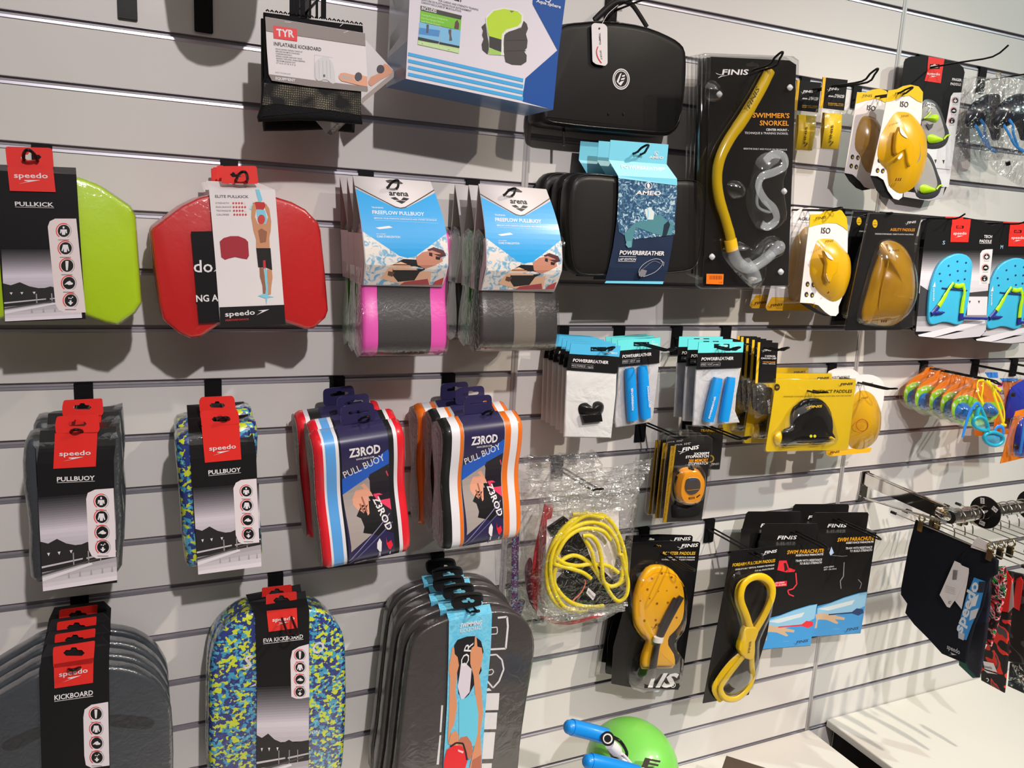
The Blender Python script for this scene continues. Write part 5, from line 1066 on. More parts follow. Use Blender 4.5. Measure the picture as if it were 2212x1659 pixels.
# snorkel caps
i = It('cap_pouch', 'small clear pouch with black cap under black and yellow header, front of row', 'pouch', (1900, 225), .15, Z11, 'snorkel cap pouches')
i.card('header_card', [(1835, 182), (1995, 186), (1975, 505), (1812, 510)], 0, cblack); i.slab('pouch', [(1820, 505), (1975, 500), (1968, 640), (1950, 750), (1870, 775), (1838, 795), (1830, 740)], -.010, .006, clearp if False else film('thin_pouch', base=.03, edge=.45, wr=.6, ws=50, rough=.1, milk=.02), r=.004, rb=.004)
dome(i, 'rubber_cap', [(1840, 600), (1860, 550), (1920, 540), (1960, 570), (1950, 740), (1842, 745)], -.006, .010, kplas)
i.at(.0007); i.poly([(1833, 182), (1853, 182), (1832, 508), (1812, 510)], (250, 200, 40)); finis(i, (1862, 250), (1938, 252), 18); i.text('SNORKEL', (1888, 297), (1975, 300), 13, W_, 2); i.text('CARDIO CAP', (1858, 315), (1978, 318), 13, W_, 2); i.text('VO2 CAP TRAINER', (1870, 343), (1972, 346), 10, ORG, 2); i.text('SMALL / MEDIUM', (1868, 355), (1970, 358), 7, W_, 1); i.done()
i.at(.005); i.text('FINIS', (1938, 738), (1926, 632), 24, W_, 2, -.2); i.done(name='lettering')
for k, (rx, ry, d_, w_) in enumerate([(1855, 205, .12, 'second'), (1808, 192, .09, 'third'), (1765, 180, .06, 'fourth'), (1735, 172, .035, 'fifth')]): i.copy((rx, ry), d_, 'small black cap pouch, %s from the front of its row' % w_, skip=('lettering',))
hook((1568, 708), .215, 'black hook carrying the snorkel cap pouches', drop=.026, tip=.01)
# stopwatches
i = It('stopwatch_pack', 'orange stopwatch in black blister card, front of its row', 'stopwatch', (1290, 958), .15, Z11, 'stopwatch packs')
i.slab('clear_tray', [(1115, 945), (1140, 925), (1440, 925), (1478, 950), (1460, 1300), (1405, 1560), (1370, 1608), (1070, 1625), (1052, 1600)], -.006, -.001, film('thick_blister'), r=.002)
i.card('backing_card', [(1140, 1008), (1468, 985), (1385, 1600), (1075, 1618)], -.002, cblack)
org = mat('orange_plastic', (246, 160, 30), .38, var=.05, coat=.4)
dome(i, 'watch_case', [(1205, 1240), (1230, 1195), (1300, 1180), (1370, 1205), (1405, 1270), (1400, 1360), (1375, 1430), (1330, 1470), (1250, 1475), (1210, 1450), (1185, 1390), (1190, 1300)], 0, .016, org, flat=.75, pw=3)
dome(i, 'watch_bezel', [(1245, 1300), (1265, 1262), (1320, 1248), (1370, 1262), (1390, 1300), (1385, 1360), (1340, 1405), (1280, 1410), (1244, 1360)], .0140, .004, org, flat=.8)
dome(i, 'watch_face', [(1258, 1305), (1272, 1272), (1320, 1262), (1362, 1272), (1378, 1305), (1372, 1355), (1332, 1393), (1286, 1396), (1256, 1355)], .0178, .0010, mat('lcd_face', (64, 58, 56), .12, coat=.8, var=.1), flat=.9); i.at(.0190); i.line([(1268, 1362), (1366, 1352)], 3, ORG); i.poly([(1284, 1268), (1340, 1262), (1342, 1280), (1286, 1286)], (50, 70, 100)); i.z = .0168; i.poly([(1282, 1418), (1330, 1412), (1330, 1428), (1284, 1434)], (60, 40, 20)); i.text('FINIS', (1290, 1430), (1324, 1426), 9, ORG, 1); i.poly([(1342, 1412), (1372, 1392), (1376, 1400), (1348, 1422)], (60, 40, 20)); i.done(name='watch_print')
for (x, y, w_) in ((1185, 1205, 30), (1300, 1182, 30)): i.tube('watch_button', [(x-w_*.3, y-6, .006), (x+w_*.4, y+16, .006)], .005, kplas, n=8, k=1)
i.tube('lanyard', [(1190, 1250, .001), (1165, 1350, .001), (1185, 1450, .001), (1160, 1500, .001)], .0018, blk, n=6)
dome(i, 'blister_bubble', [(1165, 1190), (1220, 1170), (1380, 1165), (1420, 1240), (1400, 1420), (1340, 1490), (1230, 1490), (1160, 1440), (1150, 1300)], 0, .021, blis, flat=.7); dome(i, 'folded_strap', [(1160, 1480), (1260, 1500), (1380, 1450), (1375, 1560), (1180, 1585), (1155, 1560)], 0, .010, blk, flat=.6)
i.at(-.0012); i.poly([(1140, 1008), (1182, 1005), (1105, 1615), (1075, 1618)], (245, 190, 50)); i.text('Three-Line Display for Running, Cumulative, and Split Times', (1090, 1600), (1166, 1020), 16, (70, 50, 10), 1)
finis(i, (1196, 1058), (1360, 1030), 30); i.text('3X300M', (1322, 1082), (1442, 1074), 20, W_, 2.4, .1); i.text('STOPWATCH', (1256, 1106), (1440, 1098), 20, W_, 2.4, .1); i.text('300 MEMORY', (1282, 1138), (1436, 1130), 24, ORG, 2); i.text('STOPWATCH', (1278, 1162), (1434, 1154), 22, W_, .8); i.done()
for k, (rx, ry, d_, w_) in enumerate([(1225, 935, .115, 'second'), (1165, 915, .08, 'rearmost')]): i.copy((rx, ry), d_, 'stopwatch blister card, %s of its row' % w_, skip=('blister_bubble', 'watch_face', 'watch_bezel', 'watch_case', 'lanyard', 'watch_button'))
hook((1386, 880), .18, 'black hook carrying the stopwatch packs', drop=.025, tip=.008, ph=.075)
Zi = FR(1480, 800, 4.608)
i = It('trainer_pack', 'black blister card with gold lettering behind the stopwatches', 'blister pack', (250, 560), .05, Zi)
i.card('backing_card', [(40, 560), (380, 575), (375, 700), (345, 985), (60, 990)], 0, cblack, rnd=.003); i.slab('clear_tray', [(30, 550), (388, 562), (350, 995), (50, 1000)], -.001, .012, film('thick_blister'), r=.004); i.at(.0007); i.text('TRAINER PRO', (150, 610), (375, 612), 26, (226, 180, 60), 1.5); finis(i, (240, 945), (332, 940), 20); i.arc(250, 880, 40, 14, 0, 359, (170, 140, 40), 18); i.done()
hook((1487, 878), .225, 'black hook above the row of stopwatches, nearly empty', drop=.025, tip=.012)

# ------------------------------------------------------------ instinct paddles
i = It('paddle_pack', 'yellow card with black sculling hand paddles, front of its row', 'hand paddle', (1260, 150), .165, Zi, 'yellow sculling paddle cards')
i.card('backing_card', [(905, 92), (1690, 88), (1702, 110), (1622, 775), (1600, 790), (810, 806), (800, 790), (855, 450)], 0, ycard, rnd=.003)
i.slab('clear_tray', [(895, 85), (1705, 82), (1632, 790), (1605, 800), (800, 812), (790, 790)], -.001, .004, film('thick_blister'), r=.002)
i.slab('hand_paddle', [(1160, 320), (1230, 288), (1340, 285), (1410, 330), (1465, 420), (1485, 560), (1480, 620), (1510, 680), (1440, 700), (1360, 732), (1290, 725), (1230, 690), (1160, 680), (1050, 730), (1015, 765), (990, 740), (985, 650), (1010, 590), (1080, 560), (1110, 480), (1130, 400)], .002, .014, kplas, r=.006, sm=2); dome(i, 'palm_bulge', [(1175, 330), (1240, 298), (1335, 296), (1400, 340), (1450, 430), (1465, 560), (1440, 650), (1330, 660), (1220, 640), (1150, 600), (1150, 460)], .0125, .007, kplas, flat=.3)
i.tube('rear_rim', [(1170, 325, .004), (1090, 370, .003), (1060, 460, .003), (1065, 540, .003)], .003, kplas)
dome(i, 'blister_bubble', [(1140, 320), (1230, 272), (1350, 275), (1430, 330), (1500, 480), (1545, 640), (1540, 720), (1450, 760), (1000, 780), (900, 750), (890, 640), (960, 560), (1060, 400)], .001, .027, blis, flat=.5)
for pts in ([(890, 700), (900, 640), (950, 610), (975, 640), (960, 720), (920, 760)], [(1410, 660), (1440, 645), (1468, 665), (1450, 685), (1415, 682)]): dome(i, 'yellow_flap', pts, .002, .024 if pts[0][0] > 1000 else .008, ycard)
i.at(.0008); finis(i, (1518, 152), (1668, 142), 22, (60, 46, 10)); i.text('INSTINCT PADDLES', (1268, 228), (1660, 222), 33, (62, 52, 14), 1); i.text('STRAPLESS SCULLING PADDLES - ENHANCE YOUR FEEL FOR THE WATER', (978, 268), (1655, 258), 14, (130, 108, 20), .8); i.ell(915, 168, 28, 34, (50, 40, 20)); i.text('H', (905, 180), (925, 180), 22, YEL, 2)
i.z = .0235; finis(i, (1198, 378), (1360, 368), 24, YEL); i.ell(1253, 655, 14, 15, (210, 205, 40)); i.ell(1291, 655, 14, 15, (210, 205, 40)); i.done()
for k, (rx, ry, d_, w_) in enumerate([(1030, 90, .09, 'second'), (800, 30, .025, 'rearmost')]): i.copy((rx, ry), d_, 'yellow sculling paddle card, %s of its row' % w_)
hook((1650, 787), .215, 'black hook carrying the yellow sculling paddle cards', drop=.028, tip=.006)
# agility paddles on white card
def agwhite(label, ref, d, fr, outline, pad, circ, bottom, txt, fin, skipart=False, group='amber paddles on white cards'):
    i = It('paddle_pack', label, 'hand paddle', ref, d, fr, group)
    i.card('backing_card', outline, 0, cwhite, sm=2); i.card('yellow_foot', bottom, .0008, mat('amber_foot_card', (236, 178, 36), .4), rnd=.003)
    dome(i, 'hand_paddle', pad, .001, .022, amberL if circ else amber, sm=3); dome(i, 'blister_bubble', [(x+(6 if x > pad[0][0] else -4), y) for x, y in pad], .0015, .024, blis, sm=3)
    i.at(.0008); i.text(txt[0], txt[1], txt[2], txt[3], (70, 60, 60), .8); i.z = .0012; finis(i, *fin, (90, 50, 20))
    if circ: i.z = .0235; i.arc(circ[0], circ[1], 62, 6, 0, 359, (150, 50, 30), 20); finis(i, (circ[0]-30, 292), (circ[0]+58, 278), 18, (120, 70, 20)); [i.line([(circ[0]-38, circ[1]-16+k*12), (circ[0]+34, circ[1]-22+k*12)], 3, (190, 120, 30)) for k in range(4)]
    i.done(); return i
i = agwhite('amber agility paddle on rounded white card right of the yellow paddle cards', (1790, 110), .10, Zi, [(1640, 120), (1680, 70), (1770, 42), (1870, 48), (1950, 90), (1982, 160), (1975, 300), (1940, 450), (1880, 700), (1500, 800), (1560, 400)], [(1720, 240), (1790, 205), (1870, 235), (1930, 310), (1968, 430), (1965, 580), (1925, 690), (1860, 760), (1770, 790), (1680, 775), (1640, 700), (1645, 560), (1665, 400)], (1762, 546), [(1400, 790), (1860, 770), (1840, 815), (1440, 858), (1405, 840)], ('AGILITY PADDLES', (1690, 155), (1868, 148), 26), ((1420, 835), (1535, 818), 22))
i.copy((1560, 40), .04, 'amber agility paddle card nearest the wall behind the yellow paddle cards', skip=('blister_bubble',))
hook((1797, 786), .21, 'black hook carrying the amber paddles right of the yellow cards', drop=.028, tip=.006)
# ------------------------------------------------------------ top right: ankle straps, iso paddles, finger paddles
Zs = FR(1700, 120, 6.913)
i = It('ankle_strap', 'bright yellow ankle strap under black header, right one of two', 'strap', (700, 430), .10, Zs, 'yellow ankle straps')
i.card('header_card', [(535, 322), (908, 365), (852, 822), (490, 782)], 0, cblack)
i.slab('pouch', [(520, 790), (850, 822), (820, 1380), (730, 1415), (460, 1385), (500, 1000)], -.011, .011, film('clear_sleeve', base=.03, edge=.4, wr=.3, ws=50), r=.005, rb=.005)
P = i.PP([(552, 830), (830, 860), (760, 1405), (490, 1375)], 0)
ys = mat('yellow_strap_rubber', (246, 205, 20), .42, var=.04)
P1 = i.PP([(560, 850), (822, 880), (815, 1100), (745, 1402), (548, 1385), (520, 1100)], .004); i.tube('strap_loop', [(690, 850, .006), (684, 1110, .008), (650, 1390, .006), (600, 1380, -.008), (640, 1100, -.010), (680, 850, -.008)], .0205, ys, n=10, k=4, closed=True, flat=.10) if False else None
L = []
A = [i.p3(q, z) for q, z in (((566, 850), .004), ((560, 1100), .0075), ((520, 1375), .004), ((500, 1390), -.004), ((500, 1100), -.009), ((530, 850), -.005))]; B = [i.p3(q, z) for q, z in (((820, 880), .004), ((812, 1110), .0075), ((760, 1395), .004), ((745, 1405), -.004), ((780, 1100), -.009), ((800, 870), -.005))]
vs = A+B; n = 6
o = link_mesh('strap_loop', vs, [(k, (k+1) % n, n+(k+1) % n, n+k) for k in range(n)], ys, i.root, smooth=True); md = o.modifiers.new('t', 'SOLIDIFY'); md.thickness = .0015
i.at(.0007); i.poly([(540, 322), (582, 328), (535, 788), (490, 782)], (245, 190, 40)); finis(i, (596, 515), (775, 515), 36); i.text('PULLING', (714, 598), (856, 612), 24, W_, 2); i.text('ANKLE STRAP', (616, 615), (852, 638), 24, W_, 2); i.text('IMPROVES UPPER', (615, 718), (845, 735), 16, (210, 160, 50), 1); i.text('BODY STRENGTH', (615, 742), (840, 758), 14, (210, 160, 50), 1)
i.z = .0085; i.text('FINIS', (662, 1290), (696, 1035), 46, (66, 50, 10), 2, -.2); i.poly([(640, 1335), (690, 1270), (694, 1300), (655, 1345)], (66, 50, 10)); i.done()
i.copy((310, 470), .04, 'dull yellow ankle strap under black header, left one beside the snorkel pack')
hook((1738, 172), .215, 'black hook carrying the yellow ankle straps', drop=.03, tip=.022)
Zf = FR(1800, 100, 4.607)
def iso(label, ref, d, fr, o_card, o_yel, o_blk, pad, holes, fin, isot, slots, tabs, group, dark):
    i = It('paddle_pack', label, 'hand paddle', ref, d, fr, group)
    i.card('backing_card', o_card, 0, cwhite, holes=[eurohole(ref[0], ref[1], abs(o_card[1][0]-o_card[0][0])*.16+60, 26)] if 0 else []); i.card('black_back_card', o_blk, -.004, cblack)
    i.at(.0007); i.poly(o_yel, YEL); finis(i, *fin, (80, 60, 10)); i.text('ISO', *isot, (50, 46, 46), .8)
    for (x, y) in slots:
        i.ell(x, y, 17, 24, (56, 48, 52), 12); i.ell(x+3, y+6, 6, 10, (240, 200, 60), 8)
    i.z = .0012; i.done()
    dome(i, 'hand_paddle', pad, .001, .026, amberL if not dark else amber, sm=3, pw=2.2, rings=8)
    return i
i = iso('bright yellow fist paddle on white and yellow card, right of two near the top', (810, 470), .135, Zf,
    [(548, 440), (640, 425), (700, 395), (770, 382), (850, 400), (893, 455), (880, 700), (840, 1000), (760, 1300), (695, 1440), (688, 1500), (650, 1530), (600, 1515), (545, 1440), (500, 1330), (440, 1292), (372, 1286), (470, 850)],
    [(548, 440), (640, 425), (700, 395), (770, 382), (850, 400), (893, 455), (885, 560), (840, 545), (760, 490), (680, 500), (600, 540), (525, 552)],
    [(372, 1290), (480, 1300), (560, 1420), (600, 1515), (560, 1520), (490, 1500), (430, 1430)],
    [(640, 665), (700, 648), (790, 665), (870, 740), (935, 850), (962, 980), (955, 1130), (900, 1300), (820, 1410), (700, 1462), (600, 1400), (575, 1340), (560, 1230), (490, 1150), (470, 1050), (500, 900), (560, 780)], 0,
    ((588, 490), (712, 470), 26), ((665, 600), (745, 608), 58), [(460, 1135), (516, 1148), (443, 1235), (494, 1240)], 0, 'fist paddles near the top', False)
i.slab('paddle_ridge', [(665, 800), (780, 940), (810, 1000), (800, 1120), (770, 1200), (740, 1150), (720, 1030), (640, 1080), (620, 1000)], .020, .031, amberL, r=.004, sm=2)
i.patch('cutout', [(662, 800), (690, 830), (745, 915), (700, 895), (668, 860)], .0325, cwhite, sm=2); i.patch('cutout', [(640, 1110), (680, 1065), (690, 1085), (660, 1125)], .030, cwhite, sm=2); i.patch('cutout', [(832, 980), (860, 970), (872, 1080), (845, 1150), (775, 1190), (790, 1100)], .0235, mat('view_through_grey', (120, 118, 118), .5), sm=2)
i.at(.0275); finis(i, (655, 712), (750, 700), 22, (130, 86, 10)); [i.poly([(x, 1312), (x+12, 1308), (x+2, 1340), (x-12, 1342)], (90, 40, 10)) for x in (625, 648, 668)]; i.done(name='lettering')
j = iso('dull amber fist paddle on white and yellow card, left of two near the top', (480, 480), .07, Zf,
    [(240, 455), (320, 460), (400, 428), (470, 422), (530, 445), (548, 480), (530, 800), (480, 1100), (420, 1350), (415, 1420), (370, 1420), (310, 1400), (250, 1320), (190, 1275), (112, 1260), (180, 850)],
    [(240, 455), (320, 460), (400, 428), (470, 422), (530, 445), (548, 480), (542, 575), (480, 540), (420, 520), (330, 540), (222, 570)],
    [(112, 1262), (190, 1275), (270, 1350), (330, 1400), (370, 1422), (290, 1435), (230, 1410), (160, 1340)],
    [(320, 700), (380, 690), (450, 720), (500, 800), (520, 950), (500, 1120), (440, 1240), (370, 1252), (320, 1180), (290, 1080), (245, 1010), (250, 880), (280, 770)], 0,
    ((268, 505), (385, 505), 26), ((335, 632), (418, 644), 52), [(192, 1100), (246, 1108), (180, 1190), (230, 1200)], 0, 'fist paddles near the top', True)
hook((1850, 190), .165, 'black hook carrying the fist paddles near the top', drop=.03, tip=.01)
i = It('finger_paddle_pack', 'grey finger paddles with lime straps on black card with red flag', 'hand paddle', (1010, 200), .035, Zf)
i.card('backing_card', [(705, 160), (720, 125), (780, 98), (945, 100), (1110, 130), (1250, 175), (1295, 210), (1308, 260), (1275, 460), (1130, 1400), (1080, 1510), (950, 1540), (700, 1500), (600, 1400), (640, 700), (680, 400)], 0, cblack, holes=[eurohole(1010, 200, 90, 40)])
i.at(.0008); i.poly([(948, 102), (1108, 128), (1098, 180), (940, 178)], RED); i.poly([(940, 225), (1090, 225), (1070, 368), (908, 345)], RED); i.poly([(940, 178), (962, 178), (958, 226), (938, 226)], RED); i.poly([(1060, 178), (1098, 180), (1090, 226), (1058, 226)], RED); speedo(i, (935, 280), (1062, 290), 26)
i.text('FINGER', (1182, 340), (1276, 350), 26, W_, 2); i.text('PADDLE', (1166, 385), (1268, 394), 26, W_, 2)
i.grad((900, 850), (1225, 850), (1150, 1400), (800, 1400), (200, 200, 206), (226, 226, 230), 4); i.poly([(1170, 500), (1195, 462), (1275, 460), (1225, 840), (1130, 1230), (1060, 1230), (1100, 900)], (222, 222, 226)); i.poly([(700, 1440), (900, 1470), (1110, 1400), (1085, 1508), (950, 1538), (700, 1498)], (170, 166, 170))
for (x, y), kd in zip([(1215, 540), (1198, 640), (1180, 742)], ['body', 'swim', 'arrow']): icon(i, x, y, 36, kd)
for (x, y) in ((1018, 1145), (1098, 1150)): i.poly([(x-12, y-18), (x+12, y-18), (x, y+22)], (60, 58, 60))
i.poly([(970, 1205), (1160, 1225), (1160, 1232), (970, 1212)], (130, 128, 132)); i.done()
gp = mat('grey_paddle_plastic', (150, 146, 144), .4, coat=.3); dk = mat('dark_paddle_rim', (56, 56, 60), .4, coat=.3); lime = mat('lime_silicone', (170, 215, 20), .4, coat=.3, var=.04)
for dy, dx in ((0, 0), (500, -75)):
    dome(i, 'paddle_rim', [(890+dx, 560+dy), (980+dx, 530+dy), (1060+dx, 600+dy), (1120+dx, 760+dy), (1160+dx, 880+dy), (1120+dx, 990+dy), (1020+dx, 1030+dy), (900+dx, 1000+dy), (870+dx, 800+dy)], .0, .006, dk, flat=.8); dome(i, 'paddle_plate', [(900+dx, 590+dy), (985+dx, 560+dy), (1050+dx, 640+dy), (1100+dx, 780+dy), (1120+dx, 900+dy), (1060+dx, 980+dy), (910+dx, 960+dy), (885+dx, 800+dy)], .003, .006, gp, flat=.6)
    dome(i, 'lime_strap', [(945+dx, 890+dy), (990+dx, 872+dy), (1060+dx, 900+dy), (1110+dx, 930+dy), (1040+dx, 962+dy), (960+dx, 960+dy)], .008, .008, lime); i.tube('lime_cord', [(1100+dx, 925+dy, .010), (1130+dx, 890+dy, .010), (1155+dx, 885+dy, .010)], .0025, lime)
dome(i, 'lime_strap', [(910, 715), (960, 710), (1000, 680), (1050, 680), (1060, 720), (1030, 755), (980, 745)], .010, .008, lime); i.tube('lime_cord', [(900, 720, .012), (940, 690, .012), (968, 655, .012)], .002, lime); i.at(.011); i.line([(920, 590), (935, 575), (965, 565), (990, 570), (1015, 590)], 7, (205, 202, 200)); i.line([(968, 570), (965, 620), (945, 650)], 7, (205, 202, 200)); i.line([(965, 600), (1000, 610)], 7, (205, 202, 200)); i.poly([(925, 760), (960, 780), (1000, 765), (985, 810), (955, 835), (935, 800)], (70, 68, 72)); i.done(name='moulded_marks')
hook((1990, 128), .235, 'single black prong above the finger paddle card', drop=.03, tip=.02, single=True, up=.0)

# goggles and caps in clear bags
Zb = FR(2060, 100, 5.184)
dfab = mat('navy_swim_gear', (22, 30, 44), .25, var=.3, vs=12, coat=.7); gbl = mat('blue_goggle_strap', (40, 120, 190), .35, coat=.3)
for n, (dx, dd, lb) in enumerate([(0, .055, 'black and blue swim goggles in clear bag, left of two at the right edge'), (320, .10, 'black and blue swim goggles in clear bag, right of two at the right edge')]):
    i = It('goggle_bag', lb, 'goggles', (300+dx, 330), dd, Zb, 'goggles in clear bags at the right edge')
    f = lambda pts: [(x+dx, y) for x, y in pts]
    i.slab('clear_bag', f([(225, 350), (260, 325), (480, 350), (560, 300), (600, 350), (590, 1000), (560, 1280), (330, 1250), (160, 1280), (135, 1200), (150, 900), (200, 650)]), -.006, .03, crink, r=.012, rb=.006)
    dome(i, 'goggle_case', f([(170, 800), (200, 690), (280, 600), (400, 535), (520, 530), (560, 600), (560, 1000), (470, 1050), (440, 960), (380, 850), (300, 900), (230, 920), (165, 880)]), -.002, .026, dfab)
    i.tube('goggle_strap', [(240+dx, 880, .014), (300+dx, 980, .016), (350+dx, 1080, .014), (420+dx, 1150, .010), (480+dx, 1180, .008)], .0045, gbl, flat=.4); i.tube('goggle_strap', [(300+dx, 820, .018), (340+dx, 880, .02), (350+dx, 980, .018), (400+dx, 1120, .012)], .0045, gbl, flat=.4)
    i.tube('hang_ring', [(480+dx, 330, .0), (490+dx, 300, .0), (520+dx, 300, .002), (530+dx, 340, .002), (500+dx, 355, .0)], .0012, mat('gold_ring', (190, 150, 60), .3, metal=1, k=1), closed=True)
i = It('goggle_bag', 'empty creased foot of a clear bag hanging below the bagged goggles', 'bag', (600, 1290), .09, Zb); i.slab('clear_bag', [(410, 1290), (780, 1270), (800, 1560), (770, 1575), (620, 1480), (480, 1400)], -.003, .004, crink, r=.001); i.tube('dark_tip', [(605, 1290, .004), (612, 1330, .004)], .006, kplas, n=8, k=1)
hook((2122, 148), .24, 'black hook carrying the bagged goggles at the right edge', drop=.03, tip=.01, ph=.062, single=True)

# ------------------------------------------------------------ second paddle row
Z8 = FR(1690, 400, 4.2375); Zr = FR(1600, 440, 5.925)
i = It('paddle_pack', 'amber paddle on white card half hidden right of the snorkel pack', 'hand paddle', (960, 120), .06, Zr, 'amber paddles on white cards behind')
i.card('backing_card', [(640, 200), (680, 120), (760, 70), (880, 50), (1000, 60), (1100, 150), (1080, 800), (900, 1360), (340, 1365), (320, 1330), (380, 1080), (560, 500)], 0, cwhite); i.card('yellow_foot', [(400, 1195), (1000, 1200), (960, 1370), (345, 1368), (318, 1330)], .0006, mat('amber_foot_card', (236, 178, 36), .4), rnd=.002)
dome(i, 'hand_paddle', [(800, 370), (900, 300), (960, 500), (900, 900), (830, 1180), (700, 1260), (650, 1180), (650, 950), (720, 620)], .001, .030, amber); dome(i, 'rear_paddle', [(700, 480), (770, 390), (790, 500), (700, 800), (640, 1080), (610, 1000), (640, 700)], .001, .018, amber)
i.slab('clear_tray', [(620, 230), (900, 260), (900, 1200), (780, 1290), (560, 1290), (560, 700)], -.001, .034, blis, r=.012); i.at(.0012); finis(i, (345, 1325), (535, 1300), 32, (90, 40, 20)); i.z = .0008; i.text('AGILITY', (735, 213), (960, 213), 40, (60, 54, 54), .8); i.text('STRAPLESS', (770, 246), (880, 246), 15, (140, 134, 134), .6); i.done()
i.copy((750, 105), .025, 'amber paddle on white card nearest the wall behind the snorkel pack')
hook((1702, 447), .17, 'black hook carrying the white paddle cards of the second row', drop=.008, tip=.006)
i = iso('bright yellow fist paddle on white and yellow card in the second paddle row', (495, 285), .135, Z8,
    [(256, 268), (350, 265), (410, 225), (470, 212), (545, 232), (590, 300), (600, 420), (595, 700), (560, 1000), (515, 1110), (515, 1170), (490, 1198), (440, 1195), (390, 1160), (330, 1100), (270, 1082), (162, 1075), (210, 650)],
    [(256, 268), (350, 265), (410, 225), (470, 212), (545, 232), (590, 300), (600, 420), (560, 385), (500, 350), (420, 345), (330, 360), (245, 385)],
    [(162, 1077), (250, 1095), (330, 1150), (400, 1185), (450, 1200), (380, 1195), (300, 1165), (220, 1120)],
    [(350, 505), (420, 490), (500, 505), (560, 560), (630, 640), (652, 740), (645, 850), (610, 960), (570, 1030), (490, 1068), (400, 1020), (330, 950), (290, 860), (275, 790), (285, 680), (320, 570)], 0,
    ((278, 322), (400, 305), 24), ((355, 440), (438, 444), 56), [(232, 905), (286, 910), (222, 1000), (274, 1005)], 0, 'fist paddles in the second row', False)
i.slab('paddle_ridge', [(385, 600), (470, 680), (520, 700), (510, 790), (470, 830), (440, 900), (400, 830), (410, 720)], .020, .031, amberL, r=.004, sm=2); i.patch('cutout', [(385, 600), (440, 640), (470, 685), (420, 665)], .0325, cwhite, sm=2); i.patch('cutout', [(400, 810), (440, 820), (425, 880)], .0305, cwhite, sm=2); i.patch('cutout', [(540, 720), (562, 715), (560, 850), (515, 868), (520, 800)], .0235, cwhite, sm=2)
i.at(.0275); finis(i, (372, 530), (468, 518), 22, (120, 80, 10)); i.line([(412, 992), (428, 975)], 12, (90, 30, 10)); i.done(name='lettering')
def agblack(ref, d, label):
    i = It('paddle_pack', label, 'hand paddle', ref, d, Z8, 'amber paddles on black cards')
    i.card('backing_card', [(800, 258), (1262, 278), (1276, 290), (1210, 520), (1190, 1290), (1070, 1325), (575, 1330)], -.001, cblack); i.slab('clear_tray', [(795, 252), (1280, 276), (1200, 1300), (1070, 1332), (568, 1335)], -.002, .003, film('thick_blister'), r=.002)
    dome(i, 'hand_paddle', [(920, 560), (990, 508), (1090, 530), (1170, 600), (1225, 720), (1248, 880), (1240, 1050), (1180, 1180), (1080, 1270), (980, 1292), (890, 1280), (840, 1230), (850, 1050), (880, 850), (940, 700)], .003, .034, amber, rings=8)
    dome(i, 'rear_paddle', [(900, 640), (940, 560), (960, 700), (900, 900), (850, 1150), (840, 1260), (760, 1250), (745, 1150), (800, 950), (840, 800)], .001, .016, amber)
    dome(i, 'blister_bubble', [(900, 560), (990, 495), (1100, 515), (1190, 600), (1240, 720), (1262, 880), (1250, 1060), (1190, 1200), (1080, 1290), (960, 1310), (740, 1270), (730, 1150), (800, 880)], .003, .040, blis, flat=.3, rings=8)
    dome(i, 'paddle_step', [(1050, 1020), (1120, 1005), (1200, 1030), (1190, 1050), (1100, 1055)], .024, .006, amber); i.tube('paddle_rim', [(960, 540, .010), (970, 700, .018), (930, 850, .02), (890, 1050, .016), (880, 1200, .012), (870, 1270, .006)], .002, amber, n=6)
    i.at(-.0002); i.ell(848, 352, 23, 38, YEL); i.line([(835, 342), (862, 342)], 5, (150, 110, 10)); [i.ell(838+k*10, 364, 4, 5, (60, 40, 10), 8) for k in range(3)]; finis(i, (1122, 354), (1222, 345), 20); i.text('AGILITY PADDLES', (985, 418), (1212, 422), 26, ORG, 2.4, .1); i.text('STRAPLESS SWIM PADDLES - LEARN TO CATCH YOUR STROKE', (848, 452), (1200, 458), 13, W_, 1)
    i.z = .034; i.text('FINIS', (975, 610), (1070, 605), 20, (90, 60, 20), 2); [i.poly([(x, 1235), (x+14, 1235), (x+8, 1255), (x-6, 1255)], (60, 34, 10)) for x in (905, 925, 945)]; i.done(); return i
i = agblack((1050, 300), .15, 'amber paddle in clear blister on black card, front of its row'); i.copy((900, 280), .09, 'amber paddle in clear blister on black card, behind the front one')
hook((1815, 448), .16, 'black hook carrying the black carded amber paddles', drop=.01, tip=.006)
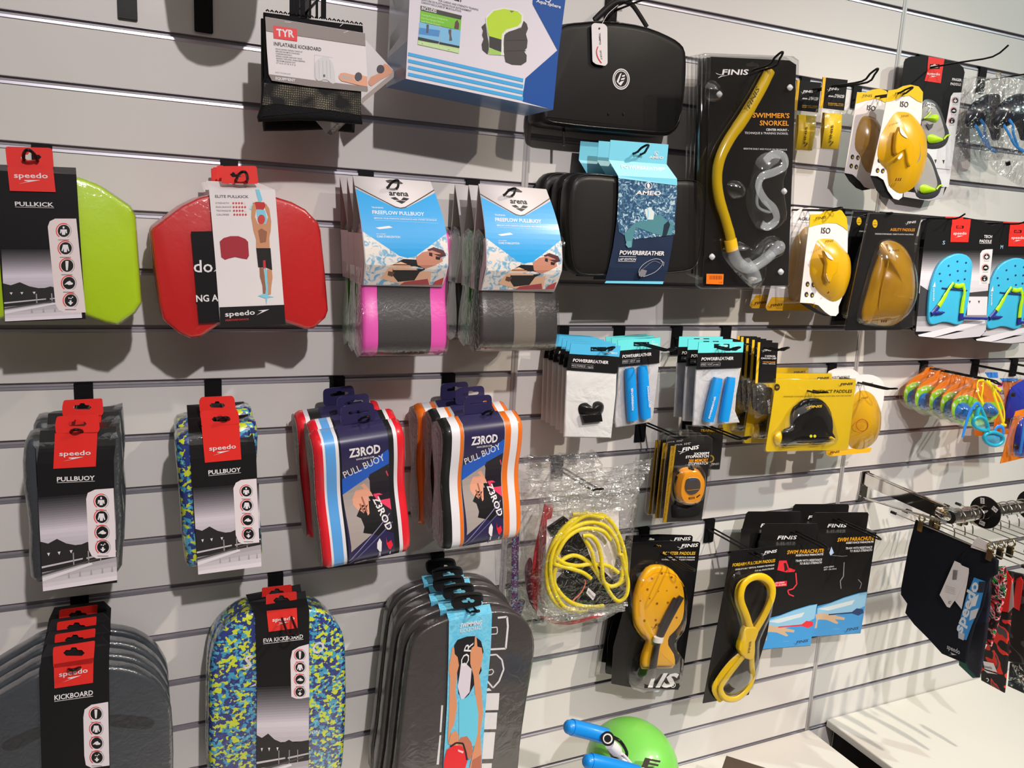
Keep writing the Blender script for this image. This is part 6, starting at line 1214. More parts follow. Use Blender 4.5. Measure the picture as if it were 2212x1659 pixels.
def tech(label, ref, d, dx, dy, front, S_='S'):
    i = It('paddle_pack', label, 'hand paddle', ref, d, Z8, 'blue paddles on black cards')
    f = lambda pts: [(x+dx, y+dy) for x, y in pts]; g = lambda x, y: (x+dx, y+dy)
    i.card('backing_card', f([(1325, 370), (1345, 345), (1420, 318), (1560, 308), (1720, 312), (1850, 335), (1925, 385), (1938, 420), (1860, 1340), (1820, 1385), (1740, 1400), (1560, 1410), (1380, 1400), (1240, 1385), (1215, 1360), (1240, 900)]), 0, cblack, holes=[f(eurohole(1625, 383, 60, 24))])
    i.at(.0007)
    q = lambda u, v: g(1300-u*0+(u*(615))+v*-75+u*v*-20+0, 600+780*v+(1-u)*0)
    i.grad(g(1290, 600), g(1905, 600), g(1895, 820), g(1268, 800), (34, 33, 36), (205, 198, 205), 12); i.grad(g(1268, 800), g(1895, 820), g(1880, 1000), g(1250, 990), (210, 203, 210), (190, 184, 192), 3)
    i.poly(f([(1262, 915), (1330, 960), (1500, 990), (1700, 985), (1885, 965), (1870, 1200), (1235, 1210)]), (60, 58, 62)); i.grad(g(1235, 1200), g(1875, 1190), g(1862, 1330), g(1222, 1340), (120, 116, 122), (190, 185, 192), 3); i.poly(f([(1240, 1370), (1850, 1225), (1855, 1260), (1380, 1395), (1250, 1383)]), (205, 200, 208)); i.poly(f([(1380, 1398), (1860, 1290), (1850, 1350), (1810, 1385), (1560, 1408)]), (186, 180, 188))
    i.poly(f([(1812, 625), (1830, 598), (1860, 588), (1926, 586), (1895, 900), (1800, 910)]), (226, 222, 226)); i.z += .0001; i.poly(f([(1556, 308), (1725, 312), (1720, 372), (1550, 370)]), RED); i.poly(f([(1545, 395), (1715, 397), (1702, 522), (1538, 520)]), RED); i.poly(f([(1550, 368), (1592, 369), (1590, 398), (1545, 396)]), RED); i.poly(f([(1660, 369), (1720, 371), (1716, 398), (1658, 398)]), RED)
    speedo(i, g(1565, 452), g(1685, 452), 26); i.text(S_, g(1465, 542), g(1488, 542), 34, (140, 180, 200), 1)
    i.text('TECH', g(1844, 482), g(1918, 484), 26, W_, 2.4); i.text('PADDLE', g(1804, 524), g(1914, 526), 26, W_, 2.4); i.line([g(1804, 532), g(1914, 534)], 3, W_)
    for (x, y), kd in zip([(1870, 655), (1860, 756), (1850, 855)], ['body', 'swim', 'arrow']): icon(i, x+dx, y+dy, 34, kd)
    i.poly(f([(1700, 1020), (1880, 1020), (1870, 1190), (1690, 1190)]), (205, 200, 206)); [i.poly([g(x-10, 1058), g(x+10, 1058), g(x, 1085)], (56, 54, 58)) for x in (1715, 1800)]
    i.done()
    pb = mat('sky_blue_paddle', (62, 180, 222), .42, var=.04, coat=.25); nv = mat('navy_silicone', (36, 42, 122), .4)
    P = [(1560, 640), (1620, 626), (1690, 640), (1735, 690), (1742, 760), (1728, 900), (1710, 1050), (1690, 1150), (1660, 1250), (1600, 1280), (1540, 1262), (1470, 1255), (1390, 1278), (1350, 1260), (1338, 1180), (1350, 1000), (1380, 860), (1430, 740), (1490, 675)]
    i.slab('paddle_blade', f(P), .002, .009, pb, r=.003, rb=.001, sm=2)
    i.at(.0095); [i.ell(x+dx, y+dy, 8, 9, (34, 60, 110), 12) for x, y in ((1604, 698), (1683, 710), (1523, 738), (1607, 785), (1677, 785), (1442, 810), (1536, 820), (1452, 877), (1610, 873), (1670, 860))]; i.text('speedo', g(1388, 1060), g(1392, 940), 22, W_, 1.5); i.poly(f([(1375, 935), (1398, 880), (1402, 930)]), W_); i.done(name='lettering')
    i.tube('navy_cord', [g(1462, 942)+(.010,), g(1560, 950)+(.012,), g(1690, 965)+(.010,)], .0018, nv)
    i.tube('lime_strap', [g(1565, 895)+(.013,), g(1520, 960)+(.015,), g(1470, 1050)+(.013,), g(1430, 1110)+(.012,)], .006, lime, flat=.45, rs=[.004, .0045, .0065, .0075]); i.tube('lime_strap', [g(1655, 900)+(.013,), g(1668, 980)+(.015,), g(1650, 1080)+(.013,), g(1640, 1170)+(.012,)], .006, lime, flat=.45, rs=[.004, .0045, .0065, .007]); i.tube('lime_strap', [g(1575, 915)+(.013,), g(1615, 925)+(.015,), g(1655, 915)+(.013,)], .006, lime, flat=.4)
    i.tube('navy_tip', [g(1425, 1115)+(.012,), g(1390, 1160)+(.012,), g(1365, 1180)+(.012,)], .007, nv, flat=.45); i.tube('navy_tip', [g(1380, 1165)+(.013,), g(1440, 1170)+(.013,), g(1485, 1165)+(.013,)], .0045, nv, flat=.5, rs=[.003, .0055, .004, .002]); i.tube('navy_tip', [g(1640, 1175)+(.012,), g(1635, 1230)+(.012,)], .008, nv, k=1, flat=.45); i.tube('navy_tip', [g(1625, 1215)+(.013,), g(1760, 1218)+(.013,), g(1878, 1222)+(.013,)], .0035, nv, flat=.5)
    return i
i = tech('sky blue paddle with lime straps on black card, size S, front one', (1625, 383), .12, 0, 0, True, 'S'); i.copy((1560, 360), .06, 'sky blue paddle on black card hanging behind the size S one', skip=('lettering', 'navy_tip', 'lime_strap'))
i = tech('sky blue paddle with lime straps on black card, size M, cut by the right edge', (2145, 425), .10, 530, 40, True, 'M'); i.copy((2080, 410), .045, 'sky blue paddle on black card hanging behind the size M one', skip=('lettering', 'navy_tip', 'lime_strap'))
hook((1965, 452), .165, 'black hook carrying the size S blue paddles', drop=.004, tip=.012, single=True); hook((2100, 457), .165, 'black hook carrying the size M blue paddles', drop=.004, tip=.012, single=True)

# ------------------------------------------------------------ goggles on green and orange cards
Zg = FR(1920, 760, 6.38)
i = It('goggle_pack', 'blue goggles on orange and green card, front of five', 'goggles', (1220, 425), .165, Zg, 'goggle packs on orange and green cards')
og = [(868, 730), (900, 640), (980, 550), (1080, 480), (1150, 445), (1180, 390), (1240, 366), (1310, 385), (1340, 430), (1450, 500), (1540, 590), (1590, 690), (1560, 810), (1480, 910), (1350, 990), (1180, 1030), (1020, 1020), (900, 930), (862, 830)]
i.card('backing_card', og, 0, ocard); i.at(.0007)
i.poly([(868, 730), (900, 660), (980, 600), (1080, 590), (1200, 640), (1260, 700), (1400, 690), (1580, 700), (1560, 810), (1480, 910), (1350, 990), (1180, 1030), (1020, 1020), (900, 930), (862, 830)], (130, 190, 40)); [i.ell(x, y, 13, 17, (230, 235, 225), 10) for x, y in ((965, 660), (1020, 650), (1082, 643))]; i.ell(900, 730, 16, 30, (210, 230, 190), 10); i.line([(900, 660), (1000, 605), (1100, 600), (1220, 650)], 8, (226, 170, 110), sm=3); i.done()
bl = gel('blue_lens', (44, 110, 200), .9, .15); 
for pts in ([(945, 830), (980, 740), (1060, 705), (1140, 740), (1160, 830), (1120, 920), (1030, 960), (960, 920)], [(1330, 770), (1380, 705), (1450, 720), (1500, 800), (1490, 880), (1420, 915), (1350, 880)]): dome(i, 'goggle_lens', pts, .002, .022, bl)
i.tube('goggle_bridge', [(1140, 790, .01), (1240, 770, .012), (1340, 790, .01)], .004, bl)
dome(i, 'blister_shell', [(x+(x-1210)*.04, y+(y-720)*.05) for x, y in og], -.001, .032, blis, flat=.55)
for k, (rx, ry, d_, w_) in enumerate([(1065, 385, .13, 'second'), (910, 345, .10, 'third'), (710, 300, .065, 'fourth'), (555, 255, .03, 'rearmost')]): i.copy((rx, ry), d_, 'blue goggles on orange and green card, %s from the front' % w_)
hook((1995, 783), .235, 'black hook carrying the orange and green goggle packs', drop=.012, tip=-.006)
i = It('swim_goggles', 'loose teal goggles with blue side straps hung by a yellow strap', 'goggles', (1330, 400), .215, Zg)
yg = mat('yellow_goggle_strap', (230, 205, 30), .4, coat=.3); tl = gel('teal_goggle_frame', (30, 160, 190), .85, .25); bs_ = mat('blue_clip_strap', (40, 120, 205), .4, coat=.3)
i.tube('yellow_strap', [(1310, 395, .0), (1240, 400, .004), (1215, 470, .006), (1240, 600, .006), (1300, 720, .004)], .0032, yg, flat=.35); i.tube('yellow_strap', [(1300, 420, .002), (1295, 520, .004), (1280, 620, .004), (1300, 710, .003)], .003, yg, flat=.35); i.tube('yellow_strap', [(1340, 400, .0), (1420, 480, .002), (1460, 620, .003), (1530, 820, .003), (1570, 960, .002), (1580, 1005, .002)], .0048, yg, flat=.35); i.tube('yellow_strap', [(1380, 400, .0), (1480, 560, .002), (1540, 660, .002), (1590, 820, .002), (1590, 960, .002)], .003, yg, flat=.35); i.tube('yellow_strap', [(1440, 460, .0), (1540, 535, .0)], .004, yg, k=1, flat=.35); i.tube('strap_end', [(1540, 1005, .002), (1615, 1015, .002)], .004, yg, k=1, flat=.4)
for pts in ([(1160, 980, .004), (1190, 915, .006), (1270, 900, .006), (1340, 960, .005), (1360, 1060, .004), (1300, 1080, .004), (1200, 1040, .004)], [(1310, 1180, .004), (1360, 1120, .005), (1460, 1110, .006), (1560, 1160, .004), (1560, 1240, .004), (1470, 1290, .004), (1360, 1260, .004)]): i.tube('goggle_rim', pts, .0052, tl, closed=True)
i.tube('nose_bridge', [(1340, 1050, .004), (1370, 1090, .006), (1350, 1140, .004)], .0045, tl); i.tube('goggle_arm', [(1200, 920, .004), (1215, 840, .004), (1240, 760, .003)], .0058, tl); i.tube('goggle_arm', [(1340, 960, .004), (1300, 850, .004), (1260, 770, .003)], .005, tl)
i.patch('goggle_lens', [(1185, 960), (1220, 920), (1290, 930), (1340, 1000), (1345, 1060), (1290, 1060), (1210, 1020)], .003, gel('teal_lens', (130, 190, 190), .35, .1), sm=2); dome(i, 'goggle_lens', [(1320, 1190), (1370, 1130), (1460, 1125), (1550, 1170), (1540, 1240), (1460, 1275), (1365, 1250)], .001, .008, gel('teal_lens2', (40, 150, 190), .6, .1))
i.tube('blue_strap', [(1270, 770, .006), (1220, 705, .008), (1160, 760, .008), (1100, 880, .006), (1050, 1040, .004), (1015, 1180, .003)], .0055, bs_, flat=.35, rs=[.004, .0045, .0055, .0058, .0055, .0045]); i.tube('blue_strap', [(1560, 1200, .004), (1580, 1100, .006), (1560, 1035, .006), (1490, 1040, .005), (1460, 1110, .005), (1510, 1170, .004)], .005, bs_, flat=.35)
# blue goggle boxes at the right edge
for n, (ox, oy, dd, lb) in enumerate([(0, 0, .10, 'royal blue swim mask on orange card at the right edge, rear one'), (90, 420, .17, 'royal blue swim mask on folded orange card at the right edge, front one')]):
    i = It('goggle_pack', lb, 'goggles', (1820+ox, 340+oy*.1), dd, Zg, 'royal blue masks on orange cards')
    f = lambda pts: [(x+ox, y+oy) for x, y in pts]
    if n == 0:
        i.card('backing_card', f([(1560, 370), (1860, 380), (1960, 400), (1960, 1150), (1440, 1130), (1460, 900), (1600, 640)]), -.004, ocard); i.slab('clear_tray', f([(1700, 420), (1790, 370), (1960, 380), (1960, 1100), (1620, 1080), (1640, 700)]), 0, .03, blis, r=.01)
        dome(i, 'swim_mask', f([(1700, 560), (1760, 470), (1960, 420), (1980, 1060), (1800, 1080), (1660, 1000), (1650, 780)]), .002, .022, gel('royal_blue_mask', (34, 52, 170), .92, .15)); i.card('blue_header', f([(1530, 365), (1770, 365), (1790, 400), (1560, 400)]), .001, bs_)
        i.tube('mask_clip', [(1712+ox, 570+oy, .02), (1712+ox, 610+oy, .02)], .006, kplas, n=8, k=1); i.tube('mask_clip', [(1640+ox, 930+oy, .02), (1660+ox, 980+oy, .02)], .006, kplas, n=8, k=1); i.card('magenta_mark', f([(1520, 430), (1580, 420), (1560, 480), (1500, 490)]), .0015, mat('magenta_print', (196, 50, 130), .4))
    else:
        i.card('backing_card', [(1750, 820), (1862, 790), (1960, 780), (1960, 1440), (1790, 1480), (1535, 1540), (1640, 1150)], 0, ocard); i.slab('clear_tray', [(1800, 950), (1870, 900), (1960, 890), (1960, 1470), (1740, 1445), (1750, 1200)], .001, .03, blis, r=.008)
        dome(i, 'swim_mask', [(1830, 980), (1960, 920), (1980, 1420), (1780, 1430), (1760, 1250)], .002, .022, gel('royal_blue_mask', (34, 52, 170), .92, .15)); i.tube('mask_strap', [(1880, 950, .026), (1850, 1150, .028), (1810, 1400, .024)], .006, bs_, flat=.4)
        i.tube('mask_clip', [(1755, 1280, .02), (1762, 1330, .02)], .006, kplas, n=8, k=1)
i = It('goggle_pack', 'orange card foot hanging low behind the teal goggles', 'card', (1250, 1100), .05, Zg); i.card('backing_card', [(1190, 1070), (1450, 1075), (1440, 1155), (1200, 1158), (1180, 1140)], 0, ocard); i.card('blue_tab', [(1325, 285), (1500, 282), (1510, 360), (1380, 360)], .001, bs_)
hook((2106, 782), .23, 'black hook carrying the royal blue masks, left of two', drop=.012, tip=-.004); hook((2190, 780), .2, 'black hook carrying the royal blue masks, right of two', drop=.012, tip=-.004)

# ------------------------------------------------------------ stretch cords in clear bags
Zc = FR(1130, 960, 4.046)
i = It('cord_bag', 'yellow stretch cord coiled in a crinkled clear bag', 'stretch cord', (500, 370), .15, Zc)
ycord = ramp_mat('yellow_cord', [(0, (236, 212, 8)), (1, (240, 218, 16))], scale=30, const=False, rough=.45)
i.card('paper_insert', [(210, 660), (380, 610), (600, 600), (835, 560), (840, 900), (760, 1200), (400, 1300), (190, 1280)], -.004, cwhite); i.slab('belt', [(215, 730), (360, 630), (450, 700), (560, 900), (640, 1120), (700, 1400), (620, 1420), (420, 1200), (330, 930)], -.003, .004, kplas, r=.002); i.slab('harness', [(310, 1180), (420, 1060), (640, 1040), (900, 1300), (915, 1420), (700, 1430), (400, 1380), (300, 1270)], -.003, .005, blk, r=.003)
def cord(pts, z, nm='cord'): i.tube(nm, [(x, y, z+.003*math.sin(k*1.7)) for k, (x, y) in enumerate(pts)], .0047, ycord, n=8, k=5)
cord([(430, 610), (560, 610), (700, 620), (800, 720), (870, 880), (900, 1050), (880, 1180), (780, 1240), (700, 1210), (640, 1120), (560, 1020), (440, 970), (330, 1020), (270, 1130), (290, 1250), (400, 1370), (560, 1420), (700, 1410)], .010)
cord([(560, 590), (420, 670), (300, 800), (230, 960), (205, 1120), (225, 1280), (300, 1400), (420, 1460), (560, 1450)], .008); cord([(700, 640), (560, 620), (440, 690), (320, 830), (250, 980), (240, 1150), (280, 1300), (360, 1420), (480, 1450)], .014)
cord([(760, 830), (700, 760), (600, 735), (480, 750), (370, 830), (300, 950), (270, 1040), (400, 1080), (520, 1120), (590, 1170)], .018); cord([(840, 960), (820, 850), (740, 730), (620, 680), (500, 700), (380, 770), (290, 900), (260, 1050)], .012)
cord([(520, 800), (590, 800), (650, 870), (680, 980), (690, 1080), (700, 1180), (760, 1300), (830, 1370), (900, 1320), (915, 1200), (880, 1050), (860, 960)], .020); cord([(540, 830), (600, 940), (620, 1040), (680, 1170), (760, 1240), (850, 1200), (870, 1060)], .015); cord([(280, 980), (360, 1040), (480, 1060), (600, 1045), (740, 1060), (830, 1120)], .013)
i.tube('coral_cord', [(430, 1370, .012), (510, 1290, .013), (545, 1210, .013), (535, 1180, .012)], .0015, mat('coral_cord', (226, 110, 90), .5)); i.card('small_tag', [(570, 1252), (635, 1310), (612, 1365), (552, 1300)], .018, cwhite); i.at(.0187); i.text('STRETCH CORD', (562, 1290), (615, 1345), 14, (60, 58, 60), 1); i.done(name='tag_print')
i.slab('clear_bag', [(205, 480), (300, 440), (560, 380), (820, 340), (1010, 310), (1025, 480), (970, 900), (925, 1400), (880, 1450), (600, 1480), (320, 1510), (180, 1570), (195, 1200), (200, 800)], -.010, .028, crink, r=.012, rb=.006)
def crumple(i, name, pts, z0, amp, m, n=14):
    P = i.PP(pts, z0); xs = [p[0] for p in P]; ys = [p[1] for p in P]; import random as rr; R_ = rr.Random(len(pts)*7+int(pts[0][0])); vs = []; fs = []
    (ax, ay), (bx, by), (cx, cy), (dx, dy) = P
    for a in range(n+1):
        for b in range(n+1):
            u, v = a/n, b/n; x = (ax*(1-u)+bx*u)*(1-v)+(dx*(1-u)+cx*u)*v; y = (ay*(1-u)+by*u)*(1-v)+(dy*(1-u)+cy*u)*v
            vs.append((x+R_.uniform(-1, 1)*.002, y+R_.uniform(-1, 1)*.002, z0+R_.uniform(-1, 1)*amp))
    for a in range(n):
        for b in range(n): k = a*(n+1)+b; fs.append((k, k+1, k+n+2)); fs.append((k, k+n+2, k+n+1))
    return link_mesh(name, vs, fs, m, i.root)
fold = film('folded_clear_film', base=.10, edge=.75, wr=.9, ws=34, rough=.14, milk=.10)
crumple(i, 'bag_top_folds', [(70, 350), (1140, 110), (1000, 420), (220, 560)], .012, .006, fold); crumple(i, 'bag_top_folds', [(230, 430), (1020, 330), (980, 560), (260, 640)], .030, .004, fold, 10); crumple(i, 'bag_foot_folds', [(180, 1440), (920, 1380), (880, 1460), (190, 1580)], .022, .004, fold, 10)
j = It('cord_bag', 'red stretch cord in a clear bag behind the yellow cord', 'stretch cord', (330, 200), .08, Zc)
rc = mat('red_cord', (190, 30, 52), .5, bump=.2, bs=400)
for k, off in enumerate((0, 28, 55)): j.tube('cord', [(200+off, 520, .004), (160+off, 720, .006), (110+off, 950, .008), (85+off, 1200, .008), (100+off, 1380, .006), (170+off, 1500, .004), (400, 1560, .004), (700, 1480, .004)], .0042, rc)
dome(j, 'harness', [(20, 1100), (80, 1000), (110, 1300), (150, 1480), (60, 1380)], -.002, .01, mat('maroon_belt', (84, 30, 44), .6)); j.card('paper_insert', [(165, 910), (240, 915), (210, 1500), (120, 1500)], .010, cwhite); j.card('peach_insert', [(200, 1560), (330, 1510), (420, 1570), (330, 1575)], .004, mat('peach_paper', (226, 160, 140), .6)); j.tube('green_pad', [(320, 1520, 0), (400, 1530, 0)], .008, mat('green_pad', (46, 78, 60), .6), k=1)
j.slab('clear_bag', [(10, 340), (200, 340), (640, 60), (640, 330), (850, 500), (890, 1450), (700, 1560), (200, 1590), (60, 1500), (40, 900)], -.006, .02, crink, r=.008); crumple(j, 'bag_top_folds', [(0, 100), (640, 60), (720, 260), (60, 360)], .012, .006, fold)
k_ = It('cord_loop', 'purple and teal checked tubing hanging nearest the wall behind the cords', 'stretch cord', (-60, 400), .03, Zc)
chk = ramp_mat('checked_tube', [(0, (84, 44, 96)), (.5, (120, 60, 110)), (.62, (110, 170, 180)), (1, (140, 60, 120))], scale=170, detail=0, rough=.5)
k_.tube('tubing', [(-60, 600, .0), (-70, 1000, .0), (-80, 1500, .0), (-100, 1700, .0)], .009, chk, flat=.7); k_.tube('tubing', [(-10, 1360, .004), (-50, 1500, .004), (-100, 1620, .004), (-110, 1700, .004)], .009, chk, flat=.7); k_.slab('clear_bag', [(-190, 780), (-20, 780), (100, 1600), (50, 1680), (-170, 1720)], -.003, .012, crink, r=.004)
hook((1205, 974), .20, 'black hook carrying the stretch cord bags', drop=.02, tip=.01)

# ------------------------------------------------------------ bolster paddles, fulcrum paddles, parachutes
Zo = FR(1340, 1120, 4.147)
i = It('paddle_pack', 'orange bolster paddle with black straps in blister on black card', 'hand paddle', (330, 240), .09, Zo, 'bolster paddle cards')
i.card('backing_card', [(105, 215), (400, 200), (705, 208), (718, 222), (640, 830), (545, 1480), (520, 1530), (240, 1540), (-80, 1480), (-60, 1150), (20, 850)], 0, mat('gloss_black_card'), rnd=.002, holes=[eurohole(330, 248, 80, 24)])
op = mat('orange_paddle', (250, 180, 10), .38, var=.04, coat=.35)
PB = [(345, 430), (440, 445), (520, 510), (570, 610), (585, 760), (570, 900), (520, 990), (450, 1060), (440, 1140), (490, 1220), (500, 1320), (450, 1335), (340, 1335), (215, 1340), (210, 1260), (240, 1170), (260, 1100), (210, 1050), (150, 960), (135, 840), (145, 700), (190, 560), (260, 460)]
i.slab('paddle_shell', PB, .004, .024, op, r=.007, sm=2); i.slab('paddle_shell_rear', [(x-18, y+14) for x, y in PB], .001, .010, op, r=.004, sm=2)
i.at(.0245); [i.ell(x, y, r_, r_*1.1, (130, 70, 10), 12) for x, y, r_ in ((372, 492, 10), (284, 538, 10), (460, 526, 10), (244, 636, 10), (504, 616, 9), (342, 652, 5), (418, 647, 5), (264, 716, 6), (181, 738, 7), (330, 762, 10), (427, 754, 9), (216, 916, 11), (318, 910, 10), (505, 888, 9))]; i.arc(380, 680, 205, 4, 20, 160, (214, 140, 14), 16); finis(i, (272, 978), (440, 960), 30, (66, 48, 10)); i.done(name='lettering')
i.tube('black_tube', [(548, 700, .032), (500, 790, .034), (440, 900, .034), (370, 1040, .034), (335, 1120, .034), (310, 1260, .034), (290, 1420, .030)], .0075, mat('black_rubber_tube', (42, 38, 42), .4, coat=.4), n=10, flat=.8); i.tube('black_tube', [(500, 715, .030), (440, 830, .032), (380, 950, .032), (345, 1060, .032), (310, 1200, .032), (270, 1420, .028)], .0065, mat('black_rubber_tube'), n=10, flat=.8); i.tube('white_band', [(345, 1062, .036), (336, 1104, .036)], .0135, cwhite, k=1, flat=.7, n=12)
dome(i, 'blister_bubble', [(120, 480), (300, 410), (480, 430), (600, 560), (615, 760), (580, 930), (480, 1080), (500, 1220), (570, 1310), (550, 1500), (520, 1550), (240, 1590), (90, 1500), (100, 1300), (200, 1100), (110, 900), (100, 650)], .001, .045, blis, flat=.55, sm=2)
i.slab('foot_label', [(240, 1355), (555, 1340), (520, 1535), (215, 1520)], .030, .031, cblack); i.at(.0316); i.text('IS', (318, 1508), (470, 1508), 118, W_, 3.5, .35); i.poly([(245, 1515), (300, 1380), (322, 1380), (290, 1515)], W_); i.arc(472, 1492, 24, 5, 0, 359, W_); i.text('R', (464, 1502), (481, 1502), 18, W_, 2); i.done(name='foot_print')
i.at(.0009); finis(i, (508, 262), (692, 252), 30); i.text('BOLSTER PADDLES', (378, 325), (670, 325), 28, (245, 190, 40), 2); i.text('IMPROVE EARLY VERTICAL FOREARM', (402, 354), (666, 354), 12, W_, 1); i.text('TECHNIQUE AND UPPER BODY STRENGTH', (366, 374), (664, 376), 12, W_, 1); i.done()
i.copy((270, 180), .04, 'orange bolster paddle card hanging behind the front bolster paddle', skip=('black_tube', 'blister_bubble', 'white_band', 'foot_label', 'foot_print'))
hook((1392, 1130), .205, 'black hook carrying the bolster paddle cards', drop=.028, tip=.004)
Z15 = FR(1260, 1100, 2.967)
i = It('accessory_case', 'black blister card hanging low behind the bolster paddles', 'blister pack', (200, 700), .03, Z15); i.card('backing_card', [(160, 690), (255, 660), (240, 1030), (205, 1050), (105, 1055)], 0, mat('gloss_black_card'), rnd=.003); i.slab('clear_tray', [(150, 680), (262, 650), (245, 1045), (75, 1065)], -.001, .008, film('thick_blister'), r=.003)
i = It('paddle_pack', 'yellow figure-eight forearm paddle in blister on black card', 'hand paddle', (1090, 285), .165, Z15)
i.card('backing_card', [(950, 268), (1248, 236), (1262, 250), (1180, 800), (1060, 1190), (765, 1245)], 0, mat('gloss_black_card'), rnd=.002, holes=[eurohole(1100, 288, 60, 20)])
fy = mat('fulcrum_yellow', (240, 196, 10), .35, var=.06, coat=.4)
i.tube('upper_loop', [(1085, 790, .02), (1045, 680, .022), (1010, 580, .022), (1025, 490, .022), (1080, 440, .022), (1150, 435, .022), (1205, 480, .022), (1210, 560, .022), (1170, 660, .022), (1120, 750, .022)], .0095, fy, closed=True, flat=.55, n=10); i.tube('upper_loop_rear', [(1050, 790, .006), (1020, 680, .006), (985, 580, .006), (995, 490, .006), (1050, 450, .006), (1130, 440, .006), (1190, 500, .006), (1180, 600, .006), (1130, 700, .006)], .007, fy, closed=True, flat=.55, n=8)
i.slab('waist', [(1045, 760), (1130, 770), (1105, 850), (1100, 960), (1040, 960), (1000, 900), (1020, 830)], .010, .027, fy, r=.004, sm=2)
dy_ = gel('dull_yellow_rubber', (214, 178, 40), .8, .3)
i.tube('lower_loop', [(1040, 930, .02), (980, 1000, .02), (920, 1080, .02), (880, 1150, .02), (910, 1210, .02), (980, 1215, .02), (1050, 1160, .02), (1085, 1080, .02), (1080, 1000, .02), (1075, 940, .02)], .008, dy_, closed=True, flat=.5, n=10); i.tube('lower_loop_left', [(1020, 930, .015), (950, 990, .012), (880, 1080, .010), (850, 1150, .008), (890, 1215, .010)], .012, fy, flat=.5, n=8)
dome(i, 'blister_bubble', [(960, 460), (1040, 400), (1160, 405), (1230, 480), (1230, 580), (1130, 800), (1120, 950), (1110, 1080), (1050, 1170), (960, 1235), (880, 1225), (835, 1150), (870, 1050), (960, 930), (980, 800), (950, 600)], .001, .036, blis, flat=.5, sm=2)
i.at(.0009); finis(i, (1140, 290), (1238, 276), 18); i.text('FOREARM FULCRUM PADDLES', (956, 368), (1229, 338), 20, (245, 190, 40), 2); i.text('DEVELOP EARLY VERTICAL FOREARM TECHNIQUE', (975, 392), (1224, 362), 10, W_, 1); i.text('FOR ALL FOUR STROKES', (1100, 400), (1222, 384), 10, W_, 1); i.z = .0285; i.text('FINIS', (1068, 918), (1078, 845), 14, (70, 56, 10), 2, -.2); i.done()
hook((1533, 1124), .20, 'black hook carrying the figure-eight forearm paddle', drop=.02, tip=-.002, ph=.058)
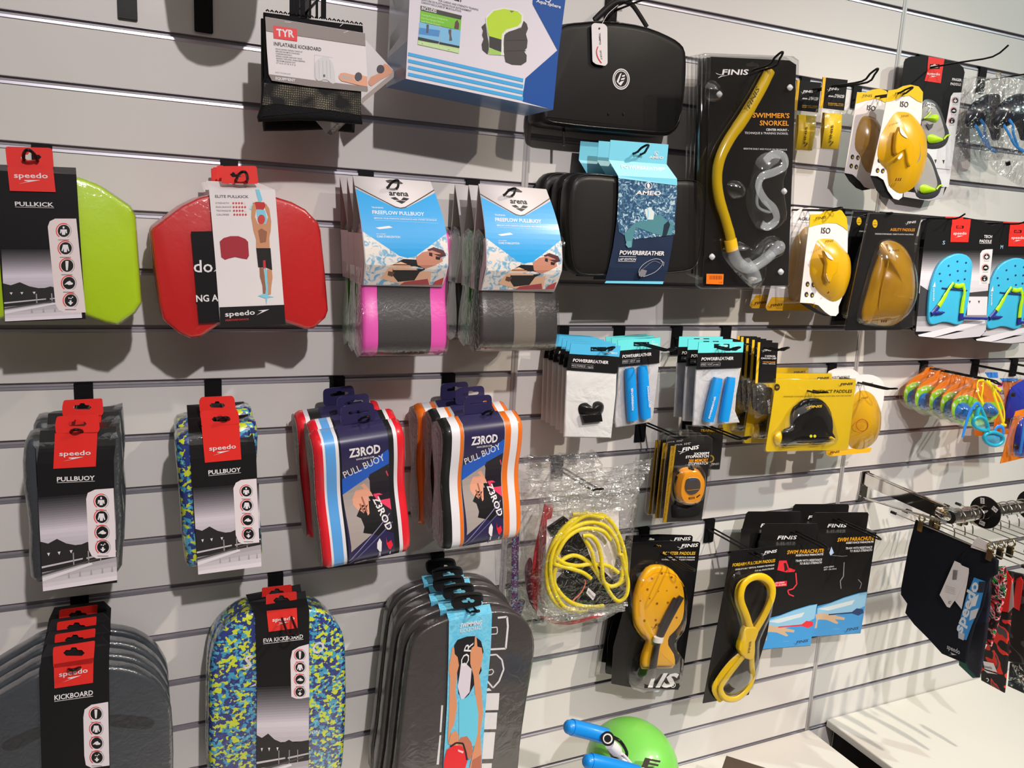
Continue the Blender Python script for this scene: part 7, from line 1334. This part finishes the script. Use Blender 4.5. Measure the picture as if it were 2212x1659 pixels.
def para(label, ref, d, dx, dy, col, front):
    i = It('parachute_box', label, 'box', ref, d, Z15, 'swim parachute boxes')
    g = lambda x, y: (x+dx, y+dy)
    bxm = mat('parachute_carton', (32, 30, 30), .35, coat=.3, var=.05); P = i.PP([g(1127, 900), g(1455, 875), g(1558, 228), g(1180, 234)], 0)
    vs = [(x, y, 0) for x, y in P]+[(x, y, -.034) for x, y in P]
    link_mesh('carton', vs, [(0, 1, 2, 3), (7, 6, 5, 4), (0, 4, 5, 1), (1, 5, 6, 2), (2, 6, 7, 3), (3, 7, 4, 0)], bxm, i.root)
    # hang header rises from the back edge
    (ax, ay), (bx, by) = P[3], P[2]; u = Vector((bx-ax, by-ay)).normalized(); v = Vector((-u.y, u.x)); W2 = (Vector(P[2])-Vector(P[3])).length
    hp = [Vector(P[3])+u*a+v*b for a, b in ((.002, 0), (W2-.002, 0), (W2-.006, .040), (W2-.012, .046), (.012, .046), (.006, .040))]
    link_mesh('hang_header', [(*q, -.0335) for q in hp]+[(*q, -.0320) for q in hp], [tuple(range(6)), tuple(range(11, 5, -1))]+[(k, (k+1) % 6, 6+(k+1) % 6, 6+k) for k in range(6)], bxm, i.root)
    c0 = Vector(P[3])+u*W2*.30+v*.004; G, F = glyphs('FINIS', 2.2); i.at(-.0315); i._add([tuple(c0+u*(x*W2*.32+y*.003)+v*y*.010) for x, y in G], F, [rgb(W_)]*len(F))
    if front:
        i.at(.0006); i.text('SWIM PARACHUTE', g(1305, 288), g(1540, 276), 24, (250, 176, 30), 2.4); i.text('RESISTANCE PARACHUTE', g(1362, 302), g(1537, 294), 12, W_, 2); i.text('TRAIN WITH RESISTANCE', g(1358, 338), g(1528, 330), 14, (210, 208, 210), 1); i.text('TO BUILD STRENGTH', g(1385, 356), g(1527, 348), 14, (210, 208, 210), 1)
        i.poly([g(1130, 898), g(1180, 700), g(1260, 680), g(1350, 645), g(1450, 615), g(1500, 608), g(1455, 873)], (54, 136, 196)); i.poly([g(1178, 715), g(1260, 685), g(1350, 650), g(1450, 620), g(1498, 610), g(1482, 700), g(1400, 740), g(1300, 760), g(1180, 790)], (130, 176, 204)); i.poly([g(1185, 720), g(1300, 690), g(1420, 660), g(1400, 690), g(1250, 730)], (190, 200, 206))
        i.poly([g(1165, 755), g(1200, 745), g(1260, 755), g(1355, 775), g(1350, 790), g(1290, 785), g(1315, 810), g(1300, 815), g(1240, 790), g(1180, 785), g(1175, 840), g(1160, 845), g(1172, 790)], (186, 156, 126)); i.poly([g(1250, 752), g(1400, 738), g(1430, 715), g(1470, 720), g(1475, 745), g(1440, 762), g(1400, 748), g(1250, 760)], col if col[0] > 100 else (26, 50, 96)); i.line([g(1280, 848), g(1320, 846)], 2, (120, 180, 220))
        finis(i, g(1345, 865), g(1438, 850), 17, (16, 34, 70))
        if col[0] > 100: i.poly([g(1243, 390), g(1255, 330), g(1302, 328), g(1318, 375), g(1360, 390), g(1350, 402), g(1300, 405)], col); i.poly([g(1285, 345), g(1300, 345), g(1312, 385), g(1290, 400)], (40, 30, 30)); i.line([g(1362, 408), g(1368, 480), g(1345, 510), g(1310, 520), g(1318, 545), g(1350, 558)], 8, (206, 50, 60)); i.poly([g(1216, 468), g(1306, 458), g(1304, 492), g(1214, 500)], (206, 30, 50)); i.text('AUTO SIZING:', g(1222, 480), g(1290, 472), 9, W_, 1.5); i.text('YTH - 8in (20cm)', g(1222, 494), g(1298, 486), 9, W_, 1.5)
        else: i.poly([g(1255, 360), g(1268, 320), g(1285, 360), g(1262, 378)], (170, 190, 220)); i.line([g(1262, 375), g(1340, 382), g(1370, 378)], 4, (100, 96, 98)); i.line([g(1350, 420), g(1345, 510), g(1325, 540), g(1330, 590)], 6, (120, 118, 122)); i.text('AUTO SIZING:', g(1218, 458), g(1285, 450), 9, (190, 188, 190), 1.5); i.text('ADT - 12in (30cm)', g(1218, 472), g(1300, 465), 9, (190, 188, 190), 1.5); i.line([g(1440, 530), g(1462, 555), g(1450, 590)], 5, (120, 118, 122))
        i.done()
    else: i.done()
    return i
para('black and blue swim parachute box with red parachute picture', (1350, 190), .135, 0, 0, (206, 40, 52), True)
para('black and blue swim parachute box with grey parachute picture, right one', (1670, 130), .095, 322, -80, (60, 60, 60), True)
p_ = para('black swim parachute box hanging behind the red pictured one', (1230, 110), .088, -110, -80, (60, 60, 60), False); p_ = para('black swim parachute box hanging behind the grey pictured one', (1540, 60), .05, 195, -135, (60, 60, 60), False)
hook((1655, 1110), .22, 'black hook carrying the red pictured parachute boxes', drop=.012, tip=-.002); hook((1768, 1100), .21, 'black hook carrying the grey pictured parachute boxes', drop=.012, tip=-.002)

# ------------------------------------------------------------ chrome arm, hangers and shorts
Z16 = FR(1780, 1000, 3.317)
arm = bpy.data.objects.new('garment_rail', None); COL.objects.link(arm); arm.location = (1.868, 0, ZOFF-.42); tag(arm, 'chrome garment rail bracketed out from the slatted wall', 'rail')
boxm('wall_plate', -.016, .016, -.006, -.0006, -.075, .012, chrome, arm, .0015)
def bar(name, a, b, w_, h_, m, par):
    a = Vector(a); b = Vector(b); t = (b-a); L_ = t.length; q = t.to_track_quat('Y', 'Z')
    o = boxm(name, -w_/2, w_/2, 0, L_, -h_/2, h_/2, m, par, min(w_, h_)*.2); o.location = a; o.rotation_euler = q.to_euler(); return o
bar('arm_bar', (0, -.005, -.008), (0, -.262, -.022), .016, .038, chrome, arm)
tube3('elbow', [(0, -.245, -.022), (0, -.272, -.023), (.012, -.284, -.024), (.05, -.285, -.024)], .0185, chrome, arm, 18, 4, rs=[.015, .018, .0185, .0175, .017])
tube3('round_rail', [(-.012, -.285, -.024), (.3, -.285, -.024), (.9, -.285, -.024)], .0165, chrome, arm, 20, 1)
tube3('arm_brace', [(0, -.01, -.065), (0, -.15, -.055), (.0, -.27, -.042)], .003, chrome, arm, 8, 2)
RY, RZ = -.285, ZOFF-.444
def hanger(x, shorts=True, label='', tipy=.03, sh=None, yaw=0.0):
    h = bpy.data.objects.new('clip_hanger', None); COL.objects.link(h); h.location = (x, RY, RZ); h.rotation_euler = (0, 0, yaw); tag(h, label, 'hanger', 'clip hangers on the chrome rail')
    tube3('hook_wire', [(0, .0, -.055), (0, .004, -.035), (0, .022, -.012), (0, .021, .008), (0, .0, .0205), (0, -.020, .008), (0, -.021, -.006)], .0016, stm, h, 8, 5)
    tube3('cross_bar', [(0, .19, -.058), (0, 0, -.058), (0, -.19, -.058)], .0016, stm, h, 8, 1)
    for s_ in (1, -1):
        tube3('bar_cap', [(0, .182*s_, -.058), (0, .198*s_, -.058)], .0042, kplas, h, 8, 1)
        c_ = boxm('clip', -.004, .004, .100*s_-.008, .100*s_+.008, -.078, -.050, brass, h, .0015)
        tube3('clip_ring', [(.0, .100*s_, -.052), (.0, .100*s_+.009, -.042), (.0, .100*s_, -.031), (.0, .100*s_-.009, -.042)], .0026, brass, h, 6, 3, closed=True)
    return h
names = ['clip hanger nearest the arm elbow holding the plain navy shorts', 'clip hanger holding the second pair of shorts', 'clip hanger holding the third pair of shorts', 'clip hanger left of the second size disc', 'clip hanger holding the fourth pair of shorts', 'clip hanger close to the right edge', 'rightmost clip hanger in view']
XS = [1.885, 1.925, 1.955, 2.035, 2.065, 2.10, 2.14]
for x, nm in zip(XS, names): hanger(x, label=nm, yaw=random.uniform(-.08, .08))
for x, t_, lb in ((1.99, ['K.4s', 'XS', '116', '128'], 'round black size disc on the rail, left one'), (2.18, ['140', '152', 'XL'], 'round black size disc on the rail, right one')):
    d_ = bpy.data.objects.new('size_disc', None); COL.objects.link(d_); d_.location = (x, RY, RZ); tag(d_, lb, 'size divider', 'size dividers on the chrome rail')
    pts = [(math.cos(a*math.pi/16)*.042, math.sin(a*math.pi/16)*.042) for a in range(32)]; inn = [(math.cos(a*math.pi/16)*.017, math.sin(a*math.pi/16)*.017) for a in range(32)]
    vs = [(-.0015, *p) for p in pts]+[(-.0015, *p) for p in inn]+[(.0015, *p) for p in pts]+[(.0015, *p) for p in inn]; fs = []
    for k in range(32): k2 = (k+1) % 32; fs += [(k, k2, 32+k2, 32+k), (64+k, 96+k, 96+k2, 64+k2), (k, 64+k, 64+k2, k2), (32+k, 32+k2, 96+k2, 96+k)]
    fixn(link_mesh('disc_plate', vs, fs, kplas, d_))
    for k, s_ in enumerate(t_):
        a = .6+k*1.35; cy, cz = math.cos(a)*-.030, math.sin(a)*.030
        st = boxm('size_sticker', -.0002, .0002, -.0075, .0075, -.0055, .0055, cwhite, d_); st.location = (-.0019, cy, cz); st.rotation_euler = (a*.7, 0, 0)
        G, F = glyphs(s_, 1); me = link_mesh('size_mark', [(-.0004, .006-x*.012, -.002+y*.005) for x, y in G], F, mat('ink_black', (40, 38, 40), .5), st)
    d_
# shorts hang in planes across the rail
def shorts(label, x, out, m, par_d=.30, th=.012):
    i = It('swim_shorts', label, 'shorts', (600, 450), .3, Z16, 'swim shorts on clip hangers', yaw=math.radians(-90), plane=Vector((x, -.28, ZOFF-.52)))
    o = i.slab('shorts_body', out, -.012, -.001, m, r=.005, rb=.005, sm=0); return i
navy = mat('navy_swim_fabric', (20, 22, 34), .8, var=.15, vs=25, bump=.15, bs=500)
i = shorts('navy swim shorts with white price tag and blue lettered side stripe, leftmost on rail', 1.885, [(650, 408), (720, 440), (900, 520), (1060, 590), (1180, 650), (1240, 700), (1232, 800), (1180, 830), (1165, 870), (1125, 1040), (1070, 1165), (1035, 1290), (1005, 1440), (840, 1370), (740, 1260), (640, 1160), (575, 1075), (590, 1010), (545, 945), (545, 900), (600, 600)], navy)
i.card('price_tag', [(935, 702), (975, 720), (985, 735), (1035, 755), (1035, 790), (935, 985), (900, 1038), (880, 1030), (828, 945)], .006, cwhite); i.card('folded_tag', [(1000, 800), (1035, 790), (1020, 880), (985, 1048), (935, 985)], .002, cwhite); i.tube('tag_string', [(1040, 620, .003), (1000, 660, .006), (985, 730, .006)], .0006, kplas, n=5)
i.at(.0068); [i.line([(928+k*3.2, 765+k*.5), (920+k*3.2, 838)], 1.6, (60, 58, 60)) for k in range(10)]; [i.line([(870, 880+k*14), (940, 900+k*14)], 2, (150, 146, 140)) for k in range(4)]; i.arc(902, 1000, 10, 3, 0, 300, (60, 58, 58)); i.done(name='tag_print')
i.at(.0); speedo(i, (880, 1330), (972, 1372), 36, (170, 168, 174)); i.done(name='logo')
navy_i = i
i.card('white_label', [(1075, 555), (1105, 533), (1185, 575), (1160, 640), (1050, 605)], .003, cwhite)
pat2 = ramp_mat('green_navy_fabric', [(0, (16, 18, 34)), (.5, (20, 26, 48)), (.62, (16, 72, 60)), (.8, (40, 60, 120))], scale=9, detail=1, rough=.7)
i = shorts('dark navy and green shorts directly behind the plain navy pair', 1.935, [(1100, 820), (1165, 720), (1192, 745), (1182, 1000), (1155, 1250), (1105, 1540), (1060, 1545), (960, 1450), (960, 1260), (1000, 1000)], pat2)
i_g = i; i = navy_i
i.at(.0004); i.poly([(1075, 820), (1160, 850), (1115, 1040), (1060, 1160), (1020, 1270), (962, 1255), (960, 1180), (1020, 960)], (40, 128, 196)); i.poly([(1110, 850), (1160, 850), (1140, 930), (1095, 930)], (26, 26, 44)); i.poly([(1020, 1000), (1110, 940), (1085, 1025), (1055, 1030)], (222, 222, 224)); i.poly([(1050, 1060), (1108, 1040), (1085, 1110), (1040, 1130)], (190, 190, 194)); i.poly([(965, 1205), (1008, 1225), (1000, 1272), (962, 1255)], (170, 170, 176)); i.text('speedo', (985, 1225), (1112, 868), 66, (214, 220, 228), 3); i.done(name='side_stripe'); i = i_g
mul = ramp_mat('multicolour_fabric', [(0, (26, 22, 26)), (.40, (30, 26, 32)), (.47, (196, 34, 40)), (.53, (228, 200, 200)), (.57, (30, 26, 32)), (.62, (60, 170, 60)), (.67, (20, 40, 90))], scale=26, detail=2, dist=2.5, rough=.65)
redb = ramp_mat('red_black_fabric', [(0, (26, 20, 22)), (.5, (30, 26, 28)), (.55, (206, 44, 30)), (.66, (70, 66, 66)), (.75, (206, 44, 30))], scale=13, detail=1, dist=2, rough=.65)
i = shorts('multicoloured graphic print shorts behind the navy and green pair', 1.985, [(1185, 745), (1290, 740), (1300, 900), (1240, 1150), (1190, 1320), (1040, 1240), (1075, 1120), (1130, 1000)], mul)
i = shorts('red and black shorts with white arrow mark', 2.045, [(1242, 760), (1350, 780), (1330, 1100), (1310, 1400), (1285, 1650), (1120, 1560), (1115, 1400), (1190, 1250), (1230, 1000)], redb)
i.card('red_tag', [(1290, 830), (1325, 800), (1345, 830), (1320, 1070), (1250, 1060)], .004, mat('red_card')); i.card('grey_fold', [(1325, 800), (1352, 860), (1358, 1030), (1318, 1075)], .003, cgrey); i.at(.0006); i.poly([(1140, 1420), (1215, 1435), (1240, 1500), (1200, 1490), (1150, 1475)], W_); i.text('speedo', (1145, 1465), (1205, 1480), 22, (60, 40, 40), 2); i.poly([(1140, 1480), (1200, 1500), (1245, 1515), (1170, 1505)], W_); i.arc(1168, 1555, 14, 6, -90, 120, W_); i.done(name='logo')
i = shorts('black shorts with grey panel behind the red and black pair', 2.10, [(1340, 780), (1440, 800), (1440, 1450), (1300, 1420), (1300, 1250), (1320, 1000)], ramp_mat('grey_black_fabric', [(0, (22, 20, 22)), (.52, (60, 58, 58)), (.6, (24, 22, 24)), (.72, (180, 40, 34))], scale=10, detail=1, rough=.7)); i.card('red_tag', [(1380, 830), (1410, 815), (1425, 850), (1400, 1060), (1350, 1030)], .004, mat('red_card'))
i = shorts('dark patterned shorts with pale motifs, lowest at the right edge', 2.13, [(1330, 1380), (1440, 1340), (1440, 1660), (1310, 1600)], ramp_mat('pale_motif_fabric', [(0, (24, 26, 34)), (.5, (60, 80, 80)), (.56, (220, 205, 190)), (.62, (26, 28, 36)), (.75, (120, 60, 60))], scale=34, detail=2, dist=2, rough=.7))

i = It('kickboard', 'unseen round-bottomed board above the view, added for its shadow at the top left', 'swim board', (500, -60), .20, Z0, 'unseen boards above the view, added for their shadow')  # out of view, added to cast the rounded shadow on the wall
i.slab('foam_board', [(390, -420), (395, -180), (410, -110), (445, -55), (500, -35), (555, -50), (595, -100), (610, -180), (610, -420)], -.03, 0, mat('tan_foam', (170, 150, 130), .5), r=.006, sm=2)
# ------------------------------------------------------------ plinths, display head, small box
plm = mat('plinth_white', (228, 224, 216), .4, var=.015, vs=5, k=1.0); drk = mat('plinth_gap_dark', (48, 44, 42), .7, k=1.0)
TZ = ZOFF-1.2
for nm, xa, xb, tz, lb in (('display_plinth', .2, 1.787, TZ, 'low white display plinth on the left, below the wall'), ('display_plinth', 1.853, 3.6, TZ+.018, 'low white display plinth on the right, under the shorts')):
    e = bpy.data.objects.new(nm, None); COL.objects.link(e); e.location = ((xa+xb)/2, -.3, 0); tag(e, lb, 'plinth', 'white plinths under the wall'); hw = (xb-xa)/2
    boxm('plinth_top', -hw, hw, -.35, .297, tz-.022, tz, plm, e, .0015); boxm('plinth_body', -hw+.03, hw-.03, -.32, .29, 0, tz-.022, drk, e)
    for sx in (-1, 1): boxm('plinth_side', (hw-.045)*sx-.012, (hw-.045)*sx+.012, -.33, .295, 0, tz-.022, plm, e)
Zh = FR(1180, 1520, 4.608)
HD = .27; base = wallpt(Zh((850, 620)), HD); hx, hy, hz = base.x, -HD, base.z
e = It('display_mannequin', 'green swim cap display head wearing a snorkel with blue tubes', 'mannequin', (850, 560), HD, Zh)
e.root.matrix_world = Matrix.Translation((hx, hy, TZ)); hr = .098; ch = hz-TZ
greenc = mat('green_cap_latex', (112, 190, 78), .35, var=.04, coat=.35, bump=.15, bs=25); headm = mat('head_plastic', (222, 214, 206), .5)
def lathe(name, prof, m, par, n=28, ox=0, oy=0, sy=1.0):
    L = [[(ox+r_*math.cos(2*math.pi*k/n), oy+r_*sy*math.sin(2*math.pi*k/n), z) for k in range(n)] for r_, z in prof]; return loft(name, L, m, par)
lathe('head_stand', [(.085, .0005), (.085, .012), (.05, .02), (.045, ch-.10), (.06, ch-.07), (.085, ch-.04)], headm, e.root, sy=1.1)
lathe('swim_cap', [(.086, ch-.045)]+[(hr*math.cos(a), ch+.098*math.sin(a)) for a in [k*math.pi/2/10 for k in range(-2, 10)]]+[(.003, ch+.098)], greenc, e.root, sy=1.12)
bt = mat('blue_tube_rubber', (6, 128, 208), .4, coat=.3, var=.04)
def hp_(q, d_): v = wallpt(Zh(q), d_); return (v.x-hx, v.y-hy, v.z-TZ)
tube3('blue_tube', [hp_((250, 233), .338), hp_((420, 275), .342), hp_((600, 325), .352)], .0158, bt, e.root, 16, 2); tube3('tube_tip', [hp_((188, 226), .338), hp_((196, 227), .338), hp_((212, 229), .338), hp_((250, 236), .338), hp_((300, 246), .338)], .0145, bt, e.root, 16, 1, rs=[.004, .0095, .0130, .0148, .0150])
tube3('blue_tube', [hp_((440, 575), .380), hp_((600, 610), .385), hp_((900, 690), .388)], .0158, bt, e.root, 16, 2); tube3('tube_tip', [hp_((376, 570), .380), hp_((384, 571), .380), hp_((400, 573), .380), hp_((440, 577), .380), hp_((490, 588), .380)], .0145, bt, e.root, 16, 1, rs=[.004, .0095, .0130, .0148, .0150])
c0 = Vector(hp_((612, 348), .370)); vdir = (CAMP-wallpt(Zh((612, 348)), .370)).normalized()
def disc(name, r_, off, m, th=.004):
    t = tube3(name, [tuple(c0+vdir*off), tuple(c0+vdir*(off+th))], r_, m, e.root, 24, 1); return t
disc('dial_ring', .0135, .0, kplas, .006); disc('dial_white', .0095, .0062, cwhite, .0006); disc('dial_face', .0068, .007, kplas, .0006)
tube3('white_connector', [hp_((630, 400), .352), hp_((700, 470), .352), hp_((745, 530), .352)], .010, cwhite, e.root, 10, 2, rs=[.011, .0125, .007]); tube3('white_strap', [hp_((735, 510), .352), hp_((800, 600), .366), hp_((880, 680), .366)], .0045, cwhite, e.root, 8, 2); tube3('white_strap', [hp_((760, 500), .362), hp_((840, 590), .362), hp_((900, 690), .362)], .003, cwhite, e.root, 8, 2)
tube3('black_band', [hp_((660, 330), .338), hp_((740, 380), .352), hp_((800, 480), .352), (hp_((790, 540), .352))], .0035, kplas, e.root, 8, 3); tube3('black_band', [hp_((620, 440), .352), hp_((660, 520), .352), hp_((720, 580), .352)], .004, kplas, e.root, 8, 3)
G, F = glyphs('E', 3); vd = (CAMP-wallpt(Zh((1030, 600)), .36)).normalized(); A_ = Vector(hp_((945, 630), .386)); B_ = Vector(hp_((1105, 660), .376)); Uh = Vector(hp_((985, 535), .376))-A_
link_mesh('cap_letter', [tuple(A_+(B_-A_)*x+Uh*y) for x, y in G], F, mat('dark_cap_print', (56, 50, 44), .5), e.root)
bx = wallpt((1545, 1642), .17); b_ = boxm('cardboard_block', -.07, .07, -.07, .07, 0, bx.z-TZ-.0005, mat('dark_brown_box', (78, 64, 54), .6, var=.08)); b_.location = (bx.x+.03, bx.y-.094, TZ+.0005); b_.rotation_euler = (0, 0, math.radians(40)); tag(b_, 'dark brown block on the left plinth at the bottom edge', 'box')
